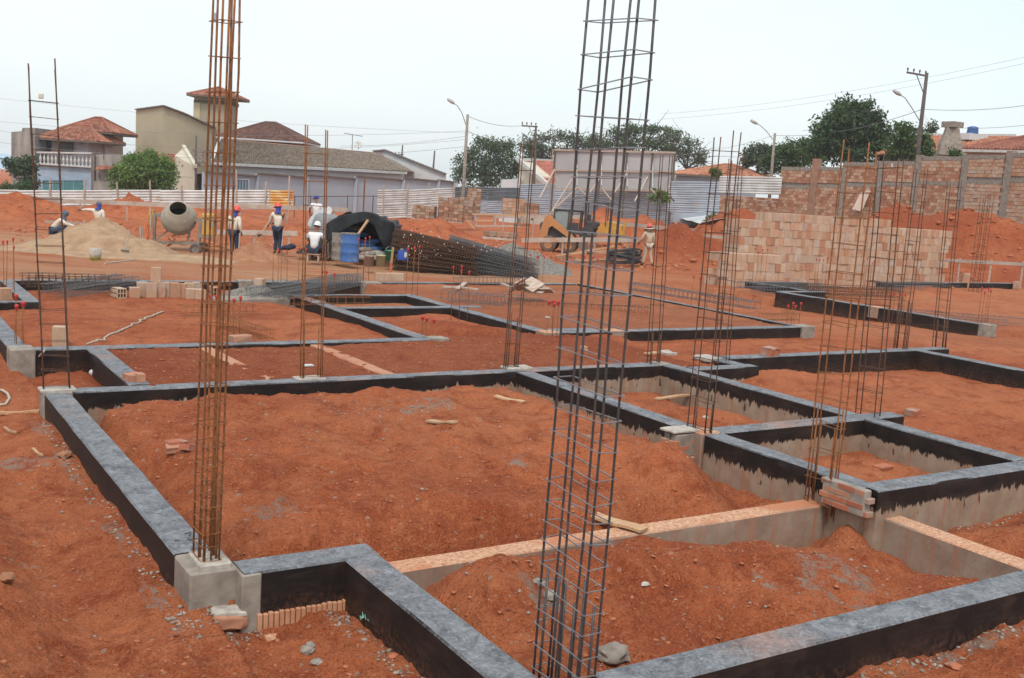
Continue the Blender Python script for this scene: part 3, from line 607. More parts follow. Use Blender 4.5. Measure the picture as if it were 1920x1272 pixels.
# brickwork shown at the corner piers
bmesh_brick = MB().cbox((0, 0, 0), (.19, .09, .052), .005).mesh('brick', M_SOLID)
bmesh_half = MB().cbox((0, 0, 0), (.10, .09, .052), .005).mesh('brick', M_SOLID)
def courses(parent, x0, x1, y, z0, n, step=.062, axis='x', seed=0, off=0):
    rnd = random.Random(seed)
    for c in range(n):
        p = x0+(0 if c % 2 else -.05)
        while p < x1-.04:
            half = rnd.random() < .2; ln = .10 if half else .19
            if p+ln > x1+.05: half = True; ln = .10
            cc = p+ln/2; j = rnd.uniform(-.006, .006)
            loc = (cc, y+j, z0+c*step) if axis == 'x' else (y+j, cc, z0+c*step)
            o = link('brick', bmesh_half if half else bmesh_brick, parent, loc=loc, rot=(rnd.uniform(-.02, .02), rnd.uniform(-.02, .02), (0 if axis == 'x' else math.pi/2)+rnd.uniform(-.03, .03)))
            p += ln+.012
    mb = MB(); L_ = x1-x0; c = ((x0+x1)/2, y+.0, z0+(n-1)*step/2) if axis == 'x' else (y+.0, (x0+x1)/2, z0+(n-1)*step/2)
    mb.cbox((0, 0, 0), (L_+.02, .092, n*step) if axis == 'x' else (.092, L_+.02, n*step), .01)
    mb.build('mortar', M_CONCG, parent, loc=c)
courses(fd, 7.47, 7.80, 8.30, -.235, 4, axis='x', seed=2)
courses(fd, 7.47, 7.80, 8.41, -.235, 4, axis='x', seed=3)
block_part(fd, (7.60, 8.37, .008), (.36, .24, .025), 'mortar_cap', M_PAD)
block_part(fd, (7.62, 8.36, -.42), (.34, .26, .30), 'pier', M_CONC)
courses(fd, 5.93, 6.40, 7.69, -.205, 4, axis='y', seed=5)
# clay blocks showing under the short step beam
tmb = MB()
for i in range(17):
    tmb.cbox((2.16+i*.036, 6.098-.004*(i % 2), -.355), (.030, .03, .16+.02*random.random()), .004)
tmb.build('ribbed_block_face', mat('ribbed_clay', (0.50, 0.26, 0.15), (0.42, 0.19, 0.10), 9, .85), fd)
tmb = MB().cbox((2.50, 5.99, -.44), (.70, .12, .12), .02, rz=.03); o = tmb.build('mortar_ledge', M_CONC, fd)

fd2 = thing('left_foundation', 'black foundation beams of the left room with light brown earth floor', 'foundation')
for i, (a, b) in enumerate([((2.04, 14.72), (X2+.125, 14.72)), ((2.80, 14.595), (2.80, 12.08)), ((1.88, 14.90), (1.88, 20.0)), ((X2, 14.845), (X2, 20.6)),
        ((2.70, 19.6), (2.70, 22.9)), ((.4, 19.55), (2.82, 19.55)), ((2.7, 23.0), (7.35, 23.0)), ((7.8, 23.0), (10.3, 23.0)), ((10.9, 23.0), (16.6, 23.0))]):
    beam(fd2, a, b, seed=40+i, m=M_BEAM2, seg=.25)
for x in (4.3, 5.95):
    beam(fd2, (x, 12.09), (x-.05, 14.58), .20, -.022, -.3, M_DUSTY, 'buried_beam', seed=x)
block_part(fd2, (1.90, 14.72, -.2), (.30, .36, .44), 'pier', M_CONCG)
block_part(fd2, (8.02, 14.72, -.06), (.30, .26, .16), 'pier', M_CONCG)
block_part(fd2, (7.55, 23.0, -.12), (.34, .3, .3), 'pier', M_CONCG)
block_part(fd2, (6.85, 20.5, -.16), (1.5, .5, .2), 'pier', M_CONCG)
block_part(fd2, (10.6, 23.0, -.14), (.5, .4, .3), 'pier', M_CONCG)
fd3 = thing('middle_foundation', 'black foundation beams of the two small rooms in the middle of the site', 'foundation')
for i, (a, b) in enumerate([((X2+.125, 20.5), (X3+.125, 20.5)), ((X3, 20.375), (X3, 15.2)), ((X2+.125, 18.5), (X3-.125, 18.5)), ((X3+.125, 18.55), (11.05, 18.55)),
        ((X3-.1, 15.1), (X4, 15.1)), ((X4+.08, 15.3), (X4+.08, 23.0)), ((10.6, 15.34), (11.6, 15.34))]):
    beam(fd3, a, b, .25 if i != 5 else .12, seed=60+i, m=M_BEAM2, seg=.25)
block_part(fd3, (X4+.16, 15.08, -.13), (.36, .34, .30), 'pier', M_CONCG)
block_part(fd3, (10.45, 15.12, -.05), (.36, .3, .12), 'pier', M_CONC)
block_part(fd3, (11.9, 15.12, -.05), (.3, .3, .12), 'pier', M_CONC)
fd4 = thing('right_foundation', 'black foundation beams in front of the big clay block stack', 'foundation')
for i, (a, b) in enumerate([((X5, 21.3), (X5, 18.05)), ((X5, 17.7), (X5, 14.85)), ((X5+.125, 21.3), (24.6, 21.3)), ((24.0, 23.9), (26.6, 23.9)), ((24.1, 23.78), (24.1, 21.5)), ((30.8, 24.3), (38.6, 24.3))]):
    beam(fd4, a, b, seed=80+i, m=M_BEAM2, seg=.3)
block_part(fd4, (X5, 17.87, -.14), (.27, .32, .3), 'pier', M_CONC)
block_part(fd4, (X5+.05, 14.72, -.14), (.30, .3, .3), 'pier', M_CONCG)

# ------------------------------------------------------------ rebar cages and starter bars
def ring_mesh(L_, W_, r=.0028, m=None):
    mb = MB(); c = [(-W_/2, -L_/2, 0), (W_/2, -L_/2, 0), (W_/2, L_/2, 0), (-W_/2, L_/2, 0)]
    for i in range(4): mb.tube([c[i], c[(i+1) % 4]], r, 4)
    mb.tube([c[0], (c[0][0]+.03, c[0][1]+.035, -.004)], r, 4)
    return mb.mesh('stirrup', m)
def cage(base, top, label, L_=.3, W_=.1, bars=None, rz=0., rb=.0072, step=.18, m=None, ms=None, z0=None, starters=0, rs=.0038, group='column rebar cages', seed=0, first=.02, stops=None, tag_at=None, sl=.45, free=.05):
    """base, top: world points of the foot and head of the cage; L_ runs along +Y before rz"""
    rnd = random.Random(seed); m = m or M_RUST; ms = ms or m
    base = Vector(base); top = Vector(top); ax = top-base
    t = thing('rebar_cage', label, 'rebar cage', base, rz, group)
    Ri = Matrix.Rotation(-rz, 3, 'Z'); axl = Ri@ax
    bars = bars or [(-1, -1), (1, -1), (1, 1), (-1, 1)]
    for (sx, sy) in bars:
        x = sx*(W_/2-rb); y = sy*(L_/2-rb); e = rnd.uniform(-.06, .06); H = 1+e/axl.length; k = 7
        pts = [Vector((x, y, 0))+axl*(H*i/k)+Vector((rnd.gauss(0, .0035), rnd.gauss(0, .0035), 0))*(1 if 0 < i else 0) for i in range(k+1)]
        pts[0] -= axl.normalized()*.15
        MB().tube(pts, rb, 6).build('rebar', m, t, smooth=True)
    for k in range(starters):
        sx, sy = bars[k % len(bars)]; x = sx*(W_/2-rb)*.8+rnd.uniform(-.012, .012); y = sy*(L_/2-rb)*.85+rnd.uniform(-.012, .012)
        hh = sl*rnd.uniform(.85, 1.2)
        MB().tube([(x, y, -.1), (x+rnd.uniform(-.006, .006)+axl.x/axl.z*hh, y+axl.y/axl.z*hh, hh)], rb*1.15, 6).build('starter_bar', m, t, smooth=True)
    rm = ring_mesh(L_+.012, W_+.012, rs, ms); z = first
    stops = stops or []
    while z < axl.z-free:
        p = axl*(z/axl.z)
        link('stirrup', rm, t, loc=p, rot=(rnd.gauss(0, .045), rnd.gauss(0, .055), rnd.gauss(0, .01)))
        z += (step(z) if callable(step) else step)*rnd.uniform(.88, 1.12)
    if tag_at:
        p = axl*(tag_at/axl.z); MB().cbox((p.x-.02, p.y-.05, p.z-.03), (.05, .03, .055), .006).build('spacer', mat('white_spacer', (.62, .60, .52), None, 8, .6), t)
    return t
def ctop(base, px, py, D=None):
    """head of a cage at (px,py), as far away as its foot"""
    base = Vector(base); w = base.x*FWD[0]+base.y*FWD[1]; return dep(px, py, w)
six = [(-1, -1), (1, -1), (-1, 0), (1, 0), (1, 1), (-1, 1)]
def cg(b, tpx, label, **k):
    b = Vector(b); return cage(b, ctop(b, *tpx), label, **k)
b = Vector((3.075, 4.10, -.12)); cage(b, ctop(b, 1170, -60), 'tall grey six-bar column cage rising through the whole middle of the view', L_=.44, W_=.105, bars=six, rz=-.06, rb=.0066, m=M_STEEL, ms=M_WIRE, rs=.0036, starters=6, sl=.62, step=lambda z: .115 if z < 1.2 else .142, seed=3)
b = Vector((1.91, 6.43, .02)); cage(b, ctop(b, 426, -40), 'rusty multi-bar cage on the pale concrete pier at the beam corner', L_=.195, W_=.115, bars=six+[(0, -.95)], rz=.05, rb=.0066, starters=4, sl=.5, step=lambda z: .085 if z < .6 else .122 if z < 1.9 else .20, seed=5)
cg((1.89, 11.95, .03), (78, 118), 'four-bar cage with a white spacer on the far left beam corner', L_=.085, W_=.27, rz=-.12, rb=.0076, m=M_RUSTD, step=.17, seed=7, tag_at=3.1, free=.33)
cg((4.80, 11.97, .02), (594, 236), 'narrow rusty cage standing on the beam in front of the seated worker', L_=.085, W_=.27, rb=.0076, step=.30, seed=9, starters=3, sl=.6)
cg((X2-.08, 12.05, .02), (991, 262), 'thin cage on the beam junction just left of the tall grey cage', L_=.07, W_=.21, rb=.0072, m=M_RUSTD, step=.34, seed=11, starters=4, sl=.75)
cg((10.25, 12.0, .02), (1250, 288), 'thin cage standing behind the small room corner right of the grey cage', L_=.08, W_=.20, rb=.0072, m=M_RUSTD, step=.28, seed=13, starters=2)
cg((7.81, 8.29, .02), (1363, 256), 'rusty cage above the brick pier at the middle beam junction', L_=.30, W_=.10, rb=.0072, m=M_RUSTD, step=lambda z: .22 if z > .3 else .3, seed=15, starters=3, sl=.35)
cg((11.70, 12.05, .02), (1380, 296), 'thin cage at the stepped beam end behind the brick pier cage', L_=.26, W_=.08, rb=.0072, m=M_RUSTD, step=.24, seed=17)
cg((7.70, 6.46, -.26), (1612, 272), 'rusty cage at the end of the bare concrete beam with extra starter bars', L_=.30, W_=.11, rb=.0072, m=M_RUST, step=.24, seed=19, starters=6, sl=.85)
cg((10.62, 8.33, .02), (1672, 290), 'rusty cage at the beam crossing beyond the brick corner', L_=.30, W_=.11, rb=.0072, m=M_RUSTD, step=.27, seed=21)
cg((16.45, 12.35, .02), (1727, 318), 'thin distant cage at the far right room corner', L_=.25, W_=.10, rb=.0076, m=M_RUSTD, step=.24, seed=23, starters=4, sl=.8)
cg((17.6, 12.35, -.1), (1790, 340), 'thin distant cage just outside the far right room corner', L_=.25, W_=.10, rb=.0076, m=M_RUSTD, step=.24, seed=25, starters=3, sl=.6)
cg(at(1828, 548, -.2), (1852, 362), 'faint cage in front of the red earth bank right of the block stack', L_=.40, W_=.20, rb=.009, m=M_RUSTD, step=.2, seed=27, bars=six)
def starters(px, py, n, h, label, sp=.14, cap=.022, m=None, base_z=-.05, seed=0, r=.006):
    p = at(px, py, base_z); rnd = random.Random(seed+px); t = thing('starter_bars', label, 'starter bars', p, 0, 'capped starter bars')
    cm = MB().lathe([(.001, .055), (cap*.75, .048), (cap*.85, .04), (cap*.8, .015), (cap*.55, .0), (cap*.5, -.025)], n=10).mesh('cap', M_REDCAP, True)
    for i in range(n):
        x = (i % 2)*sp*rnd.uniform(.6, 1.1); y = (i//2)*sp*1.6+rnd.uniform(-.03, .03); hh = h*rnd.uniform(.9, 1.1); lx = rnd.uniform(-.03, .03)
        mb = MB().tube([(x, y, -.2), (x+lx, y+lx*.5, hh)], r, 6); o = mb.build('rebar', m or M_RUST, t, smooth=True)
        link('cap', cm, t, loc=(x+lx, y+lx*.5, hh))
    return t
for i, (px, py, n, h, lb, cp) in enumerate([
    (30, 652, 4, .58, 'four capped bars at the left edge pier beside the black beam', .034),
    (12, 552, 4, .90, 'tall capped bars at the far left edge behind the beam corner', .022),
    (392, 640, 2, .62, 'two capped bars just right of the pier cage on the left room beam', .028),
    (437, 640, 2, .62, 'two capped bars right of the pier cage near the flat rebar mesh', .028),
    (520, 540, 4, .85, 'thin capped bars in front of the heap between the red-helmeted workers', .02),
    (560, 540, 2, .85, 'pair of capped bars left of the narrow cage by the crushed stone', .026),
    (612, 562, 3, .55, 'three capped bars at the back corner of the middle room', .028),
    (680, 528, 4, 1.0, 'capped bars in front of the blue drum', .024),
    (772, 560, 3, 1.0, 'capped bars in front of the blue canister', .024),
    (860, 600, 4, .95, 'capped bars beside the loose white plank', .022),
    (800, 632, 3, .26, 'capped bars rising from the pale pier at the room corner', .036),
    (1005, 545, 4, .85, 'thin capped bars in front of the gravel heap', .022),
    (1035, 632, 4, .55, 'capped bars at the dusty beam end left of the grey cage', .036),
    (1105, 560, 3, .9, 'thin capped bars seen through the grey cage', .022),
    (1312, 580, 4, .7, 'capped bars on open earth left of the clay block stack', .024),
    (1425, 530, 4, .95, 'capped bars before the low left steps of the block stack', .026),
    (1540, 530, 4, .75, 'capped bars in front of the middle of the block stack', .026),
    (1630, 535, 4, .8, 'capped bars in front of the right part of the block stack', .026),
    (1685, 600, 4, .55, 'capped bars left of the distant thin cages on the right', .026),
    (1845, 606, 4, .75, 'capped bars at the right foundation end', .026),
    (1488, 612, 4, .42, 'capped bars on the pale block ending the middle room beam', .03)]):
    starters(px, py, n, h, lb, cap=cp, seed=i, sp=.12 if py > 600 else .2, r=.006)
# ------------------------------------------------------------ town behind the site
def solid(parent, name, m, tops, zbot, tint=None, **k):
    """upright solid: outline of top points, each carried straight down to zbot"""
    mb = MB(); n = len(tops); t = [Vector(p) for p in tops]; b = [Vector((p.x, p.y, zbot)) for p in t]
    mb.add(t+b, [tuple(range(n)), tuple(range(2*n-1, n-1, -1))]+[(i, i+n, (i+1) % n+n, (i+1) % n) for i in range(n)], tint)
    return mb.build(name, m, parent, **k)
def back(p, d): p = Vector(p); return p+Vector(FWD)*d
def wallbox(parent, name, m, a, b, zbot, thick=.2, **k):
    """wall whose visible face runs from a to b (top points)"""
    a = Vector(a); b = Vector(b); n = Vector((b.y-a.y, a.x-b.x, 0)).normalized()
    if n.dot(Vector(FWD)) < 0: n = -n
    return solid(parent, name, m, [a, b, b+n*thick, a+n*thick], zbot, **k)
TILE_RED = [(0.30, 0.105, 0.06), (0.36, 0.14, 0.085), (0.22, 0.085, 0.055), (0.40, 0.19, 0.12)]
TILE_DARK = [(0.13, 0.06, 0.045), (0.17, 0.075, 0.055), (0.10, 0.05, 0.04), (0.20, 0.10, 0.075)]
TILE_GREY = [(0.20, 0.155, 0.115), (0.235, 0.18, 0.135), (0.165, 0.125, 0.095), (0.265, 0.21, 0.16)]
TILE_ORG = [(0.44, 0.19, 0.11), (0.48, 0.22, 0.13), (0.38, 0.15, 0.085), (0.50, 0.26, 0.16)]
def tiles(mb, a, b, c, d, cols, pal=TILE_RED, tw=.22, tl=.38, seed=0):
    """barrel tiles over the slope a-b (eave) to d-c (ridge)"""
    a, b, c, d = [Vector(p) for p in (a, b, c, d)]; rnd = random.Random(seed)
    W_ = max((b-a).length, (c-d).length); H_ = ((d+c)/2-(a+b)/2).length
    nc = max(3, int(W_/tw)); nr = max(2, int(H_/tl)); nrm = (b-a).cross(d-a)
    if nrm.length < 1e-6: nrm = (b-a).cross(c-a)
    nrm.normalize()
    if nrm.z < 0: nrm = -nrm
    def P_(u, v): lo = a.lerp(b, u); hi = d.lerp(c, u); return lo.lerp(hi, v)
    # full width strips clipped by the slope outline: u measured along the eave direction
    for r in range(nr):
        v0, v1 = r/nr, (r+1)/nr
        for q in range(nc):
            u0, u1 = q/nc, (q+1)/nc; um = (u0+u1)/2
            p0, p1, pm = P_(u0, v0), P_(u1, v0), P_(um, v0); q0, q1, qm = P_(u0, v1), P_(u1, v1), P_(um, v1)
            wq = (p1-p0).length; hgt = min(.09, wq*.45)
            col = rnd.choice(pal); k = rnd.uniform(.8, 1.15); col = tuple(x*k for x in col)
            L0, L1 = .05, .0
            mb.add([p0+nrm*L0, pm+nrm*(L0+hgt), p1+nrm*L0, q0+nrm*L1, qm+nrm*(L1+hgt), q1+nrm*L1, p0-nrm*.02, p1-nrm*.02], [(0, 1, 4, 3), (1, 2, 5, 4), (0, 6, 7, 2, 1)], col)
def hip(parent, fl, fr, depth, apex_z, inset, pal, over=0.0, ridge=None, name='roof_tiles', tw=.22, seed=0, edge=(0.16, 0.14, 0.12), under=None):
    fl = Vector(fl); fr = Vector(fr); z = (fl.z+fr.z)/2; fl.z = fr.z = z; e1 = (fr-fl).normalized(); e2 = Vector((-e1.y, e1.x, 0))
    if e2.dot(Vector(FWD)) < 0: e2 = -e2
    bl = fl+e2*depth; br_ = fr+e2*depth
    r1 = fl.lerp(bl, .5)+e1*inset; r2 = fr.lerp(br_, .5)-e1*inset; r1.z = r2.z = apex_z
    mb = MB()
    tiles(mb, fl, fr, r2, r1, 0, pal, tw, seed=seed); tiles(mb, fr, br_, r2, r2, 0, pal, tw, seed=seed+1); tiles(mb, br_, bl, r1, r2, 0, pal, tw, seed=seed+2); tiles(mb, bl, fl, r1, r1, 0, pal, tw, seed=seed+3)
    for p, q in ((fl, r1), (fr, r2), (bl, r1), (br_, r2), (r1, r2)):
        if (q-p).length > .05: mb.tube([p+Vector((0, 0, .06)), q+Vector((0, 0, .08))], .11, 6, tint=tuple(x*.9 for x in pal[0]))
    mb.build(name, M_TINTR, parent, kind='stuff', fix=False)
    eb = MB()
    for p, q in ((fl, fr), (fr, br_), (br_, bl), (bl, fl)): eb.bar(p-Vector((0, 0, .10)), q-Vector((0, 0, .10)), .08, .16)
    eb.add([fl-Vector((0, 0, .19)), fr-Vector((0, 0, .19)), br_-Vector((0, 0, .19)), bl-Vector((0, 0, .19))], ((0, 1, 2, 3),))
    eb.build('eave_board', under or mat('dark_eave', (.13, .10, .08), None, 4, .8), parent)
    return fl, fr, bl, br_, r1, r2
def window(parent, px0, py0, px1, py1, D, glass, frame, name='window', mull=1, out=.06):
    a = dep(px0, py0, D); b = dep(px1, py0, D); zb = dep(px0, py1, D).z; n = -Vector(FWD)*out; w = (b-a).length; h = a.z-zb
    mb = MB(); t = .07
    A, B = a+n, b+n; C, E = Vector((B.x, B.y, zb)), Vector((A.x, A.y, zb))
    for p, q in ((A, B), (B, C), (C, E), (E, A)): mb.bar(p, q, .09, t)
    for k in range(mull): 
        p = A.lerp(B, (k+1)/(mull+1)); mb.bar(p, Vector((p.x, p.y, zb)), .05, .04)
    o = mb.build(name, frame, parent)
    g = MB().prism([A-n*.7, B-n*.7, C-n*.7, E-n*.7], n*.3).build('pane', glass, o); return o
M_GLASSD = mat('dark_window', (.022, .024, .027), (.035, .037, .04), 2, .25, spec=.6)
M_FRAMEW = mat('white_frame', (.55, .55, .53), None, 5, .6)
M_FRAMED = mat('dark_frame', (.07, .05, .04), None, 5, .6)
M_BLUEW = mat('pale_blue_paint', (0.30, 0.40, 0.50), (0.24, 0.32, 0.41), 1.2, .85, spots=((0.36, 0.42, 0.48), 3., .6))
M_PINKW = mat('pinkish_plaster', (0.50, 0.44, 0.44), (0.42, 0.36, 0.36), 1.0, .9, spots=((0.30, 0.26, 0.25), 1.5, .62))
M_STAIN = mat('rain_stained_wall', (0.32, 0.30, 0.28), (0.17, 0.155, 0.145), .9, .95, stretch=(1.6, 1.6, .35), spots=((0.08, 0.075, 0.07), 1.6, .60))
M_BEIGE = mat('beige_paint', (0.43, 0.375, 0.255), (0.40, 0.345, 0.235), .8, .9)
M_BEIGED = mat('brown_beige_paint', (0.33, 0.27, 0.20), (0.29, 0.235, 0.17), .8, .9)
M_WHITEW = mat('white_plaster', (0.56, 0.57, 0.575), (0.48, 0.49, 0.50), .7, .9, spots=((0.40, 0.39, 0.37), 1.2, .64))
M_GREYBL = mat('blue_grey_wall_paint', (0.335, 0.375, 0.425), (0.30, 0.335, 0.385), .5, .9, spots=((0.36, 0.37, 0.385), .8, .6))
M_CREAM = mat('cream_plaster', (0.55, 0.50, 0.40), (0.50, 0.45, 0.36), .7, .9)
M_DKWALL = mat('dark_brown_wall', (0.10, 0.075, 0.06), None, 2, .9)  # one even dark brown, shared by house wall, tower band and insulators
M_TEAL = mat('teal_metal', (0.06, 0.20, 0.22), (0.05, 0.16, 0.18), 2, .6)
M_COPING = mat('dark_coping', (0.19, 0.165, 0.15), (0.12, 0.10, 0.09), 3, .9)

# two-storey house with balustrade
h = thing('balcony_house', 'pale blue house with a white balustrade balcony and red tiled hip roofs', 'house', dep(120, 358, 105))
solid(h, 'blue_wall', M_BLUEW, [dep(70, 308, 104), dep(172, 309, 104), back(dep(172, 309, 104), 7), back(dep(70, 308, 104), 7)], -2.2)
solid(h, 'side_wall', M_STAIN, [dep(21, 248, 105), dep(41, 246, 104.5), dep(42, 240, 104.5), dep(66, 240, 104), back(dep(66, 240, 104), 6), back(dep(21, 248, 105), 6)], -2.2)
solid(h, 'upper_wall', M_PINKW, [dep(72, 256, 106.5), dep(166, 260, 106.5), back(dep(166, 260, 106.5), 5), back(dep(72, 256, 106.5), 5)], dep(100, 309, 106).z)
solid(h, 'tower_wall', M_PINKW, [dep(120, 244, 110), dep(197, 246, 110), back(dep(197, 246, 110), 5), back(dep(120, 244, 110), 5)], dep(150, 309, 110).z)
a = dep(66, 260, 104.6); b2 = dep(182, 264, 104.6)
hip(h, a, b2, 7.5, dep(105, 233, 108).z, 2.1, TILE_RED, seed=1)
hip(h, dep(107, 244, 108), dep(211, 248, 108), 7, dep(147, 219, 111).z, 2.5, TILE_RED, seed=5)
window(h, 75, 259, 96, 284, 106.4, M_GLASSD, M_FRAMED, mull=1); window(h, 112, 263, 137, 288, 106.4, mat('brown_shutter', (.13, .10, .09), None, 3, .7), M_FRAMED, mull=0)
window(h, 80, 338, 158, 357, 103.9, M_TEAL, M_BLUEW, 'garage_door', mull=3)
bal = MB().lathe([(.10, 0), (.10, .06), (.05, .12), (.05, .2), (.13, .42), (.12, .55), (.05, .80), (.06, .9), (.10, .94), (.10, 1.0)], n=8).mesh('baluster', M_FRAMEW, True)
za = dep(100, 308, 103.8).z
for i in range(14):
    p = dep(76+i*7.2, 300, 103.8); o = link('baluster', bal, h, loc=(p.x-h.location.x, p.y-h.location.y, za-h.location.z))
    o.parent = h
for o_ in [o for o in h.children if o.name.split('.')[0] != 'baluster']: o_.location = Vector(o_.location)-Vector(h.location)
q = MB().bar(dep(70, 286, 103.8), dep(172, 287.5, 103.8), .3, .16); 
q.bar(Vector((dep(70, 300, 103.8).x, dep(70, 300, 103.8).y, za-.05)), Vector((dep(172, 300, 103.8).x, dep(172, 300, 103.8).y, za-.05)), .3, .14); o = q.build('rail', M_FRAMEW, h); o.location = -Vector(h.location)
h2 = thing('garden_wall', 'rain-stained grey yard wall with a small strip of roof tiles beside the blue house', 'wall')
wallbox(h2, 'wall', M_STAIN, dep(172, 290, 101), dep(262, 290, 101), -2.2, .3)
wallbox(h2, 'post', M_COPING, dep(171, 290, 100.6), dep(177, 290, 100.6), -2.2, .3)
tb = MB(); tiles(tb, dep(178, 318, 100), dep(216, 319, 100), back(dep(216, 312, 100), .8), back(dep(178, 311, 100), .8), 0, TILE_RED); tb.build('roof_tiles', M_TINTR, h2, kind='stuff', fix=False)
wallbox(h2, 'low_wall', M_STAIN, dep(176, 340, 98), dep(240, 341, 98), -2.2, .3)
# beige house and tower
h = thing('beige_house', 'plain beige windowless house with sloping parapet', 'house')
solid(h, 'wall', M_BEIGE, [dep(255, 206, 118), dep(307, 199, 112), dep(345, 213, 114), dep(404, 241, 118), dep(404, 241, 134), dep(255, 206, 134)], -2.2)
q = MB(); pts = [dep(255, 205.5, 117.8), dep(307, 198.5, 111.8), dep(345, 212.5, 113.8), dep(404, 240.5, 117.8)]
for i in range(3): q.bar(pts[i], pts[i+1], .3, .12)
q.build('parapet_cap', M_COPING, h)
h = thing('tower', 'brown square tower with a small tiled pyramid roof', 'tower')
solid(h, 'wall', M_BEIGED, [dep(364, 179, 122), dep(428, 181, 122), back(dep(428, 181, 122), 4), back(dep(364, 179, 122), 4)], -2)
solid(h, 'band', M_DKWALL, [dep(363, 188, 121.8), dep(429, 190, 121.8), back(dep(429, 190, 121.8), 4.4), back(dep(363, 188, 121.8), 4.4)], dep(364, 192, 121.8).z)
solid(h, 'corner_pilaster', M_BEIGE, [dep(363, 192, 121.9), dep(375, 192, 121.9), back(dep(375, 192, 121.9), .3), back(dep(363, 192, 121.9), .3)], dep(364, 225, 121.9).z)
hip(h, dep(350, 178, 121), dep(443, 181, 121), 5.8, dep(398, 163, 123).z, 2.8, TILE_RED, seed=9)
# dark roofed house
h = thing('dark_roof_house', 'house with a dark brown hip roof and shaded eaves behind the long grey roof', 'house')
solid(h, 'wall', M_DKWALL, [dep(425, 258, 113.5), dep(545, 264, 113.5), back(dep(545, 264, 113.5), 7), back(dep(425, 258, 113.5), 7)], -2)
hip(h, dep(405, 257, 112), dep(568, 265, 112), 9.5, dep(472, 228, 116).z, 4.0, TILE_DARK, seed=13, under=M_WHITEW)
# small red roof
h = thing('low_red_roof_house', 'low white outbuilding with a red tiled slope behind the green bush', 'house')
tb = MB(); tiles(tb, dep(265, 325, 92), dep(366, 326, 92), dep(351, 290, 96), dep(250, 288, 96), 0, TILE_RED); tb.build('roof_tiles', M_TINTR, h, kind='stuff', fix=False)
wallbox(h, 'wall', M_STAIN, dep(268, 325.5, 92.6), dep(380, 326, 92.6), -2.2, 3.2)
wallbox(h, 'wall', M_WHITEW, dep(300, 331, 92.2), dep(372, 331, 92.2), -2.2, .3)
# long grey roofed house
h = thing('long_roof_house', 'long single-storey white house with a grey-brown tiled roof behind the boundary wall', 'house')
e0, e1_, r0, r1_ = dep(398, 303, 88), dep(762, 322, 112), dep(412, 262, 97), dep(712, 289, 121)
tb = MB(); tiles(tb, e0, e1_, r1_, r0, 0, TILE_GREY, tw=.24, tl=.42, seed=3); be = back(e1_, 9)
tiles(tb, e1_, be, r1_, r1_, 0, TILE_GREY, tw=.24, seed=4); tb.tube([r0, r1_], .13, 6, tint=(.25, .13, .09)); tb.tube([r1_, e1_], .12, 6, tint=(.30, .27, .24)); tb.build('roof_tiles', M_TINTR, h, kind='stuff', fix=False)
q = MB().bar(e0-Vector((0, 0, .16)), e1_-Vector((0, 0, .16)), .25, .24); q.bar(e0+Vector((0, 0, -.05)), r0+Vector((0, 0, -.0)), .22, .34); q.build('gutter', M_FRAMEW, h)
wa = dep(402, 309, 89); wb = dep(758, 327, 112.6); wallbox(h, 'wall', M_WHITEW, wa, wb, -2.0, .3); 
solid(h, 'gable_wall', M_CREAM, [e0+Vector((.1, .1, -.3)), r0+Vector((.1, .1, -.3)), back(r0+Vector((.1, .1, -.3)), .4), back(e0+Vector((.1, .1, -.3)), .4)], -2.0)
tb = MB(); tiles(tb, dep(368, 312, 88), dep(425, 314, 90), dep(412, 284, 95), dep(346, 276, 95), 0, TILE_GREY, seed=6); tb.build('roof_tiles', M_TINTR, h, kind='stuff', fix=False)
MB().bar(dep(366, 312, 87.8), dep(344, 275, 94.8), .3, .3).build('gable_edge', M_CREAM, h)
solid(h, 'gable_wall', M_CREAM, [dep(328, 292, 90), dep(345, 277, 95), dep(366, 313, 88.2)], -2.0)
an = thing('antenna', 'thin television antenna on the long grey roof', 'antenna')
MB().tube([dep(660, 284, 117), dep(661, 252, 117)], .04, 5).tube([dep(645, 250, 117), dep(680, 256, 117)], .035, 5).build('mast', M_STEEL, an)
ds = thing('satellite_dish', 'small satellite dish on the ridge of the long grey roof', 'satellite dish', dep(672, 280, 117))
MB().lathe([(0, 0), (.25, .03), (.42, .10), (.48, .15), (.46, .17), (.24, .06), (0, .03)], c=(0, 0, .45), n=14, axis=(-.5, -.7, .6)).build('dish', M_FRAMEW, ds, smooth=True); MB().tube([(0, 0, 0), (.02, 0, .45)], .04, 6).tube([(0, 0, .5), (-.3, -.35, .75)], .02, 5).build('mount', M_STEEL, ds)
h = thing('white_gable_building', 'white blank building with a long sloping roof edge right of the grey roof', 'building')
solid(h, 'wall', M_WHITEW, [dep(700, 284, 122), dep(722, 282, 121), dep(836, 327, 118), dep(838, 345, 118), back(dep(838, 345, 118), 5), back(dep(700, 284, 122), 6)], -2.5)
MB().bar(dep(700, 283.5, 121.9), dep(722, 281.5, 120.9), .3, .15).bar(dep(722, 281.5, 120.9), dep(836, 326.5, 117.8), .3, .15).build('parapet_cap', M_COPING, h)
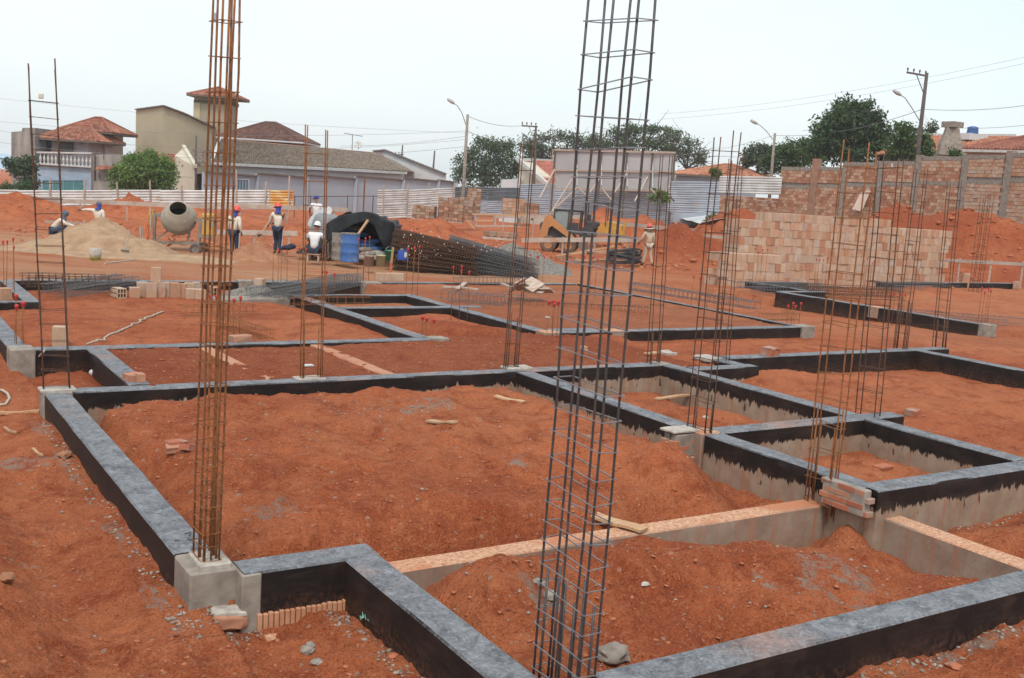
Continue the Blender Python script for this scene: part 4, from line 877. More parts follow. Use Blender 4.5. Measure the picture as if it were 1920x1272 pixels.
# blue-grey boundary wall in stepped bays
bw = thing('boundary_wall', 'long blue-grey painted boundary wall with stepped coping and pilasters', 'wall')
PB = [(383, 323.5, 82), (482, 328.5, 88), (575, 331, 93.5), (667, 334, 99), (756, 336, 104), (822, 338.5, 107.5), (853, 341, 109)]
for i in range(len(PB)-1):
    (p0, y0, d0), (p1, y1, d1) = PB[i], PB[i+1]; a = dep(p0, y0, d0); b3 = dep(p1, y1, d1); zt = max(a.z, b3.z); a.z = zt; b3.z = zt-.12
    wallbox(bw, 'bay', M_GREYBL, a, b3, -1.2, .22)
    MB().bar(a+Vector((0, 0, .05)), b3+Vector((0, 0, .05)), .5, .11).build('coping', M_COPING, bw)
    wallbox(bw, 'pilaster', M_GREYBL, dep(p1-3, y1+1, d1-.25), dep(p1+3.5, y1+1, d1-.25), -1.2, .2)
window(bw, 445, 337, 467, 358, 85.6, mat('blue_gate', (.07, .13, .19), (.05, .10, .15), 2, .6), M_GREYBL, 'gate', mull=3)
# red roofed white house and others
h = thing('red_roof_house', 'cream house with a red tiled slope and white gable edge left of the hoarding', 'house')
solid(h, 'wall', M_CREAM, [dep(974, 303, 108), dep(1027, 346, 104), dep(1060, 346, 104), dep(1060, 310, 112)], -2)
tb = MB(); tiles(tb, dep(1026, 346, 103.5), dep(1062, 346, 103.5), dep(1062, 303, 110), dep(979, 301, 110), 0, [(0.42, 0.15, 0.11), (0.46, 0.18, 0.13)], seed=2); tb.build('roof_tiles', M_TINTR, h, kind='stuff', fix=False)
MB().bar(dep(971, 299, 108), dep(1026, 346, 103.3), .3, .4).bar(dep(971, 299, 108), dep(1040, 302, 112), .3, .3).build('gable_edge', M_FRAMEW, h)
h = thing('small_white_house', 'small white wall left of the red roofed house under the dark tree', 'house')
wallbox(h, 'wall', M_WHITEW, dep(940, 337, 106), dep(976, 336, 106), -2, 2)
h = thing('orange_roof_house', 'low house with an orange tiled hip roof right of the hoarding', 'house')
hip(h, dep(1255, 329, 104), dep(1432, 331, 100), 9, dep(1340, 308, 106).z, 4.2, TILE_ORG, seed=21)
solid(h, 'wall', M_GREYBL, [dep(1270, 330, 104.5), dep(1420, 332, 101), back(dep(1420, 332, 101), 7), back(dep(1270, 330, 104.5), 7)], -1)
h = thing('long_orange_roof_house', 'house with a broad orange tiled roof behind the concrete chimney', 'house')
tb = MB(); tiles(tb, dep(1690, 287, 80), dep(1880, 285, 78), dep(1905, 257, 84), dep(1720, 255, 88), 0, TILE_ORG, seed=23)
tiles(tb, dep(1640, 291, 82), dep(1692, 287, 80), dep(1722, 255, 88), dep(1715, 255, 88), 0, TILE_ORG, seed=24)
tb.build('roof_tiles', M_TINTR, h, kind='stuff', fix=False); MB().bar(dep(1720, 254, 88), dep(1905, 255, 84), .4, .25).build('ridge', M_FRAMEW, h)
solid(h, 'wall', M_WHITEW, [dep(1692, 287, 80.6), dep(1882, 286, 78.6), back(dep(1882, 286, 78.6), 5), back(dep(1692, 287, 80.6), 5)], 1)
wt = thing('water_tank', 'small blue water tank on the broad orange roof', 'water tank', dep(1823, 252, 84))
MB().lathe([(.42, 0), (.44, .1), (.40, .4), (.42, .45), (.42, .52), (.2, .6), (0, .62)], n=12).build('tank', mat('blue_plastic', (.04, .11, .30), (.03, .09, .25), 3, .45), wt, smooth=True)
MB().box((0, 0, -.25), (2.4, 1.2, .5)).build('plinth', M_WHITEW, wt)
h = thing('brown_roof_house', 'house with brown tiled hip roof and white gutter at the right edge', 'house')
fl, fr = dep(1797, 282, 71), dep(2010, 281, 66)
hip(h, fl, fr, 10, dep(1935, 245, 72).z, 4.4, [(0.27, 0.10, 0.065), (0.31, 0.125, 0.085), (0.22, 0.085, 0.06)], seed=31, under=M_FRAMEW)
solid(h, 'wall', M_CREAM, [dep(1815, 284, 71.6), dep(2000, 283, 67), back(dep(2000, 283, 67), 8), back(dep(1815, 284, 71.6), 8)], 1)
ch = thing('chimney', 'tapered concrete chimney beside the mango tree', 'chimney')
c0 = dep(1779, 292, 66); c1 = dep(1776, 238, 66); MB().lathe([(.98, 0), (.86, .7), (.62, (c1.z-c0.z)*.72), (.50, (c1.z-c0.z))], c=(c0.x, c0.y, c0.z), n=4, axis=(0, 0, 1)).build('shaft', M_CONCG, ch)
MB().box((c0.x, c0.y, c1.z+.14), (.92, .92, .34)).build('crown_slab', M_CONCG, ch)

# ------------------------------------------------------------ hoarding, fences, brick wall
def corrugated(parent, a, b, h, m, name='sheet', n=None, pitch=.16, depth=.035, tilt=0.0, top_rag=0.0):
    """sheet with horizontal ribs; a,b are its top corners"""
    a = Vector(a); b = Vector(b); d = (b-a).normalized(); nv = Vector((d.y, -d.x, 0))
    if nv.dot(Vector(FWD)) > 0: nv = -nv
    k = max(4, int(h/pitch*4)); vs = []; cols = 3
    for i in range(k+1):
        z = -h*i/k; ph = (i % 4); off = depth*(0 if ph in (0, 3) else 1)
        for c in range(cols+1):
            p = a.lerp(b, c/cols)+nv*(off+tilt*z+.01*math.sin(i*.7+c)); vs.append((p.x, p.y, p.z+z))
    fs = [(i*(cols+1)+c, i*(cols+1)+c+1, (i+1)*(cols+1)+c+1, (i+1)*(cols+1)+c) for i in range(k) for c in range(cols)]
    mb = MB().add(vs, fs); o = mb.build(name, m, parent, fix=False)
    md = o.modifiers.new('solid', 'SOLIDIFY'); md.thickness = .006; return o
def sheet_fence(label, pts, h, m, panel=2.6, posts=(), rows=1, name='sheet_fence', jit=.03, post_m=None, seed=0):
    """pts: (px, py_top, D) along the fence"""
    t = thing(name, label, 'fence'); rnd = random.Random(seed)
    for i in range(len(pts)-1):
        a = dep(*pts[i]); b = dep(*pts[i+1]); n = max(1, round((b-a).length/panel))
        for k in range(n):
            p = a.lerp(b, k/n); q = a.lerp(b, (k+1)/n); j = rnd.uniform(-jit, jit)
            for r in range(rows):
                dz = Vector((0, 0, j-r*(h/rows)+.01*r)); mm = m if not isinstance(m, (list, tuple)) else m[r % len(m)]
                corrugated(t, p+dz, q+dz, h/rows, mm, tilt=rnd.uniform(-.02, .02))
    for (px, y0, y1, D) in posts:
        p = dep(px, y0, D-.15); z1 = dep(px, y1, D).z
        MB().tube([(p.x, p.y, p.z), (p.x+rnd.uniform(-.05, .05), p.y, (p.z+z1)/2), (p.x+rnd.uniform(-.08, .08), p.y, z1)], .05, 6).build('post', post_m or M_BOARD, t)
    return t
sheet_fence('low white corrugated fence behind the sand pile and mixer', [(-60, 356, 64), (35, 357, 64), (300, 357, 64), (506, 357.5, 64)], 1.15, M_WHITEM, 2.8,
    [(94, 335, 385, 64), (158, 336, 380, 64), (219, 341, 380, 64), (281, 338, 385, 64), (341, 348, 375, 64), (443, 318, 385, 64), (499, 340, 390, 64)])
t = sheet_fence('short orange and yellow stained fence panel left of the narrow cage', [(507, 358, 63.5), (550, 358.5, 63.5)], 1.0, M_YELL, 3, [(543, 330, 410, 63.3)])
t = thing('wire_fence', 'open low rail fence on thin posts in front of the blue-grey wall', 'fence')
mb = MB(); mb.tube([dep(550, 369, 66), dep(710, 368, 70)], .025, 5); mb.build('rail', M_RUSTD, t)
for px in (553, 583, 613, 652, 682, 700): 
    p = dep(px, 367, 68); MB().tube([p, (p.x, p.y, -.5)], .03, 5).build('post', M_RUSTD, t)
for px, y0 in ((684, 335),): p = dep(px, y0, 66); MB().tube([p, (p.x, p.y, -.5)], .05, 6).build('post', M_RUST, t)
sheet_fence('weathered light corrugated fence in front of the boundary wall end', [(708, 357, 78), (765, 356, 80), (853, 353, 83)], 2.1, M_WHITEM, 2.6,
    [(720, 347, 405, 78), (766, 344, 402, 80), (805, 342, 402, 82), (852, 343, 402, 83)], rows=2)
sheet_fence('dark grey over pale corrugated fence behind the block pallets', [(853, 351, 84), (974, 352, 88)], 2.2, [M_GALVD, M_GALV], 2.6, [(891, 346, 400, 85), (932, 348, 400, 87)], rows=2)
sheet_fence('bluish corrugated fence under the hoarding', [(974, 347, 88), (1040, 345, 86), (1268, 352, 80)], 2.5, [M_GALV, M_GALV], 2.8, [(1037, 280, 405, 84), (1219, 350, 400, 80)], rows=2)
sheet_fence('bright blue-grey corrugated fence between hoarding and brick wall', [(1256, 341, 77), (1352, 342, 74)], 2.2, M_GALV, 4.2, [])
sheet_fence('white corrugated sheets fixed above the low end of the brick wall', [(1350, 331, 70), (1467, 333, 67)], 1.1, M_WHITEM, 3.6, [])
ms = thing('metal_sheet', 'bright metal roofing sheet lying on the ground below the corrugated fence', 'metal sheet')
a_, b_, c_, d_ = [onground(*q, .12) for q in ((1262, 409), (1345, 401), (1372, 412), (1312, 425))]
k = 16; vs = []
for i in range(k+1):
    for j in range(5):
        p = a_.lerp(b_, j/4).lerp(d_.lerp(c_, j/4), i/k); vs.append((p.x, p.y, p.z+.02+(.035 if i % 4 in (1, 2) else 0)+.03*math.sin(j)))
o = MB().add(vs, [(i*5+j, i*5+j+1, (i+1)*5+j+1, (i+1)*5+j) for i in range(k) for j in range(4)]).build('sheet', mat('bright_zinc', (.62, .63, .63), (.5, .51, .52), 1, .4, .2), ms, fix=False); o.modifiers.new('s', 'SOLIDIFY').thickness = .01
bb = thing('hoarding', 'large hoarding seen from behind, pale panels on a timber frame with diagonal props', 'hoarding')
D0, D1 = 83, 79
cp = [1041, 1082, 1128, 1176, 1224, 1266]
for r, (ya, yb, yc, yd) in enumerate(((283, 287.5, 319, 322), (320, 323, 354, 358))):
    for i in range(5):
        t0, t1 = i/5, (i+1)/5; l = lambda u, p, q: p+(q-p)*u
        A = dep(cp[i]+.6, l(t0, ya, yb), l(t0, D0, D1)); B = dep(cp[i+1]-.6, l(t1, ya, yb), l(t1, D0, D1)); C = dep(cp[i+1]-.6, l(t1, yc, yd), l(t1, D0, D1)); E = dep(cp[i]+.6, l(t0, yc, yd), l(t0, D0, D1))
        MB().prism([A, B, C, E], Vector(FWD)*.04).build('panel', mat('hoarding_back', (0.40, 0.40, 0.405), (0.35, 0.35, 0.355), .5, .8, vary=.10), bb)
for (ya, yb) in ((281.5, 286.5), (319.5, 322.5), (354.5, 358.5)):
    MB().bar(dep(1040, ya, D0-.1), dep(1267, yb, D1-.1), .1, .14).build('batten', M_BOARD, bb)
for i, px in enumerate(cp):
    u = i/5; D = D0+(D1-D0)*u; p = dep(px, 282+5*u, D-.06); MB().tube([p, (p.x, p.y, 0.1)], .075, 6).build('post', mat('dark_post', (.13, .10, .08), None, 3, .9), bb)
for (xa, ya, xb, yb) in ((1083, 320, 1032, 402), (1083, 352, 1034, 398), (1083, 352, 1108, 375), (1128, 330, 1106, 362), (1127, 352, 1148, 378), (1176, 325, 1150, 365), (1220, 322, 1190, 378), (1216, 352, 1232, 366), (1267, 330, 1247, 362), (1040, 318, 1012, 372)):
    MB().bar(dep(xa, ya, 80.5), dep(xb, yb, 77), .09, .09).build('prop', M_BOARD, bb)

wl = thing('brick_wall', 'unrendered clay block boundary wall with concrete pillars and tie beams', 'wall')
def wD(px): return 72+(px-1350)*(54-72)/570.0
def wallpt(px, py, off=0.0): return dep(px, py, wD(px)-off)
BAYS = [(1352, 1467, 366), (1467, 1524, 313), (1536, 1581, 314), (1588, 1648, 305), (1657, 1718, 303), (1728, 1806, 294), (1817, 1888, 291), (1900, 1990, 287)]
bm1 = MB().cbox((0, 0, 0), (.285, .12, .178), .008).mesh('brick', M_BRICK); BH = .19; nb = 0; stuffb = MB()
PAL = [(0.40, 0.205, 0.125), (0.43, 0.27, 0.18), (0.35, 0.155, 0.09), (0.46, 0.31, 0.215), (0.41, 0.23, 0.145), (0.32, 0.145, 0.085)]
zmid = lambda px: dep(px, 352-(px-1465)*.024, wD(px)).z
mort = MB(); conc = MB(); rb_ = random.Random(4)
for bi in reversed(range(len(BAYS))):
    p0, p1, yt = BAYS[bi]; a = wallpt(p0, yt); b = wallpt(p1, yt); zt = min(a.z, b.z) if bi < 2 else (a.z+b.z)/2; a.z = b.z = zt
    d = (b-a); d.z = 0; Ln = d.length; d.normalize(); nv = Vector((d.y, -d.x, 0)); 
    if nv.dot(Vector(FWD)) > 0: nv = -nv
    rz = math.atan2(d.y, d.x); zb = .6; zm = zmid((p0+p1)/2) if bi > 0 else zt-5
    if bi > 0:
        conc.bar(a+Vector((0, 0, -.10)), b+Vector((0, 0, -.10)), .19, .22); conc.bar(Vector((a.x, a.y, zm)), Vector((b.x, b.y, zm)), .19, .20)
    mort.bar(Vector((a.x, a.y, (zt+zb)/2-.1))-nv*.02, Vector((b.x, b.y, (zt+zb)/2-.1))-nv*.02, .10, zt-zb-.22)
    z = zt-(.22 if bi > 0 else .0)-BH/2; r = 0
    while z > zb:
        if abs(z-zm) < .10+BH*.5: z = zm-.10-BH/2 if z > zm-.05 else z
        x = -(.15 if r % 2 else 0)
        while x < Ln-.03:
            x0 = max(x, 0); x1 = min(x+.29, Ln)
            if x1-x0 > .06:
                c = a+d*((x0+x1)/2); c = Vector((c.x, c.y, z))+nv*(.03+rb_.uniform(-.012, .012))
                if nb < 290 and z > 2.3 and x1-x0 > .2:
                    link('brick', bm1, wl, loc=c, rot=(0, 0, rz)); nb += 1
                else:
                    col = rb_.choice(PAL); kk = rb_.uniform(.85, 1.12); stuffb.box(c, (x1-x0-.012, .12, .178), rz, tint=tuple(q*kk for q in col))
            x += .30
        z -= BH; r += 1
stuffb.build('bricks', M_TINT, wl, kind='stuff', fix=False); mort.build('mortar', M_CONCG, wl)
conc.build('tie_beam', M_CONCG, wl)
for (p0, p1, yt, m_) in ((1524, 1536, 298, M_BRICK), (1581, 1588, 305, M_CONCG), (1648, 1657, 302, M_CONCG), (1718, 1728, 291, M_CONCG), (1806, 1817, 290, M_CONCG), (1888, 1900, 283, M_CONCG)):
    wallbox(wl, 'pillar', m_ if m_ is not M_BRICK else mat('brick_pillar_clay', (.34, .19, .125), (.24, .135, .095), 3, .9), wallpt(p0, yt, .16), wallpt(p1, yt, .16), .6, .3)
t = thing('leaning_planks', 'pale planks leaning against the brick wall', 'planks')
for (a0, b0, a1, b1) in ((1618, 362, 1602, 394), (1628, 358, 1612, 396), (1622, 362, 1609, 395)):
    MB().bar(wallpt(a0, b0, .5), wallpt(a1, b1, 1.6), .28, .05).build('plank', M_BOARD, t)
t = thing('paper_notice', 'small white sheet stuck on the brick wall', 'sheet of paper'); MB().cbox(wallpt(1675, 311, .12), (.35, .02, .25), .004, rz=math.radians(-15)).build('sheet', M_FRAMEW, t)

# ------------------------------------------------------------ poles, lamps and wires
def pole(label, top, foot, D, r=.16, m=None, arm=None, cross=None, group='utility poles', name='utility_pole', zf=None, extra=True):
    a = dep(*top, D); b = dep(*foot, D); t = thing(name, label, 'pole', b, 0, group); o = lambda p: Vector(p)-b
    a2 = o(a); f = Vector((0, 0, 0)); dn = (f-a2).normalized()*3
    MB().tube([a2, f, f+dn], [r*.75, r, r*1.1], 8).build('post', m or M_CONCG, t, smooth=True)
    if arm:
        pts = [o(dep(px, py, D)) for px, py in arm]; MB().tube(pts, .035, 6).build('lamp_arm', M_WIRE, t)
        e = pts[-1]; d = (pts[-1]-pts[-2]).normalized(); MB().lathe([(.03, -.1), (.10, 0), (.15, .25), (.12, .55), (0, .62)], c=e, n=10, axis=d).build('lamp_head', mat('lamp_grey', (.45, .45, .44), None, 4, .5), t, smooth=True)
    if cross:
        (xa, ya), (xb, yb) = cross; p = o(dep(xa, ya, D)); q = o(dep(xb, yb, D)); MB().bar(p, q, .10, .12).build('crossarm', mat('dark_wood', (.12, .10, .085), None, 4, .9), t)
        for k in range(4 if extra else 3):
            c = p.lerp(q, .04+k*.28); MB().lathe([(.02, 0), (.03, .1), (.07, .12), (.05, .18), (.07, .2), (.03, .28), (0, .3)], c=c+Vector((0, 0, .05)), n=8).build('insulator', M_DKWALL, t)
        MB().bar(p.lerp(q, .45), a2+(f-a2).normalized()*1.5, .05, .05).build('brace', M_DKWALL, t)
    return t
M_DKPOLE = mat('dark_timber_pole', (.11, .09, .08), (.07, .06, .055), 3, .9)
pole('grey concrete pole with curved street lamp arm left of the dark trees', (877, 215), (869, 350), 82, .14, M_CONCG, arm=[(874, 235), (866, 212), (858, 199), (851, 194)])
pole('dark timber pole with crossarm standing among the trees left of the hoarding', (1005, 236), (1001, 348), 92, .12, M_DKPOLE, cross=((978, 236), (1008, 238)))
pole('dark leaning pole with crossarm and lamp beside the mango tree', (1738, 137), (1722, 275), 74, .15, M_DKPOLE, cross=((1700, 136), (1740, 143)), arm=[(1725, 228), (1710, 203), (1697, 184), (1688, 178)])
pole('concrete pole with a small street lamp right of the orange roof', (1453, 250), (1446, 332), 90, .13, M_CONCG, arm=[(1449, 262), (1437, 246), (1426, 236), (1419, 232)])
pole('short distant pole with small crossarm above the white gable building', (755, 272), (753, 300), 140, .12, M_DKPOLE, cross=((734, 290), (757, 290)), extra=False)
pole('short distant dark pole near the concrete street lamp pole', (815, 283), (812, 322), 135, .13, M_DKPOLE)
pole('thin dark pole in front of the small grey roof left of the long house', (368, 255), (367, 345), 88, .10, M_DKPOLE)
def wire(label, p, q, sag, r=.022):
    r *= .7
    a, b = dep(*p), dep(*q); pts = [a.lerp(b, i/14)-Vector((0, 0, sag*4*(i/14)*(1-i/14))) for i in range(15)]
    o = MB().tube(pts, r, 4).build('power_line', M_WIREG); tag(o, label, 'wire', 'overhead wires'); return o
M_WIREG = mat('grey_cable', (.22, .23, .24), None, 3, .7)
wire('faint topmost overhead wire from the left edge to the tall grey cage side', (-60, 178, 90), (875, 250, 82), .4, .014)
wire('overhead wire passing just above the balcony house roof', (-60, 222, 90), (874, 246, 82), .8, .016)
wire('overhead wire in front of the beige house', (-40, 240, 86), (873, 262, 82), 1.2, .018)
wire('lowest overhead wire crossing the balcony house upper windows', (-40, 262, 84), (873, 275, 82), 1.2, .022)
wire('wire from the concrete lamp pole to the timber pole crossarm', (877, 218, 82), (980, 236, 92), .3, .03)
wire('lower sagging wire from the concrete lamp pole to the timber pole', (876, 246, 82), (1004, 262, 92), .5, .035)
wire('wire between the timber pole and the lamp pole right of the orange roof', (1004, 262, 92), (1452, 254, 90), 1.6, .022)
wire('wire rising from the orange roof lamp pole to the leaning pole', (1452, 254, 90), (1730, 205, 74), .6, .03)
wire('wire from the leaning pole to the right edge of the view', (1730, 205, 74), (1990, 187, 68), .3, .03)
wire('faint high wire rising to the upper right corner', (1240, 214, 95), (1990, 92, 70), .6, .014)
wire('second faint high wire near the upper right corner', (1240, 224, 95), (1990, 104, 70), .6, .014)
wire('wire above the brown roof at the right edge', (1735, 236, 74), (1990, 226, 64), .3, .022)
wire('wire hanging low past the antenna to the concrete lamp pole', (640, 274, 100), (873, 256, 82), .2, .02)

# ------------------------------------------------------------ trees
def leaf_mat(name):
    mt, nt, bs = nodes_of(name); a = nt.nodes.new('ShaderNodeAttribute'); a.attribute_name = 'tint'; L(nt, a.outputs['Color'], bs.inputs['Base Color'])
    bs.inputs['Roughness'].default_value = .6; bs.inputs['Specular IOR Level'].default_value = .3
    tr = nt.nodes.new('ShaderNodeBsdfTranslucent'); L(nt, a.outputs['Color'], tr.inputs[0]); mx = nt.nodes.new('ShaderNodeMixShader'); mx.inputs[0].default_value = .3
    L(nt, bs.outputs[0], mx.inputs[1]); L(nt, tr.outputs[0], mx.inputs[2]); L(nt, mx.outputs[0], nt.nodes['Material Output'].inputs[0]); return mt
M_LEAF = leaf_mat('leaf')
M_BARK = mat('bark', (.15, .12, .10), (.10, .08, .065), 5, .95)
def tree(name, label, D, foot, blobs, n, leaf=.30, pal=((.03, .07, .02), (.06, .12, .035)), trunk=.25, dens=1.0, cat='tree', fill=.55, aspect=.45, limbs=True, seed=0, droop=.3, twigs=0, group=None):
    """blobs: (px, py, rx, ry) in the photograph's proportions, turned into clumps at distance D"""
    rs = np.random.RandomState(seed+5); b = dep(*foot, D); t = thing(name, label, cat, b, 0, group); k = FPX/D
    P0 = []; cen = []
    tot = sum(r[2]*r[3] for r in blobs)
    for bi, (px, py, rx, ry) in enumerate(blobs):
        c = np.array(dep(px, py, D+rs.uniform(-.5, .5)*rx/k*1.2))-np.array(b); cen.append(c); m_ = max(6, int(n*rx*ry/tot*1.0))
        sub = max(4, int(m_/34)); v = rs.normal(size=(sub, 3)); v /= np.linalg.norm(v, axis=1)[:, None]; rad = rs.uniform(fill, 1, sub)[:, None]
        cl = v*rad*np.array([rx/k, rx/k, ry/k]); 
        idx = rs.randint(0, sub, m_); sz = np.array([rx, rx, ry])/k*.26+.10
        P0.append(np.hstack([c+cl[idx]+rs.normal(size=(m_, 3))*sz*.62, (rs.rand(sub)[idx])[:, None]]))
    P_ = np.vstack(P0); m_ = len(P_)
    d1 = rs.normal(size=(m_, 3)); d1[:, 2] -= droop; d1 /= np.linalg.norm(d1, axis=1)[:, None]; d2 = np.cross(d1, rs.normal(size=(m_, 3))); d2 /= np.linalg.norm(d2, axis=1)[:, None]
    s = leaf*rs.uniform(.6, 1.25, m_)[:, None]; pc = P_[:, :3]
    V = np.stack([pc, pc+d1*s*.5+d2*s*aspect*.5, pc+d1*s, pc+d1*s*.5-d2*s*aspect*.5], 1).reshape(-1, 3)
    me = bpy.data.meshes.new('crown'); me.vertices.add(len(V)); me.vertices.foreach_set('co', V.astype('f').ravel()); me.loops.add(m_*4); me.loops.foreach_set('vertex_index', np.arange(m_*4, dtype='i')); me.polygons.add(m_); me.polygons.foreach_set('loop_start', np.arange(m_, dtype='i')*4); me.update(calc_edges=True)
    c0 = np.array(pal[0]); c1 = np.array(pal[1]); f = np.clip(P_[:, 3]*.75+rs.rand(m_)*.35, 0, 1)[:, None]; col = c0*(1-f)+c1*f
    if len(pal) > 2: q = rs.rand(m_) < .07; col[q] = np.array(pal[2])
    ca = me.color_attributes.new('tint', 'FLOAT_COLOR', 'CORNER'); arr = np.ones((m_*4, 4), 'f'); arr[:, :3] = np.repeat(col, 4, axis=0); ca.data.foreach_set('color', arr.ravel())
    me.materials.append(M_LEAF); link('crown', me, t, kind='stuff')
    if trunk:
        mb = MB(); top = Vector(np.mean(cen, axis=0)); fork = top*.45; fork.z = top.z*.45
        mb.tube([(0, 0, -1.5), (0, 0, 0), fork*.5+Vector((.1, .05, 0)), fork], [trunk*1.25, trunk, trunk*.85, trunk*.7], 8); mb.build('trunk', M_BARK, t, smooth=True)
        lb = MB(); rr = random.Random(seed)
        for c in cen:
            c = Vector(c); mid = fork.lerp(c, .55)+Vector((rr.uniform(-.3, .3), rr.uniform(-.3, .3), -.25)); lb.tube([fork, mid, c], [trunk*.5, trunk*.28, trunk*.08], 5)
            for q in range(3+twigs):
                e = c+Vector((rr.gauss(0, 1), rr.gauss(0, 1), rr.gauss(0, .6)))*(1.1 if twigs == 0 else 1.5); s0 = fork.lerp(c, rr.uniform(.5, .95)); lb.tube([s0, s0.lerp(e, .5)+Vector((0, 0, .15)), e], [trunk*.14, trunk*.09, trunk*.03], 4)
        lb.build('limbs', M_BARK, t, smooth=True)
    return t
DG = ((.034, .066, .028), (.080, .135, .055)); MG = ((.045, .080, .028), (.10, .15, .05)); SG = ((.060, .085, .050), (.12, .15, .085))
tree('umbrella_tree', 'dark spreading tree behind the concrete lamp pole', 122, (905, 350), [(870, 305, 22, 22), (900, 285, 30, 24), (935, 288, 30, 24), (890, 330, 34, 26), (930, 325, 34, 26), (960, 310, 26, 26), (862, 325, 14, 16), (980, 320, 24, 26), (915, 268, 22, 10), (950, 275, 26, 14)], 9000, .36, ((.050, .080, .042), (.105, .150, .072)), .35, seed=1)
tree('umbrella_tree', 'olive green spreading tree behind the timber pole', 130, (1060, 345), [(1000, 270, 26, 18), (1030, 256, 30, 14), (1065, 256, 26, 13), (1095, 264, 26, 16), (1115, 272, 22, 16), (1020, 290, 34, 18), (1060, 282, 30, 18), (1085, 295, 24, 14), (1005, 300, 26, 22), (990, 285, 22, 22)], 6000, .34, SG, .4, seed=2, fill=.35, twigs=5)
tree('umbrella_tree', 'spreading tree with dense flat top behind the tall grey cage', 125, (1190, 345), [(1125, 265, 26, 14), (1160, 250, 26, 14), (1190, 242, 28, 11), (1225, 243, 28, 11), (1255, 252, 24, 13), (1170, 272, 30, 14), (1215, 266, 34, 14), (1250, 275, 22, 14), (1135, 285, 22, 10)], 6400, .34, ((.050, .082, .044), (.12, .165, .08)), .4, seed=3, fill=.35, twigs=5)
tree('umbrella_tree', 'sparse feathery tree with visible twigs right of the hoarding', 120, (1285, 345), [(1270, 262, 22, 14), (1295, 268, 24, 14), (1312, 285, 18, 14), (1285, 290, 26, 14), (1300, 305, 22, 10), (1262, 285, 16, 16), (1318, 300, 10, 8)], 2000, .32, SG, .3, seed=4, fill=.25, twigs=9)
tree('mango_tree', 'tall dense dark green mango tree above the brick wall', 84, (1600, 312), [(1590, 200, 24, 20), (1620, 208, 22, 22), (1570, 222, 26, 24), (1605, 232, 34, 26), (1545, 235, 26, 20), (1640, 225, 18, 24), (1580, 262, 40, 26), (1625, 262, 36, 26), (1550, 265, 28, 24), (1655, 262, 26, 24), (1600, 288, 44, 18), (1660, 285, 26, 18), (1540, 288, 30, 18)], 13500, .34, DG, .35, seed=5, droop=.6, fill=.42)
tree('bushy_tree', 'rounded mid green tree left of the mango tree', 92, (1480, 325), [(1490, 275, 24, 14), (1515, 272, 22, 16), (1470, 285, 24, 16), (1500, 298, 30, 20), (1455, 305, 26, 18), (1530, 295, 22, 18), (1435, 310, 14, 14), (1480, 318, 30, 12)], 5600, .32, ((.042, .078, .028), (.10, .155, .052)), .25, seed=6, fill=.4)
tree('bushy_tree', 'grey-green tree tapering at the left end of the roadside greenery', 104, (1420, 325), [(1410, 288, 18, 13), (1432, 282, 18, 12), (1402, 300, 12, 14), (1425, 300, 20, 14), (1450, 283, 14, 10)], 2600, .36, ((.055, .075, .045), (.10, .13, .07)), .2, seed=7, fill=.4)
tree('leafy_shrub', 'light green drooping foliage beside the leaning pole', 78, (1700, 302), [(1692, 240, 14, 12), (1700, 262, 18, 16), (1690, 285, 26, 16), (1735, 270, 14, 18), (1728, 290, 24, 14), (1755, 292, 16, 8)], 3600, .30, ((.045, .085, .025), (.10, .16, .05)), .12, seed=8, droop=.8)
tree('leafy_shrub', 'wispy grey-green branch hanging behind the leaning pole', 92, (1750, 290), [(1715, 240, 12, 12), (1752, 238, 14, 8), (1740, 248, 10, 8)], 700, .26, ((.05, .075, .04), (.09, .12, .06)), .12, seed=18, droop=.5)
tree('green_bush', 'bright green rounded bush in front of the rain-stained wall', 82, (268, 362), [(270, 302, 30, 16), (240, 315, 28, 18), (300, 312, 28, 18), (265, 325, 44, 22), (225, 330, 18, 16), (312, 330, 22, 20), (245, 345, 34, 14), (290, 345, 36, 14), (282, 292, 14, 9), (248, 296, 12, 8)], 12500, .26, ((.075, .15, .035), (.17, .27, .07), (.25, .27, .09)), .18, seed=9, fill=.4, cat='bush')
tree('small_tree', 'small dark tree at the left edge in front of the grey side wall', 84, (42, 365), [(25, 310, 14, 9), (48, 305, 18, 9), (60, 318, 12, 10), (38, 322, 18, 8), (14, 304, 8, 6), (50, 335, 14, 10)], 1700, .30, ((.035, .065, .030), (.07, .115, .05)), .10, seed=10)
tree('hedge_bush', 'low green shrubs behind the white fence at the left edge', 80, (30, 372), [(10, 352, 20, 8), (40, 350, 22, 9), (62, 350, 12, 10)], 1500, .26, ((.04, .075, .03), (.075, .12, .05)), 0, seed=11, cat='bush')
tree('papaya_tree', 'young tree with a tuft of drooping leaves before the bluish fence', 72, (1236, 404), [(1238, 364, 12, 5), (1230, 370, 8, 5), (1248, 370, 8, 6)], 150, .42, ((.06, .12, .03), (.16, .24, .07)), .05, seed=12, droop=.9)
for (px, py, sx, lb) in ((1335, 410, 10, 'green weeds beside the bright metal sheet'), (1788, 288, 10, 'small plant growing on top of the brick wall by the chimney'), (1342, 322, 8, 'small green shoot rising left of the white corrugated sheets')):
    tree('weed_clump', lb, 60, (px, py+6), [(px, py, sx, sx*.5), (px+4, py+3, sx*.7, sx*.4)], 240, .24, ((.05, .10, .03), (.11, .17, .05)), 0, seed=px, cat='plant')
